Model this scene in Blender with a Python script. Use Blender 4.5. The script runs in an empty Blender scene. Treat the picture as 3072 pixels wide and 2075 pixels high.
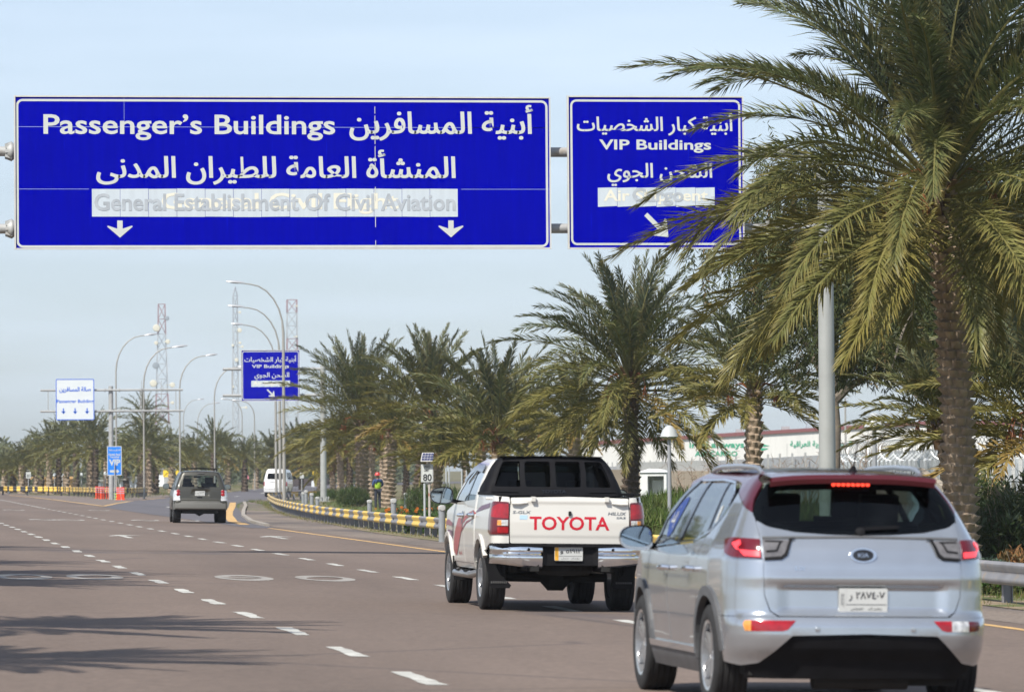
import bpy, math, random
import numpy as np
from mathutils import Vector, Matrix, Euler
from mathutils.geometry import delaunay_2d_cdt
R = math.radians
SC = bpy.context.scene
COL = SC.collection

# ------------------------------------------------------------------ camera
# World frame: +Y runs along the carriageway, +X to its right, metres.
FPX = 14700.0            # focal length in pixels of the 3072 px wide photograph
YAW, PITCH, ROLL = R(7.50), R(1.442), R(0.40)
CAMZ, FALL = 1.54, 0.017  # camera height, crossfall of the carriageway
CA, SA = math.cos(YAW), math.sin(YAW)
cam_d = bpy.data.cameras.new('camera')
cam = bpy.data.objects.new('camera', cam_d)
COL.objects.link(cam)
cam.location = (0, 0, CAMZ)
f_ = Vector((SA * math.cos(PITCH), CA * math.cos(PITCH), math.sin(PITCH)))
r_ = Vector((CA, -SA, 0))
u_ = r_.cross(f_)
r2 = r_ * math.cos(ROLL) - u_ * math.sin(ROLL)
u2 = u_ * math.cos(ROLL) + r_ * math.sin(ROLL)
cam.matrix_world = Matrix((( r2.x, u2.x, -f_.x, 0), (r2.y, u2.y, -f_.y, 0), (r2.z, u2.z, -f_.z, CAMZ), (0, 0, 0, 1)))
cam_d.sensor_width = 36
cam_d.lens = FPX / 3072 * 36
cam_d.clip_start, cam_d.clip_end = 1, 8000
cam_d.dof.use_dof = True
cam_d.dof.focus_distance = 92
cam_d.dof.aperture_fstop = 6.3
SC.camera = cam

# ------------------------------------------------------------------ light
SUN = Vector((-.43, -.50, .75)).normalized()
EL = math.asin(SUN.z)
w = bpy.data.worlds.new('World')
SC.world = w
w.use_nodes = True
nt = w.node_tree
bg = nt.nodes['Background']
sky = nt.nodes.new('ShaderNodeTexSky')
sky.sky_type = 'NISHITA'
sky.sun_disc = False
sky.sun_elevation = EL
sky.sun_rotation = math.atan2(SUN.x, SUN.y)
sky.altitude = 0
sky.air_density, sky.dust_density, sky.ozone_density = 1.0, 0.6, 4.0
hsv = nt.nodes.new('ShaderNodeHueSaturation')
hsv.inputs['Saturation'].default_value = 0.42
hsv.inputs['Value'].default_value = 1.0
# faint streaks of high cloud
tc = nt.nodes.new('ShaderNodeTexCoord')
mp = nt.nodes.new('ShaderNodeMapping')
mp.inputs['Scale'].default_value = (4, 4, 40)
ns = nt.nodes.new('ShaderNodeTexNoise')
ns.inputs['Scale'].default_value = 2.2
ns.inputs['Detail'].default_value = 6
cr = nt.nodes.new('ShaderNodeValToRGB')
cr.color_ramp.elements[0].position = 0.46
cr.color_ramp.elements[1].position = 0.78
cr.color_ramp.elements[1].color = (0.35, 0.35, 0.35, 1)
mx = nt.nodes.new('ShaderNodeMixRGB')
mx.inputs[2].default_value = (7.6, 8.0, 8.4, 1)
nt.links.new(tc.outputs['Generated'], mp.inputs[0])
nt.links.new(mp.outputs[0], ns.inputs['Vector'])
nt.links.new(ns.outputs[0], cr.inputs[0])
nt.links.new(cr.outputs[0], mx.inputs[0])
nt.links.new(sky.outputs[0], hsv.inputs['Color'])
nt.links.new(hsv.outputs[0], mx.inputs[1])
wb_ = nt.nodes.new('ShaderNodeMixRGB'); wb_.blend_type = 'MULTIPLY'; wb_.inputs[0].default_value = 1
wb_.inputs[2].default_value = (.885, .975, 1.10, 1)
nt.links.new(mx.outputs[0], wb_.inputs[1]); nt.links.new(wb_.outputs[0], bg.inputs[0])
bg.inputs[1].default_value = 0.097
sl = bpy.data.lights.new('sun', 'SUN')
sl.energy = 4.5
sl.angle = R(0.55)
sl.color = (1.0, 0.945, 0.85)
so = bpy.data.objects.new('sun', sl)
COL.objects.link(so)
so.location = (-30, -30, 60)
so.rotation_euler = SUN.to_track_quat('Z', 'Y').to_euler()
vs = SC.view_settings
vs.view_transform = 'Standard'
vs.look = 'None'
vs.exposure = 0.50
vs.gamma = 1
vs.use_curve_mapping = False
SC.cycles.max_bounces = 8
SC.cycles.transparent_max_bounces = 12
SC.cycles.caustics_reflective = SC.cycles.caustics_refractive = False

# ------------------------------------------------------------------ photo point -> place on the ground / at a depth
def ray(x, y):
    sx, sy = x - 1536, y - 1037.5
    dx = sx * math.cos(ROLL) - sy * math.sin(ROLL)
    dy = sx * math.sin(ROLL) + sy * math.cos(ROLL)
    return dx / FPX, (dy - FPX * math.tan(PITCH)) / FPX
def at(x, y, d):
    u, v = ray(x, y)
    return Vector((d * (u * CA + SA), d * (CA - u * SA), CAMZ - v * d))
def ground(x, y):
    u, v = ray(x, y)
    k = u * CA + SA
    d = CAMZ / (v - FALL * k)
    if d * k > 16 or d < 0:
        d = (CAMZ + FALL * 16) / v
    p = at(x, y, d)
    return p
def gz(X):
    return -FALL * max(-9.0, min(X, 16.0))
def smooth(a, b, x):
    t = max(0., min(1., (x - a) / (b - a)))
    return t * t * (3 - 2 * t)

# ------------------------------------------------------------------ materials
MATS = {}
def mat(name, col, rough=.6, metal=0., var=.0, vscale=6., bump=0., bscale=40., coat=0., spec=.5, emit=0., emitcol=None, stretch=None, dirt=None, world=False, alpha=None):
    if name in MATS:
        return MATS[name]
    m = bpy.data.materials.new(name)
    m.use_nodes = True
    t = m.node_tree
    b = t.nodes['Principled BSDF']
    b.inputs['Base Color'].default_value = (*col, 1)
    b.inputs['Roughness'].default_value = rough
    b.inputs['Metallic'].default_value = metal
    b.inputs['Specular IOR Level'].default_value = spec
    if coat:
        b.inputs['Coat Weight'].default_value = coat
        b.inputs['Coat Roughness'].default_value = .04
    if emit:
        b.inputs['Emission Color'].default_value = (*(emitcol or col), 1)
        b.inputs['Emission Strength'].default_value = emit
    if var or bump or dirt:
        if world:
            g = t.nodes.new('ShaderNodeNewGeometry'); vec = g.outputs['Position']
        else:
            g = t.nodes.new('ShaderNodeTexCoord'); vec = g.outputs['Object']
        if stretch:
            mpn = t.nodes.new('ShaderNodeMapping')
            mpn.inputs['Scale'].default_value = stretch
            t.links.new(vec, mpn.inputs[0]); vec = mpn.outputs[0]
    if var:
        n = t.nodes.new('ShaderNodeTexNoise')
        n.inputs['Scale'].default_value = vscale
        n.inputs['Detail'].default_value = 5
        t.links.new(vec, n.inputs['Vector'])
        r = t.nodes.new('ShaderNodeMapRange')
        r.inputs[1].default_value, r.inputs[2].default_value = .3, .7
        r.inputs[3].default_value, r.inputs[4].default_value = 1 - var, 1 + var
        t.links.new(n.outputs[0], r.inputs[0])
        mm = t.nodes.new('ShaderNodeMixRGB'); mm.blend_type = 'MULTIPLY'; mm.inputs[0].default_value = 1
        mm.inputs[1].default_value = (*col, 1)
        t.links.new(r.outputs[0], mm.inputs[2])
        last = mm.outputs[0]
        if dirt:
            n2 = t.nodes.new('ShaderNodeTexNoise')
            n2.inputs['Scale'].default_value = dirt[1]
            n2.inputs['Detail'].default_value = 8
            t.links.new(vec, n2.inputs['Vector'])
            r2_ = t.nodes.new('ShaderNodeMapRange')
            r2_.inputs[1].default_value, r2_.inputs[2].default_value = dirt[2], dirt[3]
            t.links.new(n2.outputs[0], r2_.inputs[0])
            m2 = t.nodes.new('ShaderNodeMixRGB')
            m2.inputs[2].default_value = (*dirt[0], 1)
            t.links.new(r2_.outputs[0], m2.inputs[0]); t.links.new(last, m2.inputs[1])
            last = m2.outputs[0]
        t.links.new(last, b.inputs['Base Color'])
    if bump:
        n = t.nodes.new('ShaderNodeTexNoise')
        n.inputs['Scale'].default_value = bscale
        n.inputs['Detail'].default_value = 4
        t.links.new(vec, n.inputs['Vector'])
        bp = t.nodes.new('ShaderNodeBump')
        bp.inputs['Strength'].default_value = bump
        bp.inputs['Distance'].default_value = .02
        t.links.new(n.outputs[0], bp.inputs['Height'])
        t.links.new(bp.outputs[0], b.inputs['Normal'])
    MATS[name] = m
    return m

def glass(name, tint, rough=.02, thru=.5, spec=1.0):
    """thin vehicle glass: reflects by Fresnel, lets a tinted part of the light straight through"""
    if name in MATS:
        return MATS[name]
    m = bpy.data.materials.new(name); m.use_nodes = True
    t = m.node_tree
    t.nodes.remove(t.nodes['Principled BSDF'])
    o = t.nodes['Material Output']
    tr = t.nodes.new('ShaderNodeBsdfTransparent'); tr.inputs[0].default_value = (*[c * thru for c in tint], 1)
    gl = t.nodes.new('ShaderNodeBsdfGlossy'); gl.inputs['Roughness'].default_value = rough
    fr = t.nodes.new('ShaderNodeFresnel'); fr.inputs[0].default_value = 1.5
    mu = t.nodes.new('ShaderNodeMath'); mu.operation = 'MULTIPLY'; mu.inputs[1].default_value = spec
    mi = t.nodes.new('ShaderNodeMixShader')
    t.links.new(fr.outputs[0], mu.inputs[0]); t.links.new(mu.outputs[0], mi.inputs[0])
    t.links.new(tr.outputs[0], mi.inputs[1]); t.links.new(gl.outputs[0], mi.inputs[2])
    t.links.new(mi.outputs[0], o.inputs[0])
    MATS[name] = m
    return m

def leafmat(name, mult=(1, 1, 1), trans=.25, rough=.5):
    """leaf colour from the mesh's own leaf tint, with some light passing through"""
    m = bpy.data.materials.new(name); m.use_nodes = True
    t = m.node_tree
    b = t.nodes['Principled BSDF']; o = t.nodes['Material Output']
    a = t.nodes.new('ShaderNodeAttribute'); a.attribute_name = 'tint'
    mm = t.nodes.new('ShaderNodeMixRGB'); mm.blend_type = 'MULTIPLY'; mm.inputs[0].default_value = 1
    mm.inputs[2].default_value = (*mult, 1)
    t.links.new(a.outputs['Color'], mm.inputs[1])
    t.links.new(mm.outputs[0], b.inputs['Base Color'])
    b.inputs['Roughness'].default_value = rough
    b.inputs['Specular IOR Level'].default_value = .35
    tl = t.nodes.new('ShaderNodeBsdfTranslucent')
    t.links.new(mm.outputs[0], tl.inputs[0])
    mi = t.nodes.new('ShaderNodeMixShader'); mi.inputs[0].default_value = trans
    t.links.new(b.outputs[0], mi.inputs[1]); t.links.new(tl.outputs[0], mi.inputs[2])
    t.links.new(mi.outputs[0], o.inputs[0])
    return m

# ------------------------------------------------------------------ objects
def tag(o, label=None, cat=None, group=None, kind=None):
    if label: o['label'] = label
    if cat: o['category'] = cat
    if group: o['group'] = group
    if kind: o['kind'] = kind
    return o
def empty(name, loc=(0, 0, 0), rz=0., parent=None, rot=None):
    o = bpy.data.objects.new(name, None); COL.objects.link(o)
    o.location = loc; o.rotation_euler = rot if rot else (0, 0, rz)
    o.empty_display_size = .2
    o.parent = parent
    return o
def thing(name, label, cat, loc=(0, 0, 0), rz=0., group=None, rot=None):
    return tag(empty(name, loc, rz, None, rot), label, cat, group)
def copy_tree(o, parent=None):
    c = o.copy(); COL.objects.link(c); c.parent = parent
    for ch in list(o.children):
        copy_tree(ch, c)
    return c

class MB:
    """collects shapes, builds them as ONE mesh object"""
    def __init__(s):
        s.v, s.f, s.mi, s.c = [], [], [], []
        s.m = 0; s.col = None
    def add(s, vs_, fs):
        n = len(s.v)
        s.v += [tuple(p) for p in vs_]
        if s.col is not None: s.c += [s.col] * len(vs_)
        s.f += [tuple(i + n for i in f) for f in fs]
        s.mi += [s.m] * len(fs)
    def quad(s, a, b, c, d): s.add([a, b, c, d], [(0, 1, 2, 3)])
    def box(s, c, d, rot=None):
        hx, hy, hz = d[0] / 2, d[1] / 2, d[2] / 2
        p = [Vector((x, y, z)) for x in (-hx, hx) for y in (-hy, hy) for z in (-hz, hz)]
        if rot is not None: p = [rot @ q for q in p]
        c = Vector(c)
        s.add([q + c for q in p], [(0, 1, 3, 2), (4, 6, 7, 5), (0, 4, 5, 1), (2, 3, 7, 6), (0, 2, 6, 4), (1, 5, 7, 3)])
    def bar(s, a, b, w_, h_=None, up=(0, 0, 1)):
        a, b = Vector(a), Vector(b); d = (b - a)
        h_ = h_ or w_
        t = d.normalized(); upv = Vector(up)
        if abs(t.dot(upv)) > .98: upv = Vector((0, 1, 0))
        sd = t.cross(upv).normalized(); u = sd.cross(t)
        p = [q + sd * (w_ / 2 * i) + u * (h_ / 2 * j) for q in (a, b) for i, j in ((-1, -1), (1, -1), (1, 1), (-1, 1))]
        s.add(p, [(0, 1, 5, 4), (1, 2, 6, 5), (2, 3, 7, 6), (3, 0, 4, 7), (0, 3, 2, 1), (4, 5, 6, 7)])
    def tube(s, path, rad, n=8, caps=True):
        path = [Vector(p) for p in path]
        if not isinstance(rad, (list, tuple)): rad = [rad] * len(path)
        rings = []; ref = None
        for i, p in enumerate(path):
            t = (path[min(i + 1, len(path) - 1)] - path[max(i - 1, 0)]).normalized()
            if ref is None:
                ref = Vector((0, 0, 1)) if abs(t.z) < .9 else Vector((1, 0, 0))
            sd = t.cross(ref).normalized(); u = sd.cross(t).normalized(); ref = u
            rings.append([p + (sd * math.cos(2 * math.pi * k / n) + u * math.sin(2 * math.pi * k / n)) * rad[i] for k in range(n)])
        vs_ = [q for r in rings for q in r]
        fs = [(i * n + k, i * n + (k + 1) % n, (i + 1) * n + (k + 1) % n, (i + 1) * n + k) for i in range(len(path) - 1) for k in range(n)]
        if caps:
            fs.append(tuple(range(n))[::-1]); fs.append(tuple((len(path) - 1) * n + k for k in range(n)))
        s.add(vs_, fs)
    def lathe(s, prof, n=24, M=None):
        """prof: (r, z) pairs about z, M places it"""
        M = M or Matrix.Identity(4)
        vs_ = [M @ Vector((r * math.cos(2 * math.pi * k / n), r * math.sin(2 * math.pi * k / n), z)) for r, z in prof for k in range(n)]
        fs = [(i * n + k, i * n + (k + 1) % n, (i + 1) * n + (k + 1) % n, (i + 1) * n + k) for i in range(len(prof) - 1) for k in range(n)]
        s.add(vs_, fs)
    def prism(s, poly, y0, y1, M=None):
        """poly in (x,z), extruded along y"""
        M = M or Matrix.Identity(4)
        n = len(poly)
        vs_ = [M @ Vector((x, y0, z)) for x, z in poly] + [M @ Vector((x, y1, z)) for x, z in poly]
        fs = [(i, (i + 1) % n, n + (i + 1) % n, n + i) for i in range(n)] + [tuple(range(n))[::-1], tuple(n + i for i in range(n))]
        s.add(vs_, fs)
    def build(s, name, mats, parent=None, smooth=True, loc=None):
        me = bpy.data.meshes.new(name)
        me.from_pydata(s.v, [], s.f)
        ms = mats if isinstance(mats, (list, tuple)) else [mats]
        for m in ms: me.materials.append(m)
        if len(ms) > 1: me.polygons.foreach_set('material_index', s.mi)
        if s.c:
            ca = me.color_attributes.new('tint', 'FLOAT_COLOR', 'POINT')
            ca.data.foreach_set('color', np.array([(*c, 1) for c in s.c], dtype=np.float32).ravel())
        if smooth:
            me.shade_smooth()
            me.set_sharp_from_angle(angle=R(38))
        me.update()
        o = bpy.data.objects.new(name, me); COL.objects.link(o)
        o.parent = parent
        if loc is not None: o.location = loc
        return o

# ------------------------------------------------------------------ lettering
_AR = {}
def _ar(ch, iso, fin, ini=None, med=None): _AR[ch] = (iso, fin, ini, med)
for ch, base, n in (('ا', 0xFE8D, 2), ('أ', 0xFE83, 2), ('ب', 0xFE8F, 4), ('ة', 0xFE93, 2), ('ت', 0xFE95, 4), ('ث', 0xFE99, 4), ('ج', 0xFE9D, 4), ('ح', 0xFEA1, 4),
                    ('خ', 0xFEA5, 4), ('د', 0xFEA9, 2), ('ر', 0xFEAD, 2), ('س', 0xFEB1, 4), ('ش', 0xFEB5, 4), ('ص', 0xFEB9, 4), ('ط', 0xFEC1, 4), ('ع', 0xFEC9, 4),
                    ('ف', 0xFED1, 4), ('ق', 0xFED5, 4), ('ك', 0xFED9, 4), ('ل', 0xFEDD, 4), ('م', 0xFEE1, 4), ('ن', 0xFEE5, 4), ('و', 0xFEED, 2), ('ى', 0xFEEF, 2), ('ي', 0xFEF1, 4), ('غ', 0xFECD, 4)):
    _ar(ch, *[chr(base + i) for i in range(n)])
def shape(s):
    out = []
    for i, ch in enumerate(s):
        if ch not in _AR:
            out.append(ch); continue
        prev = i > 0 and s[i - 1] in _AR and _AR[s[i - 1]][2] is not None
        nxt = i + 1 < len(s) and s[i + 1] in _AR and _AR[ch][2] is not None
        f = _AR[ch]
        out.append(f[3] if prev and nxt else f[1] if prev else f[2] if nxt else f[0])
    r = ''.join(reversed(out))
    import re
    return re.sub('[\u0660-\u0669]+', lambda m: m.group(0)[::-1], r)      # figures still run left to right
_TX = {}
def text2d(s, bold=0., res=3):
    """unit-box outline of the words: ((x, y) in 0..1, faces, aspect)"""
    k = (s, bold, res)
    if k in _TX: return _TX[k]
    if any(ch in _AR for ch in s): s = shape(s)
    c = bpy.data.curves.new('words', 'FONT')
    c.body = s; c.resolution_u = res; c.offset = bold
    o = bpy.data.objects.new('words', c); COL.objects.link(o)
    dg = bpy.context.evaluated_depsgraph_get(); dg.update()
    me = bpy.data.meshes.new_from_object(o.evaluated_get(dg))
    v = np.array([q.co[:2] for q in me.vertices]); fs = [tuple(p.vertices) for p in me.polygons]
    bpy.data.objects.remove(o); bpy.data.curves.remove(c); bpy.data.meshes.remove(me)
    lo, hi = v.min(0), v.max(0)
    _TX[k] = ((v - lo) / (hi - lo), fs, (hi[0] - lo[0]) / (hi[1] - lo[1]))
    return _TX[k]
def words(mb, s, box, y, bold=0., fn=None, shear=0., _again=False):
    """lettering filling box (x0,z0,x1,z1) on the plane y, or on fn(x,z)"""
    v, fs, _ = text2d(s, bold)
    x0, z0, x1, z1 = box
    p = []
    for a, b in v:
        x, z = x0 + a * (x1 - x0) + shear * b * (z1 - z0), z0 + b * (z1 - z0)
        p.append(fn(x, z) if fn else (x, y, z))
    mb.add(p, fs)
    if bold and not _again and any(ch in _AR for ch in s):      # a second, slightly shifted pass closes the joins between letters
        q = .022 * (z1 - z0) * (1 if x1 > x0 else -1)
        words(mb, s, (x0 + q, z0, x1 + q, z1), y + .0012, bold, fn, shear, True)
ORD = ['first', 'second', 'third', 'fourth', 'fifth', 'sixth', 'seventh', 'eighth', 'ninth', 'tenth', 'eleventh', 'twelfth', 'thirteenth', 'fourteenth',
       'fifteenth', 'sixteenth', 'seventeenth', 'eighteenth', 'nineteenth', 'twentieth']
# ================================================================== SETTING: ground, roads, markings
def lerp_path(pts, n):
    """Catmull-Rom through (x,y) points"""
    P = [np.array(p, float) for p in pts]
    P = [2 * P[0] - P[1]] + P + [2 * P[-1] - P[-2]]
    out = []
    for i in range(1, len(P) - 2):
        for k in range(n):
            t = k / n
            a, b, c, d = P[i - 1], P[i], P[i + 1], P[i + 2]
            out.append(.5 * (2 * b + (c - a) * t + (2 * a - 5 * b + 4 * c - d) * t * t + (3 * b - a - 3 * c + d) * t ** 3))
    out.append(P[-2])
    return out
def resample(path, step):
    out = [np.array(path[0])]; acc = 0.
    for a, b in zip(path[:-1], path[1:]):
        a, b = np.array(a, float), np.array(b, float); L = np.linalg.norm(b - a); 
        if L == 0: continue
        t = step - acc
        while t <= L:
            out.append(a + (b - a) * t / L); t += step
        acc = (acc + L) % step
    return out

def road_material(name, base, patch, fine, dark, tyre=True):
    m = bpy.data.materials.new(name); m.use_nodes = True
    t = m.node_tree; b = t.nodes['Principled BSDF']
    g = t.nodes.new('ShaderNodeNewGeometry')
    def noise(scale, detail, stretch=None, rough=.55):
        v = g.outputs['Position']
        if stretch:
            q = t.nodes.new('ShaderNodeMapping'); q.inputs['Scale'].default_value = stretch
            t.links.new(v, q.inputs[0]); v = q.outputs[0]
        n = t.nodes.new('ShaderNodeTexNoise'); n.inputs['Scale'].default_value = scale; n.inputs['Detail'].default_value = detail
        n.inputs['Roughness'].default_value = rough
        t.links.new(v, n.inputs['Vector']); return n.outputs[0]
    def rng(s, a, b_, c, d):
        r = t.nodes.new('ShaderNodeMapRange'); 
        for i, q in enumerate((a, b_, c, d)): r.inputs[1 + i].default_value = q
        t.links.new(s, r.inputs[0]); return r.outputs[0]
    def mul(a, b_):
        q = t.nodes.new('ShaderNodeMath'); q.operation = 'MULTIPLY'
        t.links.new(a, q.inputs[0]); t.links.new(b_, q.inputs[1]); return q.outputs[0]
    v1 = rng(noise(.35, 6, (1, .12, 1)), .3, .7, 1 - patch, 1 + patch)     # long worn tracks
    v2 = rng(noise(13, 4, None, .8), .28, .72, 1 - fine, 1 + fine)          # chippings
    v3 = rng(noise(5, 4), .3, .7, .95, 1.05)
    k = mul(mul(v1, v2), v3)
    c1 = t.nodes.new('ShaderNodeMixRGB'); c1.blend_type = 'MULTIPLY'; c1.inputs[0].default_value = 1
    c1.inputs[1].default_value = (*base, 1); t.links.new(k, c1.inputs[2])
    st = rng(noise(.16, 5, (1, .35, 1)), .60, .70, 0, .75)                 # old bitumen stains
    c2 = t.nodes.new('ShaderNodeMixRGB'); c2.inputs[2].default_value = (*dark, 1)
    t.links.new(st, c2.inputs[0]); t.links.new(c1.outputs[0], c2.inputs[1])
    # thin sealed cracks
    vo = t.nodes.new('ShaderNodeTexVoronoi'); vo.feature = 'DISTANCE_TO_EDGE'; vo.inputs['Scale'].default_value = .11
    q = t.nodes.new('ShaderNodeMapping'); q.inputs['Scale'].default_value = (.45, 1.3, 1)
    nz = t.nodes.new('ShaderNodeMixRGB'); nz.inputs[0].default_value = .12
    t.links.new(g.outputs['Position'], q.inputs[0])
    nn = t.nodes.new('ShaderNodeTexNoise'); nn.inputs['Scale'].default_value = .6
    t.links.new(q.outputs[0], nz.inputs[1]); t.links.new(nn.outputs[1], nz.inputs[2])
    t.links.new(q.outputs[0], vo.inputs['Vector'])
    ck = rng(vo.outputs['Distance'], .0, .006, .55, 0)
    c3 = t.nodes.new('ShaderNodeMixRGB'); c3.inputs[2].default_value = (dark[0] * .6, dark[1] * .6, dark[2] * .6, 1)
    t.links.new(ck, c3.inputs[0]); t.links.new(c2.outputs[0], c3.inputs[1])
    t.links.new(c3.outputs[0], b.inputs['Base Color'])
    b.inputs['Roughness'].default_value = .82
    b.inputs['Specular IOR Level'].default_value = .3
    bp = t.nodes.new('ShaderNodeBump'); bp.inputs['Strength'].default_value = .35; bp.inputs['Distance'].default_value = .01
    t.links.new(noise(45, 3), bp.inputs['Height']); t.links.new(bp.outputs[0], b.inputs['Normal'])
    return m
def two_tone(name, a, b_, scale, lo=.42, hi=.58, rough=.9, bump=.5, stretch=None, third=None):
    m = bpy.data.materials.new(name); m.use_nodes = True
    t = m.node_tree; b = t.nodes['Principled BSDF']
    g = t.nodes.new('ShaderNodeNewGeometry'); v = g.outputs['Position']
    if stretch:
        q = t.nodes.new('ShaderNodeMapping'); q.inputs['Scale'].default_value = stretch
        t.links.new(v, q.inputs[0]); v = q.outputs[0]
    n = t.nodes.new('ShaderNodeTexNoise'); n.inputs['Scale'].default_value = scale; n.inputs['Detail'].default_value = 7
    t.links.new(v, n.inputs['Vector'])
    r = t.nodes.new('ShaderNodeMapRange'); r.inputs[1].default_value, r.inputs[2].default_value = lo, hi
    t.links.new(n.outputs[0], r.inputs[0])
    c = t.nodes.new('ShaderNodeMixRGB'); c.inputs[1].default_value = (*a, 1); c.inputs[2].default_value = (*b_, 1)
    t.links.new(r.outputs[0], c.inputs[0])
    n2 = t.nodes.new('ShaderNodeTexNoise'); n2.inputs['Scale'].default_value = 14; n2.inputs['Detail'].default_value = 5
    t.links.new(g.outputs['Position'], n2.inputs['Vector'])
    r2_ = t.nodes.new('ShaderNodeMapRange'); r2_.inputs[1].default_value, r2_.inputs[2].default_value = .3, .7
    r2_.inputs[3].default_value, r2_.inputs[4].default_value = .7, 1.3
    t.links.new(n2.outputs[0], r2_.inputs[0])
    c2 = t.nodes.new('ShaderNodeMixRGB'); c2.blend_type = 'MULTIPLY'; c2.inputs[0].default_value = 1
    t.links.new(c.outputs[0], c2.inputs[1]); t.links.new(r2_.outputs[0], c2.inputs[2])
    t.links.new(c2.outputs[0], b.inputs['Base Color'])
    b.inputs['Roughness'].default_value = rough; b.inputs['Specular IOR Level'].default_value = .2
    bp = t.nodes.new('ShaderNodeBump'); bp.inputs['Strength'].default_value = bump; bp.inputs['Distance'].default_value = .05
    t.links.new(n2.outputs[0], bp.inputs['Height']); t.links.new(bp.outputs[0], b.inputs['Normal'])
    return m

M_ROAD = road_material('asphalt brown', (.153, .117, .097), .15, .32, (.085, .075, .082))
M_RAMP = road_material('asphalt blue grey', (.115, .108, .118), .1, .2, (.07, .07, .08))
M_SHOULDER = two_tone('dusty shoulder', (.20, .165, .14), (.115, .10, .095), .35, .40, .62, stretch=(1, .25, 1))
M_GORE = two_tone('gore paving', (.21, .17, .148), (.15, .125, .115), .3)
M_VERGE = two_tone('verge soil and grass', (.24, .185, .13), (.10, .12, .045), .55, .44, .6)
M_GROUND = two_tone('open ground', (.12, .115, .055), (.20, .165, .11), .06, .45, .65)
M_BANK = two_tone('bank turf', (.075, .105, .03), (.14, .135, .06), .5, .40, .68)

def strip(name, left, right, zf, m, zoff=0., kind='structure', flat=False):
    """sheet between two (x,y) poly-lines with the same count"""
    mb = MB()
    n = len(left); K = 6
    vs_ = []
    for a, b in zip(left, right):
        for k in range(K + 1):
            x, y = a[0] + (b[0] - a[0]) * k / K, a[1] + (b[1] - a[1]) * k / K
            vs_.append((x, y, zf(x, y) + zoff))
    fs = [(i * (K + 1) + k, i * (K + 1) + k + 1, (i + 1) * (K + 1) + k + 1, (i + 1) * (K + 1) + k) for i in range(n - 1) for k in range(K)]
    mb.add(vs_, fs)
    o = mb.build(name, m, smooth=False)
    return tag(o, kind=kind)
zroad = lambda x, y: gz(x)
# open ground to the horizon, below everything
mb = MB()
mb.quad((-4000, -400, -.55), (4000, -400, -.55), (4000, 7000, -.55), (-4000, 7000, -.55))
tag(mb.build('ground', M_GROUND, smooth=False), kind='structure')
# plain on the right of the carriageway, beyond the verge bank
def bank(x, y):
    f = (1 - smooth(125, 185, y)) 
    rise = smooth(17.0, 21.0, x) * .62 + smooth(21, 30, x) * .25
    low = -.285 + .03 * math.sin(x * 1.7 + y * .31) * smooth(16, 18, x)
    return low + f * rise + .05 * math.sin(x * 2.1 + y * .37) * math.sin(y * .9 + x) * f * smooth(16.5, 19, x)
mb = MB()
xs = [14.2, 14.6, 15, 15.5, 16, 16.5, 17, 17.5, 18, 18.5, 19, 19.5, 20, 20.5, 21, 22, 23, 24, 26, 28, 31, 35, 40, 50, 70]
ys = [20 + 4 * i for i in range(70)]
vs_ = [(x, y, bank(x, y)) for y in ys for x in xs]
nx = len(xs)
mb.add(vs_, [(j * nx + i, j * nx + i + 1, (j + 1) * nx + i + 1, (j + 1) * nx + i) for j in range(len(ys) - 1) for i in range(nx - 1)])
tag(mb.build('terrain', M_BANK), kind='structure')
# flat far terrain right of the ramp
mb = MB()
mb.quad((14.2, 296, -.30), (900, 296, -.30), (1500, 1600, -.30), (14.2, 1600, -.30))
mb.quad((70, 20, .8), (900, 20, .8), (900, 200, -.3), (70, 200, -.3))
mb.quad((70, 200, -.3), (900, 200, -.3), (900, 296, -.3), (70, 296, -.3))
mb.quad((-600, 380, -.31), (14.2, 380, -.31), (14.2, 1600, -.31), (-600, 1600, -.31))
tag(mb.build('terrain', M_GROUND, smooth=False), kind='structure')
# left median (outside the frame, its palms throw shadows onto the road)
strip('median', [(-9, y) for y in range(-20, 400, 20)], [(-3.2, y) for y in range(-20, 400, 20)], zroad, M_VERGE, .0)
# carriageway
ysr = [-20 + 10 * i for i in range(45)]
def main_left(y): return -3.6 - smooth(400, 430, y) * 0
strip('road', [(-3.2, y) for y in ysr], [(12.72, y) for y in ysr], zroad, M_ROAD, .0)
# ramp to the right
RL = [(11.6, 150), (11.9, 252), (16.6, 311), (22, 355), (29, 406), (41, 514), (56, 610), (86, 760)]
RR = [(12.5, 150), (13.0, 168), (16.6, 220), (21.6, 285), (29.8, 348), (51, 532), (75, 640), (120, 760)]
rl = lerp_path(RL, 6); rr = lerp_path(RR, 6)
strip('ramp_road', rl, rr, zroad, M_RAMP, .006)
# gore paving between the two edge lines
strip('gore', [(11.7, 252), (11.6, 300), (11.4, 345), (10.5, 385)], [(11.95, 252), (15.7, 300), (21, 350), (26, 385)], zroad, M_GORE, .009)
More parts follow.
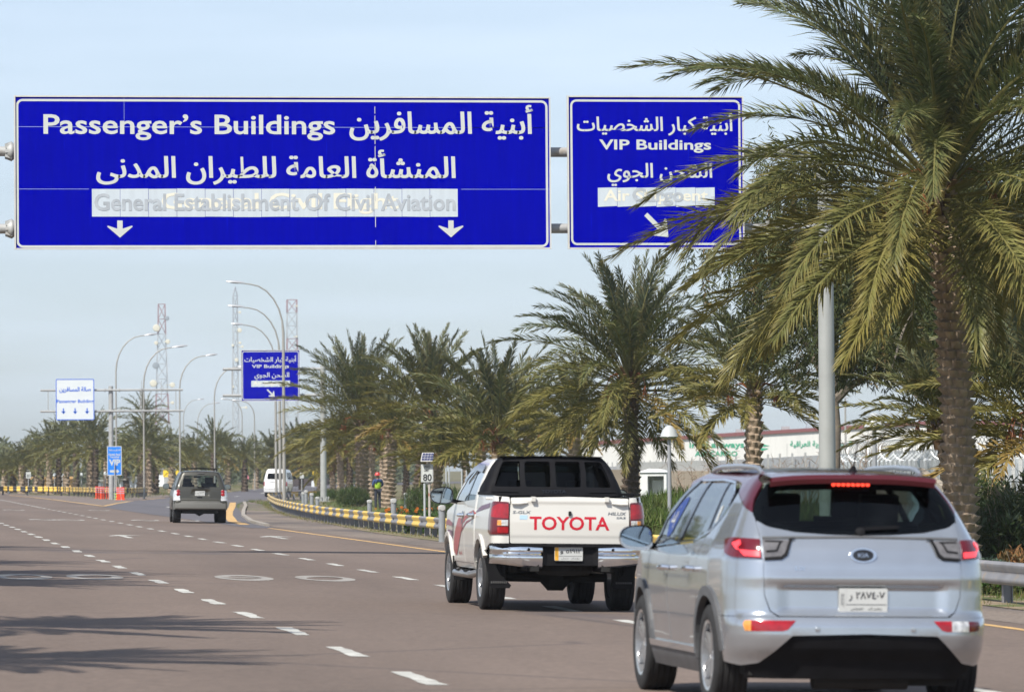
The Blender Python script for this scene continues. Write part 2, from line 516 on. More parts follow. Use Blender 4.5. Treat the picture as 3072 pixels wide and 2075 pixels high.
# shoulder between edge line and barrier
sl_ = [(12.7, y) for y in range(20, 164, 8)] + [(13.2, 172), (15.0, 200), (17.4, 232), (21.0, 278), (24.0, 305), (28, 335)]
sr_ = [(14.35, y) for y in range(20, 130, 8)] + [(14.6, 140), (14.9, 148), (15.3, 156), (15.7, 164)] + [(16.2, 172), (17.9, 200), (20.1, 232), (23.5, 278), (27, 300), (31, 330)]
def fit(a, n):
    a = np.array(a, float); d = np.r_[0, np.cumsum(np.linalg.norm(np.diff(a, axis=0), axis=1))]
    q = np.linspace(0, d[-1], n)
    return list(zip(np.interp(q, d, a[:, 0]), np.interp(q, d, a[:, 1])))
strip('shoulder', fit(sl_, 60), fit(sr_, 60), zroad, M_SHOULDER, .003)
vl = [(x - .25, y) for x, y in sr_]; vr = [(x + 2.1, y) for x, y in sr_]
mbv = strip('verge', fit(vl, 60), fit(vr, 60), lambda x, y: gz(x) if x < 16 else -.272, M_VERGE, .012)

# painted markings: thin sheets with chipped edges
M_WHITE = mat('road paint white', (.47, .465, .43), .7, var=.2, vscale=3, dirt=((.22, .19, .17), 7., .56, .72), world=True)
M_YELLOW = mat('road paint yellow', (.58, .36, .13), .7, var=.12, vscale=3, dirt=((.24, .18, .14), 4., .52, .72), world=True)
rng0 = random.Random(4)
def ragged(mb, x0, y0, x1, y1, w_, z=.004, n=6, jit=.018):
    """painted stripe from (x0,y0) to (x1,y1)"""
    dx, dy = x1 - x0, y1 - y0; L = math.hypot(dx, dy); nx_, ny_ = -dy / L, dx / L
    a, b = [], []
    for i in range(n + 1):
        t = i / n; e = (.04 if i in (0, n) else 0)
        for lst, s in ((a, 1), (b, -1)):
            o = s * w_ / 2 + rng0.uniform(-jit, jit); q = rng0.uniform(-1, 1) * e
            x, y = x0 + dx * t + nx_ * o + dx / L * q, y0 + dy * t + ny_ * o + dy / L * q
            lst.append((x, y, gz(x) + z))
    k = n + 1
    mb.add(a + b, [(i, k + i, k + i + 1, i + 1) for i in range(n)])
mk = MB()
X1, X2 = 4.24, 8.28
for k in range(0, 62):
    y = 36.6 + 5.72 * k
    ragged(mk, X1 + rng0.uniform(-.02, .02), y, X1 + rng0.uniform(-.02, .02), y + 2.45, .155)
for k in range(0, 64):
    y = 34.2 + 5.78 * k
    ragged(mk, X2 + rng0.uniform(-.02, .02), y, X2 + rng0.uniform(-.02, .02), y + (2.4 if k < 34 else 3.4), .155)
for k in range(0, 60):
    ragged(mk, .2, 34.2 + 5.78 * k, .2, 36.6 + 5.78 * k, .155)
def ring(mb, cx, cy, rx, ry, wx, wy, z=.004):
    n = 40; a, b = [], []
    for i in range(n):
        c, s = math.cos(2 * math.pi * i / n), math.sin(2 * math.pi * i / n)
        a.append((cx + rx * c, cy + ry * s, gz(cx + rx * c) + z)); b.append((cx + (rx - wx) * c, cy + (ry - wy) * s, gz(cx) + z))
    mb.add(a + b, [(i, (i + 1) % n, n + (i + 1) % n, n + i) for i in range(n)])
lanes_ = mk; mk = MB()
for (px, py) in ((72, 1729), (285, 1729), (732, 1732), (975, 1734)):     # the digits of the painted speed figures
    g_ = ground(px, py)
    ring(mk, g_.x, g_.y, .43, 2.1, .17, 1.0)
    if px in (732,):
        ragged(mk, g_.x - .3, g_.y, g_.x + .3, g_.y, .5)
M_WORN = mat('worn road paint', (.33, .315, .29), .75, var=.25, vscale=2.5, dirt=((.19, .155, .135), 5., .48, .66), world=True)
tag(mk.build('lane_marking', M_WORN, smooth=False), kind='structure'); mk = lanes_
for px, py in ((366, 1609), (826, 1612), (130, 1558), (213, 1559), (436, 1560), (560, 1561), (42, 1529), (298, 1530)):      # lane arrows and figures further on
    g_ = ground(px, py)
    if py > 1600:
        ragged(mk, g_.x + .1, g_.y - 2.4, g_.x + .1, g_.y + 2, .16, n=8)
        for sx in (-1, 1):
            mk.add([(g_.x + .1, g_.y + 3.6, gz(g_.x) + .004), (g_.x + .1 + sx * .5, g_.y + 1.3, gz(g_.x) + .004), (g_.x + .1, g_.y + 1.9, gz(g_.x) + .004)], [(0, 1, 2) if sx < 0 else (0, 2, 1)])
    else:
        ring(mk, g_.x, g_.y, .5, 1.8, .16, .6)
for k in range(6):
    a = np.array(rl[10 + 3 * k]) * .5 + np.array(rr[10 + 3 * k]) * .5; b = np.array(rl[11 + 3 * k]) * .5 + np.array(rr[11 + 3 * k]) * .5
    ragged(mk, a[0], a[1], a[0] + (b[0] - a[0]) * .5, a[1] + (b[1] - a[1]) * .5, .25, z=.0105)
tag(mk.build('lane_marking', M_WHITE, smooth=False), kind='structure')
my = MB()
def polyline(mb, pts, w_, z=.004):
    for a, b in zip(pts[:-1], pts[1:]):
        ragged(mb, a[0], a[1], b[0], b[1], w_, z, n=4, jit=.012)
polyline(my, [(12.22, y) for y in range(20, 164, 6)], .15)
polyline(my, [(12.22, y) for y in range(164, 256, 6)], .12)
polyline(my, [(12.0, 252), (11.95, 280), (11.85, 310), (11.6, 345), (10.8, 380)], .22, .0125)
polyline(my, [(12.0, 252), (14.1, 280), (16.7, 311), (20.5, 340)], .22, .0125)
polyline(my, [(12.22, 160), (12.7, 172), (14.4, 197), (16.1, 220), (18.6, 252), (21.0, 284)], .34, .0125)
tag(my.build('edge_line', M_YELLOW, smooth=False), kind='structure')
# low concrete kerb edging beside the ramp mouth
M_CONC = mat('pale concrete', (.46, .42, .37), .85, var=.18, vscale=2, bump=.4, bscale=12, world=True)
mb = MB()
M_KERB = mat('worn kerb concrete', (.30, .27, .235), .9, var=.25, vscale=1.5, bump=.4, bscale=12, world=True)
kp = fit([(12.62, 156), (13.2, 170), (14.9, 196), (16.9, 222), (19.3, 252), (21.5, 282)], 40)
for a, b in zip(kp[:-1], kp[1:]):
    mb.bar((a[0], a[1], gz(a[0]) + .03), (b[0], b[1], gz(b[0]) + .03), .16, .10)
tag(mb.build('kerb', M_KERB, smooth=False), kind='structure')

# ================================================================== GUARDRAILS
M_GALV = mat('weathered galvanised steel', (.27, .275, .285), .5, .55, var=.2, vscale=3, bump=.1, bscale=30)
M_GREYP = mat('grey barrier paint', (.23, .23, .245), .55, .1, var=.16, vscale=2.5, dirt=((.30, .24, .18), 5, .58, .75))
M_YELP = mat('yellow barrier paint', (.74, .50, .10), .5, var=.10, vscale=2.5, dirt=((.62, .33, .04), 6, .58, .70))
M_DARK = mat('black hole', (.012, .012, .013), .9)
WB = [(.0, .55), (.055, .545), (.085, .515), (.085, .475), (.05, .425), (.05, .385), (.085, .335), (.085, .295), (.055, .255), (.0, .25)]   # W-beam section: (out, z)
def wbeam(path, zf, stripe, side=-1, scale=1.0, step=.5):
    """two-colour W-beam along (x,y) path"""
    mb = MB()
    pr = resample(path, step)
    rows = []
    for i, p in enumerate(pr):
        t = pr[min(i + 1, len(pr) - 1)] - pr[max(i - 1, 0)]; t = t / np.linalg.norm(t)
        nrm = np.array([-t[1], t[0]]) * (-side)
        rows.append([(p[0] + nrm[0] * o, p[1] + nrm[1] * o, zf(p[0], p[1]) + z * scale) for o, z in WB])
    k = len(WB)
    for i in range(len(rows) - 1):
        mb.m = stripe(i * step)
        mb.add(rows[i] + rows[i + 1], [(j, j + 1, k + j + 1, k + j) for j in range(k - 1)])
    return mb, pr
GP = [(14.62, 30), (14.62, 66), (14.66, 100), (14.85, 130), (15.5, 160), (16.7, 190), (18.7, 225), (21.2, 260), (23.2, 284), (25.4, 298), (28.5, 306), (32, 309)]
gp = lerp_path(GP, 14)
rail = thing('guardrail', 'long low steel guardrail striped yellow and grey along the right shoulder', 'guardrail', (14.62, 66, gz(14.62)))
inv = Vector((14.62, 66, gz(14.62)))
zg = lambda x, y: gz(x)
mb, pr = wbeam(gp, zg, lambda s: 1 if ((s - .9) % 4.2) < 2.1 and not (28 < s < 34.4) else 0, side=-1)
o = mb.build('rail', [M_GREYP, M_YELP], rail); o.location = -inv
pp = resample(gp, 2.03)
far = MB(); cnt = 0
pw = MB()
M_POST = M_GREYP
def post_mesh():
    m = MB()
    for q in ((-.06, 0, .006), (.06, 0, .006)):
        m.box((q[0] + .07, 0, .12), (.012, .09, .56))
    m.box((.07, .0, .12), (.12, .02, .56))
    m.box((.0, 0, .40), (.05, .09, .2))
    return m
pm = None
for p in pp:
    if p[1] < 56: continue
    cnt += 1
    L = Vector((p[0] + .02, p[1], gz(p[0]))) - inv
    if cnt <= 100:
        if pm is None:
            pm = post_mesh().build('post', M_POST, rail, smooth=False); pm.location = L
        else:
            c = pm.copy(); COL.objects.link(c); c.parent = rail; c.location = L
    else:
        far.box(L + Vector((.07, 0, .12)), (.13, .09, .56))
if far.v:
    o = far.build('post', M_POST, rail, smooth=False); o['kind'] = 'stuff'
hol = MB()
for k in range(60):
    s = 36 + 4.2 * k + 2.1 + .75
    if s > len(pr) * .5 - 2: break
    q = pr[int(s / .5)]
    X, Y, Z = q[0] - .058, q[1], gz(q[0]) + .405
    hol.add([(X, Y - .0, Z + .075), (X, Y - .0, Z - .075), (X - .012, Y - .26, Z)], [(0, 1, 2)])
o = hol.build('arrow_reflector', M_DARK, rail, smooth=False); o.location = -inv
# barrier at the gore nose, far left
GQ = [ground(-60, 1484), ground(60, 1485), ground(200, 1487), ground(290, 1490), ground(345, 1492), ground(405, 1491), ground(440, 1488)]
gq = lerp_path([(p.x, p.y) for p in GQ], 14)
r2 = thing('guardrail', 'far guardrail checked yellow and black behind the gore nose at left', 'guardrail', (GQ[3].x, GQ[3].y, gz(GQ[3].x)))
inv2 = Vector(r2.location)
mb, pr2 = wbeam(gq, zg, lambda s: 1 if (s % .62) < .31 else 0, side=1, scale=1.25, step=.155)
o = mb.build('rail', [mat('dark barrier paint', (.035, .035, .04), .6), M_YELP], r2); o.location = -inv2
mb = MB()
for p in resample(gq, 2.0):
    mb.box(Vector((p[0], p[1] + .1, gz(p[0]) + .15)) - inv2, (.14, .1, .5))
o = mb.build('post', mat('dark barrier paint', ()), r2, smooth=False); o['kind'] = 'stuff'
# ================================================================== SIGNS AND GANTRIES
M_BLUE = mat('sign blue', (.0001, .0008, .33), .5, spec=.0, var=.10, vscale=1.2, stretch=(6, 6, .5), dirt=((.001, .006, .46), 3.2, .62, .80))
M_SIGNW = mat('sign white film', (.54, .565, .55), .5, spec=.15, var=.04, vscale=3)
M_COVER = mat('pale cover film', (.525, .585, .64), .5, spec=.1, var=.05, vscale=2, stretch=(5, 1, .4))
M_GHOSTG = mat('grey ghost lettering', (.40, .435, .475), .5, spec=.1, var=.14, vscale=5)
M_GHOSTW = mat('cream ghost lettering', (.72, .70, .60), .5, spec=.1)
M_ALU = mat('sign frame aluminium', (.62, .61, .58), .45, .2, var=.1, vscale=3)
M_PIPE = mat('grey painted steel pipe', (.36, .365, .36), .55, .15, var=.14, vscale=3, dirt=((.24, .20, .16), 3, .60, .8))
M_POSTG = mat('grey gantry post paint', (.34, .35, .34), .5, .1, var=.08, vscale=2, dirt=((.30, .27, .23), 2.4, .62, .85))
M_SEAM = mat('sign panel seam', (.30, .36, .62), .5)
YS = 97.0
def on_plane(x, y, Y):
    """photo point on the plane at world Y -> (X, Z)"""
    u, v = ray(x, y); k = u * CA + SA; q = CA - u * SA
    d = Y / q
    return d * k, CAMZ - v * d
def round_rect(x0, z0, x1, z1, r, n=6):
    p = []
    for cx, cz, a0 in ((x1 - r, z1 - r, 0), (x0 + r, z1 - r, 90), (x0 + r, z0 + r, 180), (x1 - r, z0 + r, 270)):
        for i in range(n + 1):
            a = R(a0 + 90 * i / n); p.append((cx + r * math.cos(a), cz + r * math.sin(a)))
    return p
def border(mb, x0, z0, x1, z1, r, w_, y):
    a = round_rect(x0, z0, x1, z1, r); b = round_rect(x0 + w_, z0 + w_, x1 - w_, z1 - w_, max(r - w_, .01)); n = len(a)
    mb.add([(x, y, z) for x, z in a] + [(x, y, z) for x, z in b], [(i, (i + 1) % n, n + (i + 1) % n, n + i) for i in range(n)])
class Face:
    """maps photo pixels of a sign onto its own plane: fits an axis-aligned panel to the seen corners"""
    def __init__(s, Y, x0, y0, x1, y1, ox, oz):
        s.Y = Y
        a = on_plane(x0, y0, Y); b = on_plane(x1, y1, Y); c = on_plane(x0, y1, Y); d = on_plane(x1, y0, Y)
        s.X0, s.X1 = (a[0] + c[0]) / 2 - ox, (b[0] + d[0]) / 2 - ox
        s.Z1, s.Z0 = (a[1] + d[1]) / 2 - oz, (b[1] + c[1]) / 2 - oz
        s.p = (x0, y0, x1, y1)
    def x(s, px): return s.X0 + (px - s.p[0]) / (s.p[2] - s.p[0]) * (s.X1 - s.X0)
    def z(s, py): return s.Z1 + (py - s.p[1]) / (s.p[3] - s.p[1]) * (s.Z0 - s.Z1)
    def box(s, x0, y0, x1, y1): return (s.x(x0), s.z(y1), s.x(x1), s.z(y0))
def down_arrow(mb, cx, z0, z1, w_, y):
    h = z1 - z0; s = .105 * w_ * 2
    mb.add([(cx - s / 2, y, z1), (cx + s / 2, y, z1), (cx + s / 2, y, z0 + h * .52), (cx + w_ * .47, y, z0 + h * .70), (cx + w_ * .5, y, z0 + h * .64), (cx, y, z0), (cx - w_ * .5, y, z0 + h * .64), (cx - w_ * .47, y, z0 + h * .70), (cx - s / 2, y, z0 + h * .52)],
           [(0, 8, 2, 1), (8, 7, 6, 5), (2, 5, 4, 3), (8, 5, 2)])
def diag_arrow(mb, cx, cz, L, y):
    """arrow towards lower right, centred"""
    c = math.sqrt(.5)
    def P(u, v): return (cx + (u + v) * c, y, cz + (-u + v) * c)
    h = L / 2
    mb.add([P(-h, .07 * L), P(-h, -.07 * L), P(h * .25, -.07 * L), P(h * .25, .07 * L), P(h, 0), P(h * .02, .32 * L), P(h * .0, -.32 * L), P(h * .12, .36 * L), P(h * .12, -.36 * L)],
           [(0, 1, 2, 3), (3, 2, 4), (3, 4, 7, 5), (2, 6, 8, 4)])
def sign_panel(face, parent, M_face, thick=.05, frame=.028):
    mb = MB()
    mb.box(((face.X0 + face.X1) / 2, thick / 2, (face.Z0 + face.Z1) / 2), (face.X1 - face.X0, thick, face.Z1 - face.Z0))
    p = mb.build('panel', M_face, parent, smooth=False)
    mb = MB(); f = frame
    mb.box((face.X0 - f / 2, .02, (face.Z0 + face.Z1) / 2), (f, .10, face.Z1 - face.Z0 + 2 * f))
    mb.box((face.X1 + f / 2, .02, (face.Z0 + face.Z1) / 2), (f, .10, face.Z1 - face.Z0 + 2 * f))
    mb.box(((face.X0 + face.X1) / 2, .02, face.Z1 + f / 2), (face.X1 - face.X0, .08, f))
    mb.box(((face.X0 + face.X1) / 2, .02, face.Z0 - f / 2), (face.X1 - face.X0, .08, f))
    mb.build('frame', M_ALU, parent, smooth=False)
    return p

# ---- main board
ox, oz = 9.0, 0
sg = thing('overhead_sign', 'wide blue overhead board reading Passenger’s Buildings, two white down arrows', 'road sign', (ox, YS, 0))
F1 = Face(YS, 45, 292, 1648, 743, ox, oz)
sign_panel(F1, sg, M_BLUE)
mb = MB(); border(mb, F1.x(47), F1.z(742), F1.x(1644), F1.z(298), .13, .045, -.004); mb.build('border', M_SIGNW, sg, smooth=False)
mb = MB()
words(mb, 'Passenger’s Buildings', F1.box(128, 343, 1000, 421), -.005, bold=.016); mb.build('lettering', M_SIGNW, sg, smooth=False)
mb = MB(); words(mb, 'أبنية المسافرين', F1.box(1043, 312, 1598, 421), -.005, bold=.010); mb.build('lettering', M_SIGNW, sg, smooth=False)
mb = MB(); words(mb, 'المنشأة العامة للطيران المدنى', F1.box(284, 448, 1361, 554), -.005, bold=.010); mb.build('lettering', M_SIGNW, sg, smooth=False)
mb = MB(); b = F1.box(271, 566, 1370, 650)
n = 13; rg = random.Random(2)
for i in range(n):
    xa, xb = b[0] + (b[2] - b[0]) * i / n, b[0] + (b[2] - b[0]) * (i + 1) / n - .007
    e = [rg.uniform(-.005, .005) for _ in range(4)]
    mb.add([(xa, -.004, b[1] + e[0]), (xb, -.004, b[1] + e[1]), (xb, -.004, b[3] + e[2]), (xa, -.004, b[3] + e[3])], [(0, 1, 2, 3)])
cv = mb.build('cover_strip', M_COVER, sg, smooth=False)
mb = MB(); words(mb, 'General Civil Flight', F1.box(478, 578, 1190, 642), -.007, bold=.022); mb.build('lettering', M_GHOSTW, cv, smooth=False)
mb = MB(); words(mb, 'General Establishment Of Civil Aviation', F1.box(278, 580, 1362, 632), -.0095, bold=.022); mb.build('lettering', M_GHOSTG, cv, smooth=False)
for cx in (354, 1348):
    mb = MB(); down_arrow(mb, F1.x(cx), F1.z(712), F1.z(661), F1.x(cx + 38) - F1.x(cx - 38), -.005); mb.build('arrow', M_SIGNW, sg, smooth=False)
mb = MB()
for py in (381, 567):
    for xa, xb in ((46, 262 if py > 500 else 1648), (1380, 1648)):
        if xb > xa: mb.quad(*[(F1.x(x), -.0025, F1.z(py) + dz) for x, dz in ((xa, -.004), (xb, -.004), (xb, .004), (xa, .004))])
mb.quad(*[(F1.x(368) + dx, -.0025, F1.z(y)) for dx, y in ((-.003, 381), (.003, 381), (.003, 293), (-.003, 293))])
mb.build('seam', M_SEAM, sg, smooth=False)
mb = MB(); rg = random.Random(8); py = 286.
while py < 748:
    L = rg.uniform(16, 60)
    if rg.random() < .8:
        mb.quad(*[(F1.x(1120) + dx, -.011, F1.z(min(y, 748))) for dx, y in ((-.006, py + L), (.006, py + L), (.006, py), (-.006, py))])
    py += L + 6
mb.build('joint_strip', M_SIGNW, sg, smooth=False)
# ---- VIP board
M_BLUE2 = M_BLUE
def vip_board(face, parent, ghost2='Cargo'):
    s = 1.0
    q = lambda fx, fy: (face.X0 + fx * (face.X1 - face.X0), face.Z1 + fy * (face.Z0 - face.Z1))
    def bx(x0, y0, x1, y1):
        a = q(x0, y0); b = q(x1, y1); return (a[0], b[1], b[0], a[1])
    W_ = face.X1 - face.X0; k = W_ / 3.7
    sign_panel(face, parent, M_BLUE2)
    mb = MB(); e = .05 * k; border(mb, face.X0 + e * .7, face.Z0 + e, face.X1 - e * .7, face.Z1 - e, .13 * k, .045 * k, -.004); mb.build('border', M_SIGNW, parent, smooth=False)
    for t, b in (('أبنية كبار الشخصيات', bx(.047, .10, .945, .255)), ('VIP Buildings', bx(.175, .282, .82, .37)), ('الشحن الجوي', bx(.22, .438, .822, .592))):
        mb = MB(); words(mb, t, b, -.005, bold=.022 if t[0] == 'V' else .008); mb.build('lettering', M_SIGNW, parent, smooth=False)
    b = bx(.165, .60, .84, .73); mb = MB(); n = 6
    for i in range(n):
        xa, xb = b[0] + (b[2] - b[0]) * i / n, b[0] + (b[2] - b[0]) * (i + 1) / n - .006 * k
        mb.quad((xa, -.004, b[1]), (xb, -.004, b[1] + .02 * k), (xb, -.004, b[3]), (xa, -.004, b[3] - .01 * k))
    cv = mb.build('cover_strip', M_COVER, parent, smooth=False)
    mb = MB(); words(mb, 'Air Shipment', bx(.198, .615, .80, .715), -.007, bold=.022); mb.build('lettering', M_GHOSTW, cv, smooth=False)
    if ghost2:
        mb = MB(); words(mb, ghost2, bx(.362, .605, .66, .722), -.0095, bold=.03); mb.build('lettering', M_GHOSTG, cv, smooth=False)
    mb = MB(); c = q(.505, .855); diag_arrow(mb, c[0], c[1], .68 * k, -.005); mb.build('arrow', M_SIGNW, parent, smooth=False)
ox2 = 16.3
sv = thing('overhead_sign', 'near square blue overhead board reading VIP Buildings behind the big palm', 'road sign', (ox2, YS, 0))
F2 = Face(YS, 1707, 291, 2228, 742, ox2, 0)
vip_board(F2, sv)
# ---- gantry of the two boards
gpost = on_plane(2476, 1380, YS + .5)[0]
ZU = on_plane(1678, 456, YS + .3)[1]; ZL = on_plane(1678, 685, YS + .3)[1]
gt = thing('sign_gantry', 'grey tubular sign gantry with tall round post behind the hatchback', 'gantry', (gpost, YS + .3, bank(gpost, YS)))
zb = bank(gpost, YS)
mb = MB(); H = ZU - zb; r = .165
path = [(0, 0, 0), (0, 0, 2), (0, 0, 4), (0, 0, H - .75)] + [(-.75 + .75 * math.cos(R(a)), 0, H - .75 + .75 * math.sin(R(a))) for a in (20, 40, 60, 80)]
mb.tube(path, [.172, .168, .160, .150] + [.13, .115, .105, .10], 24); mb.build('post', M_POSTG, gt)
mb = MB(); mb.tube([(-.68, 0, H), (-12, 0, H), (-30, 0, H)], .098, 18); mb.build('upper_tube', M_PIPE, gt)
mb = MB(); mb.tube([(0, 0, ZL - zb), (-12, 0, ZL - zb), (-30, 0, ZL - zb)], .098, 18); mb.build('lower_tube', M_PIPE, gt)
for z in (H, ZL - zb):
    mb = MB(); xc = on_plane(33, 456, YS)[0] - gpost
    M_ = Matrix.Translation((xc, 0, z)) @ Matrix.Rotation(R(90), 4, 'Y')
    mb.lathe([(.10, -.09), (.13, -.09), (.185, -.02), (.185, .02), (.13, .09), (.10, .09)], 18, M_)
    for k in range(8):
        a = 2 * math.pi * k / 8
        mb.bar((xc - .12, math.cos(a) * .12, z + math.sin(a) * .12), (xc + .02, math.cos(a) * .17, z + math.sin(a) * .17), .02, .06)
    mb.build('coupling', M_PIPE, gt)
mb = MB()
for xw in np.linspace(3.4, 18, 9):
    for z in (H, ZL - zb):
        mb.box((xw - gpost, -.17, z), (.05, .16, .28))
mb.build('sign_bracket', M_ALU, gt, smooth=False)

# ---- second gantry with repeated VIP board
Y2 = 285.
pz = on_plane(970, 1400, Y2)[0]
z2 = gz(pz)
F3 = Face(Y2 - .5, 725, 1051, 898, 1201, on_plane(812, 1100, Y2)[0], 0)
sv2 = thing('overhead_sign', 'smaller distant blue board reading VIP Buildings beside the curved lamp posts', 'road sign', (on_plane(812, 1100, Y2)[0], Y2 - .5, 0))
vip_board(F3, sv2, None)
g2 = thing('sign_gantry', 'distant grey T shaped sign gantry carrying the smaller VIP board', 'gantry', (pz, Y2 - .1, z2))
ztop = on_plane(970, 1095, Y2)[1] - z2
mb = MB(); mb.tube([(0, 0, 0), (0, 0, ztop)], [.19, .16], 16)
mb.box((0, 0, .03), (.7, .7, .05))
for a in range(6): mb.bar((.2 * math.cos(a * 1.047), .2 * math.sin(a * 1.047), .05), (.3 * math.cos(a * 1.047), .3 * math.sin(a * 1.047), .30), .03, .1)
mb.build('post', M_POSTG, g2)
for i, y in enumerate((1107, 1186)):
    z = on_plane(800, y, Y2)[1] - z2; xl = on_plane(668, y, Y2)[0] - pz
    mb = MB(); mb.tube([(xl, 0, z), (1.6, 0, z)], .085, 10)
    for q in (-.5, .5, -1.2): mb.lathe([(.085, -.03), (.13, -.03), (.13, .03), (.085, .03)], 10, Matrix.Translation((q, 0, z)) @ Matrix.Rotation(R(90), 4, 'Y'))
    mb.build('upper_tube' if i == 0 else 'lower_tube', M_PIPE, g2)
mb = MB()
za, zb_ = on_plane(800, 1107, Y2)[1] - z2, on_plane(800, 1186, Y2)[1] - z2
for px in (696, 840): mb.bar((on_plane(px, 1150, Y2)[0] - pz, 0, zb_), (on_plane(px, 1150, Y2)[0] - pz, 0, za), .06)
mb.build('upright', M_PIPE, g2)

# ---- third gantry: white passenger building sign
Y3 = 320.
p3 = on_plane(334, 1400, Y3)[0]; z3 = gz(p3)
M_SKYB = mat('sign sky blue', (.015, .12, .62), .45)
M_WHITEP = mat('white sign face', (.64, .68, .70), .5, spec=.2, var=.03, vscale=2)
s3x = on_plane(225, 1200, Y3)[0]
sw = thing('overhead_sign', 'white square overhead sign with blue lettering and three blue arrows', 'road sign', (s3x, Y3 - .45, 0))
F4 = Face(Y3 - .45, 167, 1136, 283, 1260, s3x, 0)
mb = MB(); mb.prism(round_rect(F4.X0, F4.Z0, F4.X1, F4.Z1, .1), 0, .06); mb.build('panel', M_WHITEP, sw, smooth=False)
mb = MB(); border(mb, F4.X0 + .01, F4.Z0 + .01, F4.X1 - .01, F4.Z1 - .01, .09, .05, -.006); mb.build('border', M_SKYB, sw, smooth=False)
mb = MB(); words(mb, 'صالة المسافرين', F4.box(178, 1160, 272, 1178), -.006, bold=.02); mb.build('lettering', M_SKYB, sw, smooth=False)
mb = MB(); words(mb, 'Passenger Building', F4.box(170, 1198, 280, 1211), -.006, bold=.02); mb.build('lettering', M_SKYB, sw, smooth=False)
for cx in (190, 225, 261):
    mb = MB(); c = F4.x(cx); za, zb_ = F4.z(1242), F4.z(1224); h = zb_ - za; q = .1
    mb.add([(c - .035, -.006, zb_), (c + .035, -.006, zb_), (c + .035, -.006, za + h * .45), (c - .035, -.006, za + h * .45), (c - .14, -.006, za + h * .5), (c, -.006, za), (c + .14, -.006, za + h * .5)], [(0, 3, 2, 1), (4, 5, 6), (3, 5, 2)])
    mb.build('arrow', M_SKYB, sw, smooth=False)
g3 = thing('sign_gantry', 'grey T shaped gantry carrying the white passenger sign on its left arm', 'gantry', (p3, Y3, z3))
mb = MB(); mb.tube([(0, 0, 0), (0, 0, on_plane(334, 1158, Y3)[1] - z3)], [.17, .15], 14); mb.build('post', M_PIPE, g3)
for i, y in enumerate((1170, 1233)):
    z = on_plane(334, y, Y3)[1] - z3
    mb = MB(); mb.tube([(on_plane(121, y, Y3)[0] - p3, -.2, z), (on_plane(548 if i == 0 else 550, y, Y3)[0] - p3, -.2, z)], .07, 8)
    for px in (314, 358, 428, 488): mb.lathe([(.07, -.03), (.12, -.03), (.12, .03), (.07, .03)], 8, Matrix.Translation((on_plane(px, y, Y3)[0] - p3, -.2, z)) @ Matrix.Rotation(R(90), 4, 'Y'))
    mb.build('upper_tube' if i == 0 else 'lower_tube', M_PIPE, g3)
mb = MB(); za, zb_ = on_plane(334, 1170, Y3)[1] - z3, on_plane(334, 1233, Y3)[1] - z3
for px in (144, 420, 527): mb.bar((on_plane(px, 1200, Y3)[0] - p3, -.2, zb_), (on_plane(px, 1200, Y3)[0] - p3, -.2, za), .05)
for px in (424, 483): mb.bar((on_plane(px, 1200, Y3)[0] - p3, -.3, zb_ - .35), (on_plane(px, 1200, Y3)[0] - p3, -.3, za + .6), .035)
mb.build('upright', M_PIPE, g3)

# ---- blue hotel sign on its own pole
M_AZURE = mat('sign azure', (.012, .215, .80), .45, var=.04, vscale=2)
hp = at(342, 1496, 312); hz = gz(hp.x)
hs = thing('direction_sign', 'upright azure sign reading VIP with a white right arrow', 'road sign', (hp.x, hp.y, hz))
F5 = Face(hp.y, 322, 1338, 365, 1425, hp.x, hz)
mb = MB(); mb.box(((F5.X0 + F5.X1) / 2, .03, (F5.Z0 + F5.Z1) / 2), (F5.X1 - F5.X0, .05, F5.Z1 - F5.Z0)); mb.build('panel', M_AZURE, hs, smooth=False)
mb = MB(); border(mb, F5.X0 - .01, F5.Z0 - .01, F5.X1 + .01, F5.Z1 + .01, .03, .045, -.002); mb.build('border', M_SIGNW, hs, smooth=False)
for t, b in (('فندق و بناية', (327, 1346, 361, 1353)), ('Hotel And', (326, 1359, 361, 1366)), ('Terminal', (329, 1367, 358, 1373)), ('VIP', (327, 1377, 361, 1396))):
    mb = MB(); words(mb, t, F5.box(*b), -.003, bold=.03 if t != 'VIP' else .045); mb.build('lettering', M_SIGNW, hs, smooth=False)
mb = MB(); xa, xb, zc = F5.x(330), F5.x(358), F5.z(1413); hh = .075
mb.add([(xa, -.003, zc - hh), (xb - .14, -.003, zc - hh), (xb - .14, -.003, zc + hh), (xa, -.003, zc + hh), (xb - .14, -.003, zc - .14), (xb, -.003, zc), (xb - .14, -.003, zc + .14)], [(0, 1, 2, 3), (4, 5, 6)])
mb.build('arrow', M_SIGNW, hs, smooth=False)
mb = MB(); mb.tube([(.06, -.08, 0), (.06, -.08, F5.z(1390))], .035, 8); mb.bar((.5, .1, 0), (.25, .05, F5.Z0 - .1), .03); mb.build('pole', M_PIPE, hs)

# ---- chevron board and orange delineator posts at the gore nose
ch = ground(346, 1499)
cs = thing('chevron_board', 'small black board with lime green chevrons at the gore nose', 'chevron board', (ch.x, ch.y, gz(ch.x)))
mb = MB(); mb.box((0, 0, .30), (.52, .05, .58)); mb.box((0, .06, .3), (.08, .06, .6)); mb.build('panel', M_DARK, cs, smooth=False)
M_LIME = mat('lime film', (.55, .85, .10), .5, emit=0)
mb = MB()
for k in range(3):
    z = .60 - .18 * k
    mb.add([(-.26, -.03, z), (0, -.03, z - .19), (.26, -.03, z), (.26, -.03, z - .11), (0, -.03, z - .30), (-.26, -.03, z - .11)], [(0, 5, 4, 1), (1, 4, 3, 2)])
mb.build('chevron', M_LIME, cs, smooth=False)
M_ORANGE = mat('orange plastic', (.80, .075, .02), .5, var=.06)
M_REFL = mat('pink reflective band', (.55, .32, .38), .4)
dsrc = None
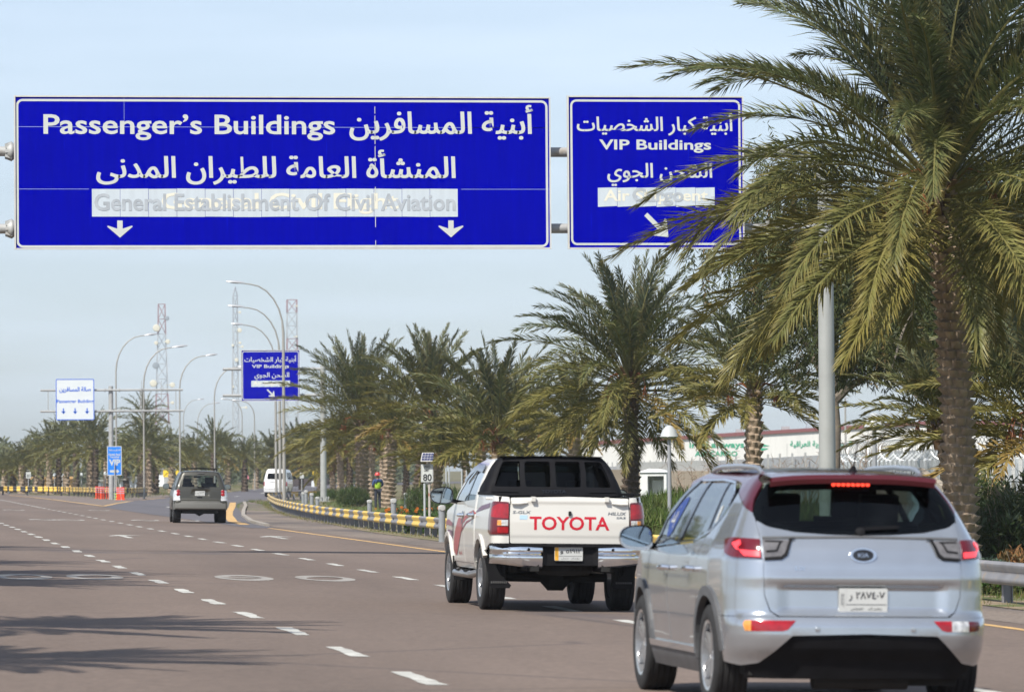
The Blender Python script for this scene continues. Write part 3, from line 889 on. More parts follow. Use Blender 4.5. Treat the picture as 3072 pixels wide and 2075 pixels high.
for k, px in enumerate((289, 293, 298, 303, 308, 313, 321, 328, 352, 356, 360, 364, 368, 372)):
    p = ground(px, 1495 + (1.5 if px > 300 else 0) - (2 if 350 < px else 0))
    if px > 347: p = at(px, 1496, 318)
    if dsrc is None:
        dsrc = thing('delineator_post', 'x', 'delineator', (p.x, p.y, gz(p.x)), 0, 'orange posts at the gore nose')
        mb = MB(); mb.tube([(0, 0, .04), (0, 0, .84)], .05, 8); mb.lathe([(.0, .05), (.14, .045), (.15, .0)], 10); mb.build('tube', M_ORANGE, dsrc)
        mb = MB()
        for z in (.42, .56, .70): mb.tube([(0, 0, z), (0, 0, z + .07)], .0525, 8, caps=False)
        mb.build('reflective_band', M_REFL, dsrc)
        o = dsrc
    else:
        o = copy_tree(dsrc); o.location = (p.x, p.y, gz(p.x))
    side = 'left of' if px < 347 else 'right of'
    kk = k if px < 347 else k - 8
    o['label'] = f'{ORD[kk]} orange post counting rightwards among those {side} the lime chevron board'
# ================================================================== STREET LAMPS
M_LPOLE = mat('lamp pole galvanised', (.32, .31, .285), .55, .2, var=.08, vscale=1)
M_LHEAD = mat('lamp head grey', (.42, .43, .45), .4, .2)
M_LENS = mat('lamp lens', (.22, .23, .25), .2, spec=.8)
def street_lamp(label, px, ytop, d, arm_px, group, base_y=None):
    b = at(px, 1480, d); zt = at(px, ytop, d).z
    z0 = gz(b.x); H = zt - z0
    o = thing('street_lamp', label, 'street lamp', (b.x, b.y, z0), 0, group)
    L = abs(arm_px) * d / FPX; s = 1 if arm_px > 0 else -1
    mb = MB(); bend = L * 1.05
    path = [(0, 0, 0), (0, 0, 1.2), (0, 0, H - bend)]
    for a in range(15, 91, 15):
        path.append((s * (L * .78) * (1 - math.cos(R(a * .93))), 0, H - bend + (bend - .10) * math.sin(R(a * .97))))
    tip = (s * L * .80, 0, H - .08); path.append(tip)
    n = len(path); mb.tube(path, [q * (1.0 if abs(arm_px) > 110 else .68) for q in (.105, .10, .075)] + [.05 - .003 * i for i in range(n - 3)], 10)
    mb.box((0, 0, .02), (.35, .35, .04)); mb.build('pole', M_LPOLE, o)
    tilt = R(6) * -s
    Mh = Matrix.Translation((s * L * .80, 0, H - .07)) @ Matrix.Rotation(tilt if abs(arm_px) < 150 else tilt, 4, 'Y')
    mb = MB(); rows = []
    hl = 1.02 if d < 330 else .86
    for i in range(9):
        t = i / 8; wv = .16 * math.sin(math.pi * min(1, .12 + t * .86)) ** .6; hv = .11 * math.sin(math.pi * (.15 + .75 * t)) ** .7
        rows.append([Mh @ Vector((s * hl * t, wv * math.cos(2 * math.pi * k / 12), hv * (math.sin(2 * math.pi * k / 12) if k < 6 else .35 * math.sin(2 * math.pi * k / 12)))) for k in range(12)])
    mb.add([q for r in rows for q in r], [(i * 12 + k, i * 12 + (k + 1) % 12, (i + 1) * 12 + (k + 1) % 12, (i + 1) * 12 + k) for i in range(8) for k in range(12)] + [tuple(range(12)), tuple(96 + k for k in range(12))])
    mb.build('lamp_head', M_LHEAD, o)
    mb = MB(); mb.lathe([(0, -.055), (.09, -.05), (.10, -.03)], 10, Mh @ Matrix.Translation((s * hl * .55, 0, 0)) @ Matrix.Diagonal((2.2, 1, 1, 1))); mb.build('lens', M_LENS, o)
GR = 'street lamps arching left beside the distant VIP board'
GL = 'street lamps arching right over the ramp'
street_lamp('tallest nearest street lamp arching left, its pole crossing the distant VIP board', 853, 846, 268, -144, GR)
street_lamp('middle of three street lamps arching left, its pole just left of the tallest', 841, 918, 304, -132, GR)
street_lamp('lowest of three street lamps arching left near the white van', 829, 971, 340, -120, GR)
for lb, px, yt, d, arm in (('largest right arching street lamp, beside the post of the white passenger sign', 350, 1003, 336, 108),
                           ('right arching street lamp crossing the red and white radio mast, wider lamp of that pair', 433, 1039, 324, 108),
                           ('right arching street lamp rising directly behind the olive hatchback’s left rear corner', 541, 1064, 352, 98),
                           ('right arching street lamp whose arm reaches the left end of the VIP gantry', 645, 1098, 392, 90),
                           ('thin far street lamp seen low beyond the radio mast, first of the faint pair', 552, 1197, 640, 54),
                           ('thin far street lamp seen low beyond the radio mast, second of the faint pair', 594, 1208, 600, 60),
                           ('slim far lamp pole standing behind the lower half of the VIP board', 728, 1196, 520, -50),
                           ('slim far lamp pole right beneath the centre of the VIP board', 765, 1200, 470, -50)):
    street_lamp(lb, px, yt, d, arm, GL if arm > 0 else 'far street lamps beyond the ramp')
# ================================================================== RADIO MASTS
M_MRED = mat('mast red hazed', (.30, .20, .22), .7); M_MWHITE = mat('mast white', (.40, .43, .46), .7); M_MGREY = mat('mast grey', (.34, .37, .41), .7); M_DISH = mat('dish cream', (.66, .64, .54), .5)  # the mast's red is paled in its base colour to suggest haze
M_DRUM = mat('dish grey', (.30, .34, .38), .5)
def mast(label, px, ytop, d, wtop, wbot, bands, dishes, spire=0):
    b = at(px, 1450, d); zt = at(px, ytop, d).z; H = zt + .3
    o = thing('radio_mast', label, 'radio mast', (b.x, b.y, -.3))
    mb = MB(); n = max(8, int(H / 2.2)); k_ = d / FPX
    def wid(z): return (wbot + (wtop - wbot) * min(1, z / (H * .95)) ** .8) * k_
    for i in range(n):
        z0, z1 = H * i / n, H * (i + 1) / n
        mb.m = bands(z0 / H)
        a, c = wid(z0) / 2, wid(z1) / 2
        cr_ = [(-1, -1), (1, -1), (1, 1), (-1, 1)]
        for j in range(4):
            p, q = cr_[j], cr_[(j + 1) % 4]
            t = .07 * max(1, d / 700)
            mb.bar((p[0] * a, p[1] * a, z0), (p[0] * c, p[1] * c, z1), t * 1.5)
            mb.bar((p[0] * a, p[1] * a, z0), (q[0] * c, q[1] * c, z1), t * .7)
            mb.bar((q[0] * a, q[1] * a, z0), (p[0] * c, p[1] * c, z1), t * .7)
            mb.bar((p[0] * c, p[1] * c, z1), (q[0] * c, q[1] * c, z1), t)
    if spire:
        mb.m = 2
        for j in ((-1, -1), (1, 1), (1, -1), (-1, 1)): mb.bar((j[0] * wid(H) / 2, j[1] * wid(H) / 2, H), (0, 0, H + spire), .12)
    mb.build('lattice', [M_MRED, M_MWHITE, M_MGREY], o, smooth=False)
    for dx, y, r, m in dishes:
        z = at(px, y, d).z + .3
        mb = MB(); rr_ = r * k_
        Md = Matrix.Translation((dx * k_, -wid(z) / 2 - .3, z)) @ Matrix.Rotation(R(90), 4, 'X')
        mb.lathe([(0, .25 * rr_), (rr_ * .9, .2 * rr_), (rr_, 0), (rr_ * .95, -.35 * rr_), (rr_ * .3, -.6 * rr_), (0, -.6 * rr_)], 16, Md)
        mb.bar((dx * k_, -wid(z) / 2 - .3, z), (dx * k_ * .4, 0, z), .12)
        mb.build('dish', m, o)
mast('red and white lattice radio mast with round dishes behind the passenger sign gantry', 488, 912, 760, 20, 56, lambda t: 0 if t > .80 or .30 < t < .47 else 1,
     [(-17, 984, 11, M_DISH), (15, 955, 7, M_DRUM), (17, 1025, 7, M_DISH), (-20, 1096, 10, M_DRUM), (-27, 1150, 11, M_DISH), (30, 1155, 8, M_DISH), (-18, 1029, 6, M_DISH), (30, 1208, 5, M_DISH)])
mast('slender grey and white lattice mast with dark spire left of the VIP board', 709, 888, 820, 13, 22, lambda t: 2 if t > .83 or .52 < t < .62 else 1,
     [(13, 937, 4, M_DISH), (12, 991, 7, M_DISH), (-9, 1036, 4, M_DISH), (13, 1028, 4, M_DISH), (2, 1080, 6, M_DISH), (20, 1040, 4, M_DISH), (-9, 1160, 4, M_DISH), (30, 1222, 4, M_DISH)], spire=1.6)
mast('dark red topped lattice mast rising behind the distant VIP board', 879, 899, 840, 29, 38, lambda t: 0 if t > .87 or .60 < t < .74 else 1, [(14, 918, 3, M_DISH), (12, 1010, 3, M_DISH)])
# ================================================================== PALMS
M_FROND = leafmat('palm frond', (1.12, 1.12, 1.1), trans=.28, rough=.48)
M_LEAF = leafmat('broad leaf', trans=.3, rough=.5)
M_GRASS = leafmat('grass blade', trans=.35, rough=.6)
M_TRUNK = mat('palm trunk', (.28, .215, .155), .9, var=.28, vscale=5, bump=.5, bscale=26, stretch=(1, 1, .7))
M_TRUNKD = mat('palm trunk dark', (.085, .062, .045), .9, var=.3, vscale=5, bump=.5, bscale=26)
def mixc(a, b, t): return tuple(x + (y - x) * t for x, y in zip(a, b))
YOUNG, MID, OLD, DRY = (.074, .097, .060), (.086, .108, .044), (.190, .174, .050), (.27, .17, .05)
def add_frond(V, F, C, rg, L, el0, az, droop, nl, ll, lw, col, roll, base, stem=.16):
    N = 14
    pts = [np.array([0., 0., 0.])]; tn = []
    sw = rg.uniform(-.25, .25)
    for i in range(N):
        t = (i + .5) / N
        e = el0 - droop * t ** 1.35; h = sw * t * t
        d = np.array([math.cos(e) * math.cos(h), math.cos(e) * math.sin(h), math.sin(e)]); tn.append(d)
        pts.append(pts[-1] + d * L / N)
    pts = np.array(pts); tn = np.array(tn + [tn[-1]])
    ca, sa = math.cos(az), math.sin(az)
    RZ = np.array([[ca, -sa, 0], [sa, ca, 0], [0, 0, 1]])
    def frame(i, t):
        T = tn[i]; S = np.cross(T, [0, 0, 1.]); S /= max(np.linalg.norm(S), 1e-6)
        U = np.cross(S, T); r = roll * (.3 + .7 * t)
        return T, S * math.cos(r) + U * math.sin(r), U * math.cos(r) - S * math.sin(r)
    # midrib, a three sided tapering rod
    n0 = len(V)
    rw = .030 * L / 4
    stemc = mixc((.24, .21, .075), col, .35)
    for i in range(N + 1):
        t = i / N; T, S, U = frame(i, t); w_ = rw * (1 - t) ** .8 + .004
        for a in ((-1, .0), (1, .0), (0, -1.1)):
            p = RZ @ (pts[i] + S * a[0] * w_ + U * a[1] * w_) + base
            V.append(tuple(p)); C.append(stemc)
    for i in range(N):
        for k in range(3):
            F.append((n0 + i * 3 + k, n0 + i * 3 + (k + 1) % 3, n0 + (i + 1) * 3 + (k + 1) % 3, n0 + (i + 1) * 3 + k))
    for j in range(nl):
        t = stem + (1 - stem) * (j + .5) / nl
        fi = t * N; i = min(int(fi), N - 1); q = fi - i
        P = pts[i] * (1 - q) + pts[i + 1] * q
        T, S, U = frame(i, t)
        prof = min(1., .25 + (t - stem) * 4.5) * (1 - .62 * max(0, (t - .45) / .55) ** 1.6)
        for sd in (-1, 1):
            ang = R(62 - 40 * t) + rg.uniform(-.16, .16)
            lift = rg.choice((.05, .45, .9)) + rg.uniform(-.2, .2)
            D = T * math.cos(ang) + (S * sd * math.cos(lift) + U * math.sin(lift)) * math.sin(ang)
            l = ll * prof * rg.uniform(.85, 1.12); w_ = lw * (.7 + .5 * prof) * rg.uniform(.8, 1.15)
            W_ = np.cross(D, U * .8 + S * sd * rg.uniform(-.9, .5)); W_ /= max(np.linalg.norm(W_), 1e-6)
            dr = np.array([0, 0, -1.]) * l * (.10 + .10 * rg.random())
            P0 = P; P1 = P + D * l * .42 + W_ * w_; P2 = P + D * l + dr; P3 = P + D * l * .42 - W_ * w_
            n = len(V); k = rg.uniform(.82, 1.2)
            cc = tuple(c * k for c in col); ct = tuple(c * k for c in mixc(col, DRY, .25 + .3 * rg.random()))
            for p, c in ((P0, cc), (P1, cc), (P2, ct), (P3, cc)):
                V.append(tuple(RZ @ p + base)); C.append(c)
            F.append((n, n + 1, n + 2, n + 3))
def crown_mesh(name, seed, nf, L, nl, ll=.50, lw=.016, lowest=-62, top=86, yellow=1., dk=1., core=True):
    rg = random.Random(seed); V, F, C = [], [], []
    for i in range(nf):
        u = (i + .5) / nf
        el = R(top + (lowest - top) * u ** 1.22) + rg.uniform(-.12, .12)
        az = i * 2.39996 + rg.uniform(-.3, .3)
        droop = R(18 + 62 * math.sin(math.pi * min(1, u * 1.02)) ** .8) * rg.uniform(.75, 1.2) * dk
        if u > .72: droop = R(rg.uniform(20, 46))
        Lf = L * (.86 + .20 * min(1, u * 2.2)) * rg.uniform(.88, 1.08) * (1 - .18 * max(0, u - .7) / .3)
        if u < .35: col = mixc(YOUNG, MID, u / .35 * .8)
        else: col = mixc(MID, OLD, min(1, (u - .35) / .5 * yellow * rg.uniform(.5, 1.25)))
        if u > .8 and rg.random() < .16 * yellow: col = mixc(col, DRY, .7)
        base = np.array([.13 * math.cos(az), .13 * math.sin(az), .30 - .75 * u])
        add_frond(V, F, C, rg, Lf, el, az, droop, nl, ll * L / 4, lw, col, rg.uniform(-.7, .7), base)
    if core:
        m = MB()
        for k in range(46):          # cut leaf bases and fibre round the growing point
            az = k * 2.39996; z = .18 - .95 * k / 46; r_ = .20 + .06 * (k / 46)
            m.col = mixc((.16, .085, .045), (.24, .16, .09), rg.random()) if rg.random() < .75 else (.34, .26, .12)
            d = Vector((math.cos(az), math.sin(az), 1.2 + rg.uniform(-.2, .4))).normalized()
            a = Vector((math.cos(az) * r_ * .6, math.sin(az) * r_ * .6, z)); m.bar(a, a + d * rg.uniform(.22, .42), .10, .03)
        m.col = (.10, .06, .035)
        m.lathe([(.16, -1.1), (.25, -.7), (.26, -.3), (.20, .1), (.05, .35), (0, .36)], 14)
        for k in range(7):           # dried flower stalks
            az = rg.uniform(0, 6.28); m.col = (.26, .09, .035)
            pth = [Vector((math.cos(az) * r_, math.sin(az) * r_, z)) for r_, z in ((.2, .0), (.45, .22), (.75, .12), (.9, -.15))]
            m.tube(pth, [.022, .02, .016, .01], 5)
            for q in range(14):
                e = pth[-1] + Vector((rg.uniform(-.12, .12), rg.uniform(-.12, .12), -rg.uniform(.2, .5)))
                m.bar(pth[-1], e, .010)
        n = len(V); V += m.v; C += m.c; F += [tuple(i + n for i in f) for f in m.f]
    me = bpy.data.meshes.new(name); me.from_pydata(V, [], F)
    ca = me.color_attributes.new('tint', 'FLOAT_COLOR', 'POINT')
    ca.data.foreach_set('color', np.c_[np.array(C, dtype=np.float32), np.ones(len(C), dtype=np.float32)].ravel())
    me.materials.append(M_FROND); me.update()
    return me
def trunk_mb(H, r0, r1, lean, nu, cell, seed, bulge=.25, depth=.42):
    """leaf-scarred trunk: staggered scales, each sticking out at its upper edge"""
    rg = random.Random(seed); mb = MB()
    nrow = max(4, int(H / cell * 5)); nb = 8
    ph = [rg.uniform(-.3, .3) for _ in range(400)]
    rows = []
    for j in range(nrow + 1):
        z = H * j / nrow; t = z / H
        r_ = (r0 + (r1 - r0) * t) * (1 + bulge * math.exp(-z / .35))
        cx = lean[0] * (t ** 1.4) + lean[2] * math.sin(math.pi * t); cy = lean[1] * t
        row = []
        for k in range(nu):
            a = 2 * math.pi * k / nu
            u = a / (2 * math.pi) * nb
            zz = z / cell + u * (1. / nb) * 1.0
            ri = int(math.floor(zz)); fz = zz - ri
            uu = u + (.5 if ri % 2 else 0) + ph[ri % 400] * .25
            fu = (uu - math.floor(uu)) * 2 - 1
            lens = max(0, 1 - abs(fu) ** 2.2)
            prof = min(1, fz / .78) if fz < .86 else max(0, (1 - fz) / .14)
            f = prof * (.12 + .88 * lens) * (.8 + .4 * math.sin(ri * 12.9 + math.floor(uu) * 7.3) ** 2)
            rad = r_ * (1 - depth * .5 + depth * f)
            row.append((cx + rad * math.cos(a), cy + rad * math.sin(a), z))
        rows.append(row)
    mb.add([p for r_ in rows for p in r_], [(j * nu + k, j * nu + (k + 1) % nu, (j + 1) * nu + (k + 1) % nu, (j + 1) * nu + k) for j in range(nrow) for k in range(nu)])
    return mb
PALMS = []
def palm(label, pb, d, pt, yc, r0, r1, crown, sc, rz, group=None, zbase=None, res=(30, .20), dark=False, bow=0., tilt=(0, 0), bulge=.25):
    b = at(pb, 1500, d); c = at(pt, yc, d)
    z0 = bank(b.x, b.y) if b.x > 14.5 and b.y < 296 else gz(b.x) - .03 if zbase is None else zbase
    H = c.z - z0
    o = thing('date_palm', label, 'palm', (b.x, b.y, z0), 0, group)
    lean = (c.x - b.x, c.y - b.y, bow)
    t = trunk_mb(H, r0, r1, lean, res[0], res[1], int(pb * 7 + d), bulge).build('trunk', M_TRUNKD if dark else M_TRUNK, o)
    if H > 6: t.data.shade_smooth()
    k = bpy.data.objects.new('crown', crown); COL.objects.link(k); k.parent = o
    k.location = (lean[0], lean[1], H); k.scale = (sc, sc, sc); k.rotation_euler = (tilt[0], tilt[1], rz)
    return o
CR_HERO = crown_mesh('crown', 11, 110, 4.75, 150, dk=.84, ll=.60, lw=.0140, lowest=-32, top=87, yellow=.8)
CR_MID = crown_mesh('crown', 5, 98, 3.8, 80, dk=.86, ll=.60, lw=.018, lowest=-34)
CR_V = [crown_mesh('crown', 20 + i, 56, 3.7, 62, dk=.64, ll=.60, lw=.028, lowest=(-12, -18, -8, -4)[i], top=(84, 86, 80, 88)[i], yellow=(1.2, 1.5, .8, 1.1)[i]) for i in range(4)]
CR_BROAD = crown_mesh('crown', 9, 78, 4.5, 72, dk=.60, ll=.60, lw=.022, lowest=-12)
CR_FAR = [crown_mesh('crown', 40 + i, 40, 3.4, 24, ll=.60, lw=.040, lowest=(-24, -14, -34)[i], yellow=(.5, .8, .35)[i], core=False) for i in range(3)]
GPALM = 'date palms along the right verge'
palm('largest date palm, nearest the camera, its fronds hanging over the near VIP board', 2884, 77, 2822, 548, .262, .24, CR_HERO, 1.0, 1.1, GPALM, res=(80, .15), bow=.03, tilt=(0, R(-3)))
palm('tall dark trunked date palm standing directly behind the white pickup', 1893, 150, 1890, 1142, .27, .23, CR_MID, 1.08, .4, GPALM, res=(44, .20), dark=True)
palm('date palm with peeled pale trunk rising behind the roof of the silver hatchback', 2258, 134, 2263, 1168, .26, .22, CR_V[0], .80, 2.2, GPALM, res=(44, .20))
palm('broad date palm with swollen trunk foot overlapping the distant VIP board', 1088, 250, 1082, 1262, .36, .31, CR_BROAD, 1.06, 2.5, GPALM, res=(36, .22), bulge=.35)
palm('pale upright date palm crown between the swollen trunked palm and the pickup roof', 1490, 190, 1496, 1302, .27, .24, CR_V[2], 1.06, 3.0, GPALM)
palm('date palm with tall grey fronds right beside the broad swollen palm', 1250, 226, 1290, 1232, .27, .24, CR_V[3], 1.12, 1.3, GPALM, dark=True)
palm('short date palm just above the pickup roof, left of the tall dark trunk', 1722, 176, 1725, 1262, .26, .24, CR_V[1], .66, 4.4, GPALM)
palm('thick pale trunked date palm standing left of the speed limit sign', 1165, 236, 1175, 1296, .34, .30, CR_V[1], .62, 5.1, GPALM)
palm('short date palm whose trunk stands directly behind the speed limit sign post', 1304, 196, 1318, 1372, .22, .20, CR_V[3], .60, .2, GPALM)
palm('short date palm with drooping yellow fronds between speed sign and pickup', 1440, 210, 1445, 1318, .25, .22, CR_V[1], .66, 2.7, GPALM)
for i, (x, d, y, s) in enumerate(((1024, 320, 1340, .72), (1049, 335, 1350, .7), (1112, 300, 1335, .62), (1150, 330, 1345, .7), (1218, 345, 1350, .75), (1400, 260, 1335, .75), (1590, 250, 1290, .8), (1640, 300, 1335, .55), (1000, 400, 1395, 1.0), (960, 430, 1380, 1.0), (905, 470, 1375, 1.05), (862, 500, 1390, 1.0))):
    palm(f'{ORD[i]} of the smaller date palms behind the guardrail, ordered as built from the gantry post outward' if 0 else
         ['slim date palm immediately right of the distant gantry post', 'second slim date palm right of the distant gantry post', 'slim trunk hugging the right side of the swollen trunked palm', 'slim date palm behind the worker in the red helmet',
          'slender date palm behind the thick pale trunk and the speed sign', 'yellowish date palm seen just left of the pickup mirror', 'low date palm whose fronds touch the pickup roof’s left half', 'low date palm behind the pickup roof’s right half',
          'date palm immediately left of the distant gantry post', 'far date palm behind the three left arching lamp poles', 'far date palm just right of the white van', 'far date palm directly above the white van roof'][i],
         x, d, x + (i * 7 % 5 - 2) * 3, y, .24, .21, CR_V[i % 4], s, i * 1.7, GPALM, res=(20, .24), dark=(i % 3 == 1))
FARP = [(14, 430, 1412, .75), (41, 440, 1405, .85), (66, 425, 1398, .9), (82, 440, 1392, .9), (125, 430, 1378, .95), (150, 420, 1366, 1.1), (176, 415, 1352, 1.15), (200, 425, 1340, 1.2), (230, 410, 1350, 1.25), (269, 400, 1342, 1.3), (286, 392, 1348, 1.3),
        (421, 395, 1362, 1.15), (447, 385, 1350, 1.25), (467, 400, 1368, 1.0), (432, 470, 1262, 1.10), (515, 420, 1372, 1.0), (585, 450, 1380, 1.1), (640, 430, 1362, 1.25), (684, 460, 1372, 1.0), (735, 440, 1380, .9), (768, 500, 1388, 1.1), (815, 470, 1372, 1.1), (-20, 440, 1400, .9), (108, 450, 1388, .8), (320, 430, 1375, .9), (560, 500, 1385, 1.0), (380, 480, 1385, 1.0)]
FARP.sort()
names = ['far palm at the extreme left end of the distant row', 'leftmost clear far palm above the checked barrier', 'far palm second from the left picture edge', 'far palm just left of the small distant speed sign', 'far palm directly behind the small distant speed sign',
         'far palm left of the orange yellow hall', 'far palm in front of the left end of the orange yellow hall', 'far palm in front of the orange yellow hall, first of the dark group', 'far palm in front of the hall’s middle, second of the dark group', 'tall far palm before the hall’s right half',
         'far palm at the right end of the orange yellow hall', 'wide far palm under the white passenger sign', 'dark wide far palm left of the azure VIP sign', 'far palm right of the azure VIP sign, low and bushy', 'far palm low behind the second right arching lamp',
         'leftmost trunk of the cluster behind the second right arching lamp', 'tallest far palm, rising above the gantry arm before the radio mast', 'dense far palm in the cluster behind the second right arching lamp', 'rightmost trunk of the cluster behind the second right arching lamp', 'far palm directly above the olive hatchback’s left half', 'far palm behind the olive hatchback’s right half',
         'low far palm peeping over the olive hatchback roof', 'wide dark far palm right of the olive hatchback', 'far palm left of the slender grey mast foot', 'far palm beneath the distant VIP board’s left edge', 'far palm beneath the distant VIP board’s centre', 'far palm beneath the distant VIP board’s right edge']
for i, (x, d, y, s) in enumerate(FARP):
    palm(names[i], x, d, x + (i * 5 % 7 - 3), y - 4, .30, .26, CR_FAR[i % 3], s * .80, i * 2.1, 'far palms beyond the ramp', res=(12, .3), dark=(i % 2 == 0))
# palms on the median at the left, outside the frame: their shadows lie on the carriageway
for i, (X, Y, H, s) in enumerate(((-3.9, 36.5, 7.0, .8), (-3.9, 44.8, 8.4, .95), (-4.4, 65, 8.2, 1.0), (-4.0, 71.5, 8.2, 1.0), (-4.5, 81, 8, .9), (-4.6, 99, 8, 1.0))):
    o = thing('date_palm', 'median palm left outside the picture, known by its shadow on the road', 'palm', (X, Y, gz(X)), 0, 'median palms')
    trunk_mb(H, .26, .22, (.2, 0, .1), 16, .22, i).build('trunk', M_TRUNK, o)
    k = bpy.data.objects.new('crown', CR_V[i % 4]); COL.objects.link(k); k.parent = o; k.location = (.2, 0, H); k.scale = (s, s, s); k.rotation_euler = (0, 0, i)
# small leaning palms at the right edge
palm('low date palm with fronds drooping between the hatchback roof and the big trunk', 2872, 92, 2815, 1262, .17, .15, CR_V[2], .50, 1.0, GPALM, res=(24, .2), dark=True)
palm('low yellowish date palm cut by the right picture edge', 3128, 90, 3120, 1262, .22, .2, CR_V[1], .80, 2.0, GPALM, res=(24, .2))

# ================================================================== BROAD-LEAVED TREES AND SHRUBS
def leaf(V, F, C, p, d, l, w_, c, rg):
    d = d / max(np.linalg.norm(d), 1e-6)
    s = np.cross(d, [rg.uniform(-1, 1), rg.uniform(-1, 1), rg.uniform(-1, 1)]); s /= max(np.linalg.norm(s), 1e-6)
    n = len(V); m = p + d * l * .45
    V += [tuple(p), tuple(m + s * w_), tuple(p + d * l), tuple(m - s * w_)]; C += [c] * 4; F.append((n, n + 1, n + 2, n + 3))
def leaf_obj(name, V, F, C, m, parent=None):
    me = bpy.data.meshes.new(name); me.from_pydata(V, [], F)
    ca = me.color_attributes.new('tint', 'FLOAT_COLOR', 'POINT')
    ca.data.foreach_set('color', np.c_[np.array(C, dtype=np.float32), np.ones(len(C), dtype=np.float32)].ravel())
    me.materials.append(m); me.update()
    o = bpy.data.objects.new(name, me); COL.objects.link(o); o.parent = parent
    return o
def weeping_tree(label, px, d, H, W_, seed, group=None, nstr=620, low=.20, left=1.):
    rg = random.Random(seed); b = at(px, 1500, d); z0 = bank(b.x, b.y)
    o = thing('weeping_tree', label, 'tree', (b.x, b.y, z0), 0, group)
    mb = MB(); tips = []
    mb.tube([(0, 0, 0), (.1, 0, H * .18), (.0, .1, H * .34)], [q * min(1, W_ / 4.4) for q in (.30, .22, .16)], 10)
    for i in range(13):
        az = i * 2.4; el = R(rg.uniform(28, 75)); L = rg.uniform(.30, .62) * H
        a = Vector((0, .1, H * rg.uniform(.22, .36)))
        pth = [a]
        for k in range(1, 6):
            e = el - R(12) * k
            pth.append(pth[-1] + Vector((math.cos(az) * math.cos(e) * W_ * .23, math.sin(az) * math.cos(e) * W_ * .23, math.sin(e) * L / 4)))
        mb.tube(pth, [.14, .11, .08, .055, .035, .02], 7)
        tips += pth[1:]
    mb.build('trunk', mat('grey bark', (.15, .125, .10), .9, var=.3, vscale=4, bump=.6, bscale=18), o)
    V, F, C = [], [], []
    for s in range(nstr):
        t = rg.choice(tips); sp = W_ * .17
        p = np.array([t.x + rg.gauss(0, sp), t.y + rg.gauss(0, sp), t.z + abs(rg.gauss(0, H * .05))])
        Ls = rg.uniform(.8, 2.6) * H / 11
        d = np.array([rg.uniform(-.5, .5), rg.uniform(-.5, .5), rg.uniform(-.1, .4)])
        g = rg.random()
        c0 = mixc((.040, .056, .018), (.115, .122, .040), g * .8) if rg.random() < .94 else (.16, .11, .04)
        n = int(Ls / .055)
        for k in range(n):
            d = d + np.array([rg.uniform(-.06, .06), rg.uniform(-.06, .06), -.14]); dd = d / np.linalg.norm(d)
            p = p + dd * .055
            if p[2] < H * low * rg.uniform(.7, 1.4): break
            kk = rg.uniform(.75, 1.3); c = tuple(q * kk for q in c0)
            sd = np.array([rg.uniform(-1, 1), rg.uniform(-1, 1), rg.uniform(-.9, .2)])
            leaf(V, F, C, p, dd * .5 + sd, rg.uniform(.13, .24), .019, c, rg)
            if k % 2: leaf(V, F, C, p, dd * .8 - sd, rg.uniform(.10, .20), .018, c, rg)
    leaf_obj('crown', V, F, C, M_LEAF, o)
    return o
weeping_tree('tall weeping tree with hanging narrow leaves filling the gap behind the largest palm', 2850, 116, 13.0, 4.6, 3, nstr=3000, low=.22)
weeping_tree('weeping tree cut by the right picture edge, behind the largest palm', 3110, 120, 12, 5.0, 4, nstr=2400, low=.2)
weeping_tree('thin weeping tree between the gantry post and the largest palm’s crown', 2500, 128, 11.8, 2.3, 9, nstr=1300, low=.42)
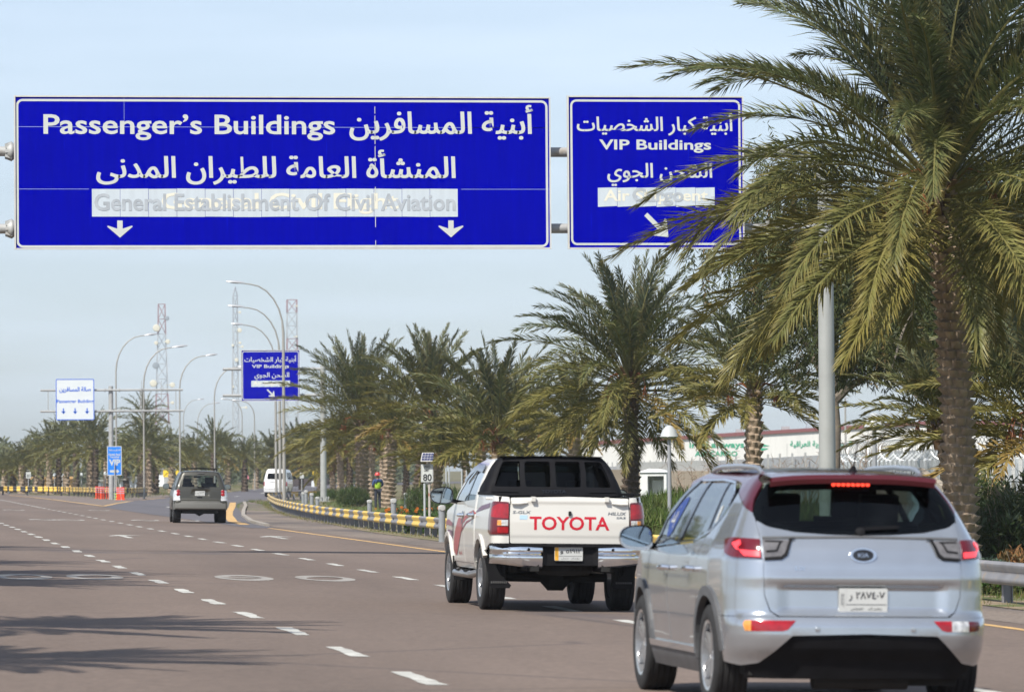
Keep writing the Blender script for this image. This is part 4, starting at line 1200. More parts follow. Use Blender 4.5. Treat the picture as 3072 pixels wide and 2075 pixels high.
def shrub(name, label, cat, X, Y, W_, H, n, cols, seed, ll=.16, lw=.016, group=None, up=1., flowers=None, stems=True):
    rg = random.Random(seed); z0 = bank(X, Y) if X > 14.5 else gz(X)
    o = thing(name, label, cat, (X, Y, z0), 0, group)
    V, F, C = [], [], []
    heads = []
    if stems:
        mb = MB()
        for k in range(16):
            az = rg.uniform(0, 6.28); r_ = W_ * .42 * rg.random() ** .5
            mb.tube([(rg.uniform(-.1, .1), rg.uniform(-.1, .1), 0), (math.cos(az) * r_ * .6, math.sin(az) * r_ * .6, H * .55), (math.cos(az) * r_, math.sin(az) * r_, H * rg.uniform(.7, .95))], [.018, .013, .006], 5)
        mb.build('stem', mat('shrub stem', (.20, .16, .11), .9), o)
    for k in range(n):
        az = rg.uniform(0, 6.28); r_ = W_ * .5 * rg.random() ** .55; h = H * (rg.random() ** .7) * (1 - .45 * (r_ / (W_ * .5)) ** 2) * (.75 + .3 * math.sin(az * 3 + seed) ** 2)
        c = rg.choice(cols); kk = rg.uniform(.7, 1.3); c = tuple(q * kk for q in c)
        cl = np.array([math.cos(az) * r_, math.sin(az) * r_, h])
        for q in range(5):
            d = np.array([rg.uniform(-1, 1), rg.uniform(-1, 1), rg.uniform(-.2, 1.4) * up])
            leaf(V, F, C, cl + d * .03, d, ll * rg.uniform(.6, 1.2), lw, c, rg)
    leaf_obj('foliage', V, F, C, M_LEAF, o)
    if flowers:
        mb = MB()
        for k in range(flowers[1]):
            az = rg.uniform(0, 6.28); r_ = W_ * .48 * rg.random() ** .5; p = Vector((math.cos(az) * r_, math.sin(az) * r_, H * rg.uniform(.75, 1.08)))
            s_ = flowers[2] * rg.uniform(.7, 1.2)
            mb.col = flowers[0]
            for q in range(7):
                a = q * .9; mb.add([p, p + Vector((math.cos(a) * s_, math.sin(a) * s_ * .8 - .01, .3 * s_)), p + Vector((math.cos(a + .7) * s_, math.sin(a + .7) * s_ * .8, .35 * s_))], [(0, 1, 2)])
                mb.add([p + Vector((0, -.01, 0)), p + Vector((math.cos(a) * s_, -.02, math.sin(a) * s_)), p + Vector((math.cos(a + .7) * s_, -.02, math.sin(a + .7) * s_))], [(0, 1, 2)])
        mb.build('flower', M_LEAF, o, smooth=False)
    return o
G_D, G_O, G_B, G_Y = (.045, .075, .022), (.085, .10, .035), (.055, .14, .02), (.16, .15, .05)
def on_verge(px, d): 
    p = at(px, 1500, d); return p.x, p.y
for i, (px, d, W_, H, n, cols, lb, ll) in enumerate((
    (3015, 78, 1.5, 1.35, 900, (G_D, G_O, (.10, .13, .07)), 'tall oleander bush right of the big palm trunk', .17), (3085, 80, 1.6, 1.5, 900, (G_D, G_O, (.14, .13, .08)), 'oleander bush cut by the right picture edge', .17),
    (2950, 86, 1.4, 1.2, 700, (G_D, G_O), 'oleander bush directly behind the big palm trunk', .16), (3050, 74, .7, .55, 260, ((.22, .11, .04), (.14, .10, .04)), 'rusty brown withered shrub before the oleanders', .14),
    (2965, 72.5, .8, .42, 260, ((.075, .115, .085), (.09, .13, .09)), 'blue green low shrub at the foot of the big palm', .10),
    (2700, 96, 1.5, 1.2, 500, (G_D, G_O), 'dark bush between the hatchback roof and the big palm trunk', .16))):
    x, y = on_verge(px, d); shrub('oleander_bush' if 'oleander' in lb else 'shrub', lb, 'shrub', x, y, W_, H, n, cols, 50 + i, ll=ll)
for i, (px, d, lb, fl) in enumerate(((2975, 68.5, 'orange marigold clump between the near guardrail and the blue green shrub', ((.80, .20, .01), 5, .045)), (3060, 69, 'leafy marigold clump at the right picture edge above the guardrail', ((.80, .24, .01), 3, .045)),
        (1340, 138, 'orange marigold bed right beside the bollard nearest the pickup', ((.80, .16, .02), 34, .06)), (1255, 168, 'marigold bed left of the speed sign post', ((.75, .22, .03), 22, .06)), (1380, 142, 'yellow and orange flower bed beneath the pickup mirror', ((.78, .34, .03), 30, .06)),
        (1215, 176, 'dull green flower bed behind the tall round topped bollard', ((.55, .30, .05), 8, .05)), (1420, 150, 'white flowered bed behind the pickup’s front fender', ((.75, .75, .70), 10, .07)))):
    x, y = on_verge(px, d); shrub('flower_clump', lb, 'flowers', x, y, 1.3 if d < 80 else 2.4, .32 if d < 80 else .42, 420, (G_B, G_D, G_O), 70 + i, ll=.09 if d < 80 else .12, lw=.022, flowers=fl, stems=False)
for i, (px, d, W_, H, lb) in enumerate(((2060, 128, 2.6, .5, 'unkempt green grass clump on the bank between pickup and hatchback'), (1985, 118, 2.0, .45, 'grass clump by the pickup’s right tail lamp'), (2140, 120, 2.4, .45, 'dark weedy clump in front of the slim garden lamp'), (1960, 150, 2.2, .4, 'grass clump under the white cabinet'), (2200, 130, 2.2, .45, 'grass clump behind the hatchback’s mirror'),
        (1060, 245, 1.6, .9, 'spiky green clump left of the swollen trunk foot'), (1440, 170, 3.4, 1.0, 'low dark hedge above the pickup mirror'), (1390, 185, 3.0, .9, 'low dark hedge between speed sign and pickup mirror'), (1300, 205, 2.6, 1.2, 'dark shaded bush right behind the speed sign'), (1010, 300, 3.0, .5, 'bright green turf mound right of the distant gantry post'))):
    x, y = on_verge(px, d); shrub('grass_clump' if 'grass' in lb else 'bush', lb, 'plant', x, y, W_, H, 700, ((.095, .155, .028), (.125, .15, .045), (.065, .105, .022)) if d < 160 and px > 1900 else (G_D, G_O, (.07, .11, .03)), 90 + i, ll=.30, lw=.012, up=2.2, stems=False)
# bare thorny bushes before the cargo hall
M_TWIG = mat('bare twig', (.26, .19, .14), .9)
for i, (px, d, H, lb) in enumerate(((2075, 190, 2.3, 'leafless shrub right of the slim garden lamp'), (2150, 200, 2.6, 'leafless shrub in front of the cargo hall lettering'), (2340, 200, 2.4, 'leafless shrub between the peeled palm trunk and the gantry post'), (2420, 190, 2.2, 'leafless shrub left beside the gantry post'), (2590, 150, 2.3, 'leafless reddish shrub right of the gantry post'), (2240, 210, 2.2, 'leafless shrub behind the peeled palm trunk'))):
    rg = random.Random(200 + i); x, y = on_verge(px, d)
    mb = MB()
    for k in range(15):
        az = rg.uniform(0, 6.28); p = Vector((rg.uniform(-.3, .3), rg.uniform(-.3, .3), 0)); el = R(rg.uniform(48, 86)); pth = [p]
        for q in range(6):
            p = p + Vector((math.cos(az) * math.cos(el), math.sin(az) * math.cos(el), math.sin(el))) * H / 6 * rg.uniform(.7, 1.1)
            el += rg.uniform(-.22, .18); az += rg.uniform(-.5, .5); pth.append(p)
            if q > 1:
                for _ in range(2):
                    e = p + Vector((rg.uniform(-1, 1), rg.uniform(-1, 1), rg.uniform(.1, 1))) * H * .16
                    mb.tube([p, (p + e) / 2 + Vector((0, 0, .04)), e], [.010, .008, .004], 4)
        mb.tube(pth, [.022, .019, .016, .013, .011, .008, .005], 5)
    o = mb.build('bare_shrub', M_TWIG, None); o.location = (x, y, bank(x, y) if y < 290 else -.3)
    tag(o, lb, 'shrub', 'leafless shrubs before the cargo hall')
# grass on the verges: uncountable
rg = random.Random(77); V, F, C = [], [], []
def blade(x, y, z, h, c):
    a = rg.uniform(0, 6.28); w_ = .012 + .006 * h; lx, ly = rg.uniform(-.5, .5) * h, rg.uniform(-.5, .5) * h
    n = len(V); V.extend([(x - math.cos(a) * w_, y - math.sin(a) * w_, z - .02), (x + math.cos(a) * w_, y + math.sin(a) * w_, z - .02), (x + lx, y + ly, z + h)]); C.extend([c, c, mixc(c, (.25, .22, .09), .3)]); F.append((n, n + 1, n + 2))
def gcol():
    return tuple(q * rg.uniform(.7, 1.3) for q in mixc((.08, .13, .022), (.16, .155, .055), rg.random() ** 1.6))
for _ in range(26000):
    y = rg.uniform(84, 150); x = rg.uniform(17.2, 24)
    blade(x, y, bank(x, y), rg.uniform(.12, .42), gcol())
for _ in range(9000):
    y = rg.uniform(62, 84); x = rg.uniform(15.0, 19)
    if rg.random() < .5 and x < 15.4: continue
    blade(x, y, bank(x, y), rg.uniform(.05, .16), gcol())
for _ in range(15000):
    y = rg.uniform(120, 300); x = 15.4 + max(0, (y - 150) * .05) + rg.random() ** 1.5 * (6 + (y - 120) * .12)
    blade(x, y, bank(x, y), rg.uniform(.06, .22), gcol())
for _ in range(2600):       # tufts along the barrier foot
    p = pr[rg.randrange(40, len(pr) - 10)]; x, y = p[0] - .2 + rg.uniform(-.35, .35) * rg.random(), p[1] + rg.uniform(-.3, .3)
    blade(x, y, gz(x), rg.uniform(.03, .13), mixc(gcol(), (.26, .21, .10), .5))
for _ in range(3500):       # strip of turf round the gore and far lamps
    t = rg.random(); a = np.array(rl[int(12 + t * 24)]); x, y = a[0] - rg.uniform(.3, 9) , a[1] + rg.uniform(0, 18)
    if x > 15: blade(x, y, -.29, rg.uniform(.1, .35), gcol())
tag(leaf_obj('grass', V, F, C, M_GRASS), kind='stuff')
# ================================================================== VEHICLES
def tab(t):
    a = np.array(t, float); return lambda q: np.interp(q, a[:, 0], a[:, 1])
class Shell:
    """outer skin of a vehicle body: for every height a rounded plan outline; points are addressed by (t, z), t metres round the outline from the tail's middle"""
    def __init__(s, yr, w, taper, rx, ry, bow, nose, z0, z1, nz=70):
        s.zs = np.linspace(z0, z1, nz)
        yr, w, taper, rx, ry, nose = map(tab, (yr, w, taper, rx, ry, nose))
        NS = (24, 18, 60, 14, 10)
        P = []
        for z in s.zs:
            Y0, W, RX, RY, YN = float(yr(z)), float(w(z)), float(rx(z)), float(ry(z)), float(nose(z))
            B = bow
            Wr = W * float(taper(Y0 + RY))
            xa = Wr - RX
            A = np.array([xa, Y0 + B * (xa / W) ** 2]); yb = A[1] + RY
            Bp = np.array([W * float(taper(yb)), yb])
            r1 = [(x, Y0 + B * (x / W) ** 2) for x in np.linspace(0, xa, NS[0])]
            k = .55; sl = 2 * B * xa / W ** 2
            c1 = A + np.array([RX * k * 1.0, RX * k * sl]); c2 = Bp - np.array([0, RY * k])
            tt = np.linspace(0, 1, NS[1] + 1)[1:, None]
            r2_ = (1 - tt) ** 3 * A + 3 * (1 - tt) ** 2 * tt * c1 + 3 * (1 - tt) * tt ** 2 * c2 + tt ** 3 * Bp
            yc = YN - .45
            ys_ = np.linspace(yb, yc, NS[2] + 1)[1:]
            r3 = [(W * float(taper(y)), y) for y in ys_]
            C_ = np.array(r3[-1]); D_ = np.array([C_[0] - .45, YN - .04]); 
            c1 = C_ + np.array([0, .25]); c2 = D_ + np.array([.25, 0])
            tt = np.linspace(0, 1, NS[3] + 1)[1:, None]
            r4 = (1 - tt) ** 3 * C_ + 3 * (1 - tt) ** 2 * tt * c1 + 3 * (1 - tt) * tt ** 2 * c2 + tt ** 3 * D_
            r5 = [(D_[0] * (1 - q), YN - .04 * (1 - q)) for q in np.linspace(0, 1, NS[4] + 1)[1:]]
            P.append(np.array(list(r1) + list(map(tuple, r2_)) + r3 + list(map(tuple, r4)) + r5))
        s.P = np.array(P)                       # nz, nt, 2
        mid = s.P[nz // 3]
        s.ts = np.r_[0, np.cumsum(np.linalg.norm(np.diff(mid, axis=0), axis=1))]
        s.nrear, s.nside = NS[0] + NS[1], NS[0] + NS[1] + NS[2]
    def row(s, z):
        q = np.clip((z - s.zs[0]) / (s.zs[1] - s.zs[0]), 0, len(s.zs) - 1.0001); i = int(q); f = q - i
        return s.P[i] * (1 - f) + s.P[i + 1] * f
    def tx(s, x, z):
        r_ = s.row(z)[:s.nrear]
        return math.copysign(float(np.interp(abs(x), r_[:, 0], s.ts[:s.nrear])), x)
    def ty(s, y, z):
        r_ = s.row(z)[s.nrear - 16:s.nside + 10]
        return float(np.interp(y, r_[:, 1], s.ts[s.nrear - 16:s.nside + 10]))
    def pt(s, t, z):
        r_ = s.row(z); a = abs(t)
        x = float(np.interp(a, s.ts, r_[:, 0])); y = float(np.interp(a, s.ts, r_[:, 1]))
        return Vector((math.copysign(x, t) if t else x * 0 if a < 1e-9 else x, y, z))
    def nrm(s, t, z):
        e = .012
        a = s.pt(t + e, z) - s.pt(t - e, z); b = s.pt(t, min(z + e, s.zs[-1])) - s.pt(t, max(z - e, s.zs[0]))
        n = a.cross(b)
        if n.length < 1e-9: return Vector((0, -1, 0))
        n.normalize()
        return n
    def conv(s, p, sg=1):
        k, v, z = p[:3]
        t = s.tx(v, z) if k == 'x' else s.ty(v, z) if k == 'y' else v
        return (t * sg, z)
def inside(p, poly):
    x, y = p; c = False; j = len(poly) - 1
    for i in range(len(poly)):
        a, b = poly[i], poly[j]
        if (a[1] > y) != (b[1] > y) and x < (b[0] - a[0]) * (y - a[1]) / (b[1] - a[1]) + a[0]: c = not c
        j = i
    return c
def densify(poly, h):
    out = []
    for a, b in zip(poly, poly[1:] + poly[:1]):
        n = max(1, int(math.hypot(b[0] - a[0], b[1] - a[1]) / h))
        out += [(a[0] + (b[0] - a[0]) * k / n, a[1] + (b[1] - a[1]) * k / n) for k in range(n)]
    return out
def rounded(poly, r, n=4):
    """round the corners of a (t,z) polygon"""
    out = []; L = len(poly)
    for i in range(L):
        a, b, c = (np.array(poly[(i + k) % L], float) for k in (-1, 0, 1))
        la, lc = np.linalg.norm(a - b), np.linalg.norm(c - b); q = min(r, la * .45, lc * .45)
        p0, p1 = b + (a - b) / la * q, b + (c - b) / lc * q
        for k in range(n + 1):
            t = k / n; out.append(tuple((1 - t) ** 2 * p0 + 2 * t * (1 - t) * b + t * t * p1))
    return out
def panel(sh, name, poly, m, parent, off=0., th=.018, h=.045, sg=1, rnd=0., fn=None, holes=()):
    """sheet of the body skin cut to an outline"""
    P = [sh.conv(p, sg) for p in poly]
    if rnd: P = rounded(P, rnd)
    bd = densify(P, h); n = len(bd)
    V2 = [Vector(p) for p in bd]; E = [(i, (i + 1) % n) for i in range(n)]
    HB = []
    for hp_ in holes:
        q = densify(rounded([sh.conv(p, sg) for p in hp_], .03), h); HB.append(q)
        o = len(V2); V2 += [Vector(p) for p in q]; E += [(o + i, o + (i + 1) % len(q)) for i in range(len(q))]
    xs_, zs_ = [p[0] for p in bd], [p[1] for p in bd]
    A = np.array(bd + [p for q in HB for p in q])
    z = min(zs_) + h / 2; k = 0
    while z < max(zs_):
        x = min(xs_) + (h / 2 if k % 2 else h)
        while x < max(xs_):
            if inside((x, z), bd) and not any(inside((x, z), q) for q in HB) and np.min(np.hypot(A[:, 0] - x, A[:, 1] - z)) > h * .55: V2.append(Vector((x, z)))
            x += h
        z += h * .87; k += 1
    v, e, f, *_ = delaunay_2d_cdt(V2, E, [], 1, 1e-6)
    v = [tuple(q) for q in v]
    tr = []
    for t in f:
        c = (sum(v[i][0] for i in t) / 3, sum(v[i][1] for i in t) / 3)
        if inside(c, bd) and not any(inside(c, q) for q in HB): tr.append(tuple(t))
    V, N = [], []
    for t, z in v:
        nn = sh.nrm(t, z); o = off + (fn(t, z) if fn else 0)
        V.append(sh.pt(t, z) + nn * o); N.append(nn)
    if fn:      # normals of a dented panel come from the dent too
        for i, (t, z) in enumerate(v):
            e = .008; q = lambda a, b: sh.pt(a, b) + sh.nrm(a, b) * (off + fn(a, b))
            nn = (q(t + e, z) - q(t - e, z)).cross(q(t, z + e) - q(t, z - e))
            if nn.length > 1e-9: N[i] = nn.normalized()
    F = []
    for t in tr:
        a, b, c = (V[i] for i in t)
        F.append(t if (b - a).cross(c - a).dot(N[t[0]]) > 0 else (t[0], t[2], t[1]))
    cnt = {}
    for t in F:
        for i in range(3):
            a, b = t[i], t[(i + 1) % 3]; cnt[(a, b)] = 1
    rim = [(a, b) for (a, b) in cnt if (b, a) not in cnt]
    if th:
        for a, b in rim:
            k = len(V); V += [V[a], V[b], V[b] - N[b] * th, V[a] - N[a] * th]
            ed = (V[b] - V[a]); rn = ed.cross(N[a]); rn = rn.normalized() if rn.length > 1e-9 else N[a]
            N += [rn] * 4; F.append((k + 1, k, k + 3, k + 2))
    me = bpy.data.meshes.new(name); me.from_pydata([tuple(p) for p in V], [], F); me.materials.append(m)
    me.shade_smooth(); me.normals_split_custom_set_from_vertices([tuple(p) for p in N]); me.update()
    o = bpy.data.objects.new(name, me); COL.objects.link(o); o.parent = parent
    return o
def pair(sh, name, poly, m, parent, **k):
    return panel(sh, name, poly, m, parent, sg=-1, **k), panel(sh, name, poly, m, parent, sg=1, **k)
def arc(yc, zc, r, a0, a1, n=12): return [('y', yc + r * math.cos(R(a0 + (a1 - a0) * i / n)), zc + r * math.sin(R(a0 + (a1 - a0) * i / n))) for i in range(n + 1)]
def roof(name, parent, m, ys_, edge, ze, crown, nx=16, th=.02, xin=1.0, sag=3.0):
    """roof sheet: edge(y) half width, ze(y) edge height, crown rise"""
    mb = MB(); rows = []
    for y in ys_:
        W = edge(y) * xin
        rows.append([(W * u, y, ze(y) + crown * (1 - abs(u * xin) ** sag)) for u in np.linspace(-1, 1, nx + 1)])
    k = nx + 1
    mb.add([p for r_ in rows for p in r_], [(i * k + j, i * k + j + 1, (i + 1) * k + j + 1, (i + 1) * k + j) for i in range(len(rows) - 1) for j in range(nx)])
    # underside
    mb.add([(p[0], p[1], p[2] - th) for r_ in rows for p in r_], [(i * k + j, (i + 1) * k + j, (i + 1) * k + j + 1, i * k + j + 1) for i in range(len(rows) - 1) for j in range(nx)])
    L = len(rows) * k
    mb.add([rows[0][j] for j in range(k)] + [(p[0], p[1], p[2] - th) for p in rows[0]], [(j, k + j, k + j + 1, j + 1) for j in range(nx)])
    return mb.build(name, m, parent)
M_TYRE = mat('tyre rubber', (.018, .018, .019), .85, var=.2, vscale=9, bump=.2, bscale=60)
M_RIM = mat('alloy rim', (.42, .43, .45), .32, .85)
M_RIMD = mat('alloy rim dark', (.05, .05, .055), .4, .6)
M_BLK = mat('black plastic', (.010, .010, .0115), .65, spec=.12, var=.2, vscale=8)
M_BLKG = mat('gloss black', (.010, .010, .012), .12, coat=.5)
M_UNDER = mat('underbody', (.012, .0115, .011), .9, var=.3, vscale=6)
M_CHROME = mat('chrome', (.80, .81, .83), .08, 1.0)
M_SEAT = mat('seat cloth', (.035, .035, .04), .8)
M_INT = mat('cabin trim', (.06, .06, .065), .8)
M_RED = mat('tail lamp red', (.30, .004, .010), .14, coat=.6, var=.25, vscale=16)
M_REDD = mat('tail lamp deep red', (.11, .004, .010), .14, coat=.6)
M_LIT = mat('brake lamp lit', (.9, .05, .03), .4, emit=2.2, emitcol=(1, .06, .03))
M_LITS = mat('tail lamp lit', (.75, .04, .05), .3, emit=.75, emitcol=(1, .07, .09), coat=.4)
M_LAMPG = mat('clear lamp grey', (.13, .125, .13), .15, coat=.5, var=.2, vscale=20)
M_AMBER = mat('amber lamp', (.70, .28, .06), .2, coat=.5, var=.25, vscale=25)
M_CLEARL = mat('reversing lamp', (.62, .62, .62), .12, .3, coat=.5, var=.4, vscale=30)
M_PLATE = mat('number plate white', (.50, .51, .50), .45)
M_PLATEY = mat('number plate amber', (.78, .40, .03), .45)
M_INK = mat('plate ink', (.03, .03, .035), .5)
M_MIRG = mat('mirror glass', (.35, .40, .44), .03, 1.0)
def wheel(parent, x, y, r, wd, side, rimr, spokes=10, rim=M_RIM, twin=True):
    o = empty('wheel', (x, y, r), 0, parent)
    Mx = Matrix.Rotation(R(90) * side, 4, 'Y')     # local +z points outwards
    mb = MB(); h = wd / 2
    prof = [(rimr * .96, -h * .9), (rimr * 1.02, -h), (r * .80, -h * 1.04), (r * .93, -h * .98), (r * .985, -h * .80)]
    for k in range(5):
        a = -h * .72 + k * h * .36
        prof += [(r, a - h * .12), (r, a + h * .10), (r * .978, a + h * .12), (r * .978, a + h * .20)]
    prof += [(r, h * .80), (r * .985, h * .88), (r * .93, h * .98), (r * .80, h * 1.04), (rimr * 1.02, h), (rimr * .96, h * .9)]
    mb.lathe(prof, 40, Mx); mb.build('tyre', M_TYRE, o)
    mb = MB()
    mb.lathe([(rimr * 1.0, -h * .9), (rimr * .93, -h * .3), (rimr * .93, h * .5), (rimr * 1.0, h * .96), (rimr * .90, h * .92), (rimr * .88, h * .4)], 36, Mx)
    mb.lathe([(0, h * .72), (rimr * .16, h * .72), (rimr * .2, h * .6), (rimr * .22, h * .3)], 20, Mx)
    for k in range(spokes):
        a = 2 * math.pi * k / spokes + (.14 if twin and k % 2 else -.14 if twin else 0)
        d = Vector((math.cos(a), math.sin(a), 0)); p0 = Mx @ (d * rimr * .12 + Vector((0, 0, h * .62))); p1 = Mx @ (d * rimr * .93 + Vector((0, 0, h * .74)))
        mb.bar(p0, p1, rimr * .11, h * .22, up=Mx @ Vector((0, 0, 1)))
    mb.build('rim', rim, o)
    mb = MB(); mb.lathe([(0, -h * .2), (rimr * .7, -h * .2), (rimr * .7, -h * .1), (0, -h * .1)], 20, Mx); mb.build('brake_disc', M_UNDER, o)
    return o
def mirror_unit(parent, x, y, z, w_, h_, m_case, m_low=None, sg=-1):
    o = empty('door_mirror', (x, y, z), 0, parent)
    mb = MB(); rows = []
    for i in range(9):
        t = i / 8; k = math.sqrt(max(0, 1 - (t * .97) ** 2.6)); rows.append([Vector((w_ / 2 * (abs(math.cos(a)) ** .7) * math.copysign(1, math.cos(a)) * k, .16 * t, h_ / 2 * (abs(math.sin(a)) ** .75) * math.copysign(1, math.sin(a)) * k * (1 - .14 * math.cos(a) * sg))) for a in np.linspace(0, 2 * math.pi, 24, endpoint=False)])
    mb.add([q for r_ in rows for q in r_], [(i * 24 + k, (i + 1) * 24 + k, (i + 1) * 24 + (k + 1) % 24, i * 24 + (k + 1) % 24) for i in range(8) for k in range(24)])
    r0 = rows[0]; mb.add([q * 1 for q in r0] + [Vector((q.x * .9, .012, q.z * .88)) for q in r0], [(k, (k + 1) % 24, 24 + (k + 1) % 24, 24 + k) for k in range(24)])
    mb.bar((-sg * w_ * .35, .08, -h_ * .28), (-sg * (w_ * .5 + .10), .13, -h_ * .42), .07, .05)
    mb.build('mirror_case', m_case, o)
    mb = MB(); mb.add([Vector((q.x * .9, .010, q.z * .88)) for q in r0], [tuple(range(24))]); mb.build('mirror_glass', M_MIRG, o, smooth=False)
    if m_low:
        mb = MB(); mb.add([q + Vector((0, -.004, 0)) for q in r0[12:24]] + [Vector((q.x * .9, -.004, q.z * .72)) for q in r0[12:24]], [(k, k + 1, 13 + k, 12 + k) for k in range(11)]); mb.build('mirror_trim', m_low, o)
def number_plate(parent, cx, y, z, w_, h_, top, low, band=None, fn=None):
    o = empty('number_plate', (cx, y, z), 0, parent)
    mb = MB(); mb.prism(round_rect(-w_ / 2, -h_ / 2, w_ / 2, h_ / 2, .012), 0, .012); mb.build('plate', M_PLATE, o, smooth=False)
    x0 = -w_ / 2 + w_ * .14
    mb = MB(); mb.quad((-w_ / 2 + .004, -.002, -h_ / 2 + .004), (x0, -.002, -h_ / 2 + .004), (x0, -.002, h_ / 2 - .004), (-w_ / 2 + .004, -.002, h_ / 2 - .004)); mb.build('side_band', M_PLATEY if band else M_PLATE, o, smooth=False)
    mb = MB(); words(mb, top, (x0 + .02, -h_ * .02, w_ / 2 - .02, h_ * .36), -.003, bold=.012); mb.build('lettering', M_INK, o, smooth=False)
    mb = MB()
    for t, a, b in ((low[0], .52, .86), (low[1], .12, .42)):
        words(mb, t, (x0 + (w_ / 2 - x0) * a, -h_ * .40, x0 + (w_ / 2 - x0) * b, -h_ * .26), -.003)
    mb.quad((x0, -.0025, -h_ * .17), (w_ / 2 - .008, -.0025, -h_ * .17), (w_ / 2 - .008, -.0025, -h_ * .15), (x0, -.0025, -h_ * .15))
    words(mb, 'I R Q', (-w_ / 2 + .012, -h_ * .3, x0 - .012, h_ * .3), -.0035)
    mb.build('lettering', M_INK, o, smooth=False)
    return o
def seat(parent, x, y, z, w_=.48, h_=.62, m=None, bench=False):
    mb = MB(); m = m or M_SEAT
    mb.box((x, y + .28, z), (w_, .55, .16)); mb.box((x, y, z + h_ / 2), (w_, .14, h_), Matrix.Rotation(R(12), 3, 'X'))
    for q in ((-w_ * .28, w_ * .28) if bench else (0,)):
        mb.box((x + q, y - .08, z + h_ + .10), (.27, .09, .19), Matrix.Rotation(R(10), 3, 'X')); 
        mb.bar((x + q - .06, y - .06, z + h_ - .05), (x + q - .06, y - .07, z + h_ + .1), .015); mb.bar((x + q + .06, y - .06, z + h_ - .05), (x + q + .06, y - .07, z + h_ + .1), .015)
    o = mb.build('seat', m, parent, smooth=False)
    bv = o.modifiers.new('round', 'BEVEL'); bv.width = .035; bv.segments = 3
    return o
def silver(name, col, rough=.22):
    m = bpy.data.materials.new(name); m.use_nodes = True; b = m.node_tree.nodes['Principled BSDF']; t = m.node_tree
    b.inputs['Metallic'].default_value = .75; b.inputs['Roughness'].default_value = rough
    b.inputs['Coat Weight'].default_value = 1.0; b.inputs['Coat Roughness'].default_value = .03
    tcn = t.nodes.new('ShaderNodeTexCoord')
    n = t.nodes.new('ShaderNodeTexNoise'); n.inputs['Scale'].default_value = 3; n.inputs['Detail'].default_value = 6
    r_ = t.nodes.new('ShaderNodeMapRange'); r_.inputs[1].default_value, r_.inputs[2].default_value, r_.inputs[3].default_value, r_.inputs[4].default_value = .3, .7, .93, 1.05
    mm = t.nodes.new('ShaderNodeMixRGB'); mm.blend_type = 'MULTIPLY'; mm.inputs[0].default_value = 1; mm.inputs[1].default_value = (*col, 1)
    t.links.new(tcn.outputs['Object'], n.inputs['Vector']); t.links.new(n.outputs[0], r_.inputs[0]); t.links.new(r_.outputs[0], mm.inputs[2]); t.links.new(mm.outputs[0], b.inputs['Base Color'])
    return m
def mapper(sh, off):
    """(x,z) seen from behind -> point on the tail, proud by off"""
    def f(x, z):
        t = sh.tx(x, z); return sh.pt(t, z) + sh.nrm(t, z) * off
    return f
def sidemap(sh, off, sg):
    def f(y, z):
        t = sh.ty(y, z) * sg; return sh.pt(t, z) + sh.nrm(t, z) * off
    return f

# ------------------------------------------------------------------ silver hatchback with crimson roof
cw = at(2103, 2084, 35.4)
SU = thing('crossover_car', 'silver crossover car with crimson roof edge, nearest the camera', 'car', (0, 0, 0))
hd = R(.9)
M_SIL = silver('silver paint', (.48, .51, .55))
M_CRIM = silver('crimson paint', (.19, .016, .034), .33)
M_CLAD = mat('grey cladding', (.085, .087, .092), .5, var=.15, vscale=7)
gl_side = glass('side glass', (.80, .90, .90), thru=.62, spec=1.7)
gl_rear = glass('rear glass', (.62, .78, .74), thru=.34, spec=.75)
sh = Shell(yr=[(.2, .16), (.34, .10), (.42, .03), (.5, .0), (.60, .005), (.635, .03), (.66, .065), (.84, .075), (.90, .07), (1.0, .085), (1.1, .12), (1.17, .17), (1.22, .215), (1.31, .30), (1.45, .44), (1.56, .55), (1.62, .60)],
           w=[(.2, .86), (.3, .895), (.42, .915), (.6, .925), (.8, .925), (.95, .92), (1.03, .915), (1.12, .885), (1.2, .845), (1.31, .790), (1.42, .732), (1.50, .680), (1.56, .630), (1.60, .58), (1.63, .52)],
           taper=[(-.1, .945), (.3, .965), (.9, 1.0), (1.6, .99), (2.6, .995), (3.6, .985), (4.1, .94), (4.5, .85)],
           rx=[(.2, .30), (.6, .26), (1.0, .25), (1.2, .17), (1.4, .10), (1.62, .08)], ry=[(.2, .36), (.6, .36), (1.0, .40), (1.2, .32), (1.4, .22), (1.62, .18)], bow=.055,
           nose=[(.2, 4.36), (.4, 4.46), (.7, 4.46), (.95, 4.30), (1.05, 4.1), (1.12, 3.8), (1.7, 3.8)], z0=.2, z1=1.63)
RA, FA, AR = .90, 3.57, .415
# glass line
wb = [(.705, 1.33), (.69, 1.285), (.62, 1.245), (.45, 1.212), (.22, 1.197), (0, 1.193)]
win = [('x', a, b) for a, b in wb] + [('x', -a, b) for a, b in wb[::-1][1:]] + [('x', -.66, 1.43), ('x', -.575, 1.535), ('x', -.30, 1.552), ('x', 0, 1.556), ('x', .30, 1.552), ('x', .575, 1.535), ('x', .66, 1.43)]
panel(sh, 'rear_window', win, gl_rear, SU, off=.002, th=0, rnd=.02)
# dark ceramic edge of the glass
rimb = [('x', a * .93, 1.193 + (b - 1.193) * .9 + .03) for a, b in wb]
inner = [('x', a * .93, b + .035) for a, b in wb] + [('x', -a * .93, b + .035) for a, b in wb[::-1][1:]] + [('x', -.60, 1.40), ('x', -.52, 1.49), ('x', 0, 1.505), ('x', .52, 1.49), ('x', .60, 1.40)]
panel(sh, 'window_surround', win, M_BLKG, SU, off=-.004, th=0, holes=[inner])
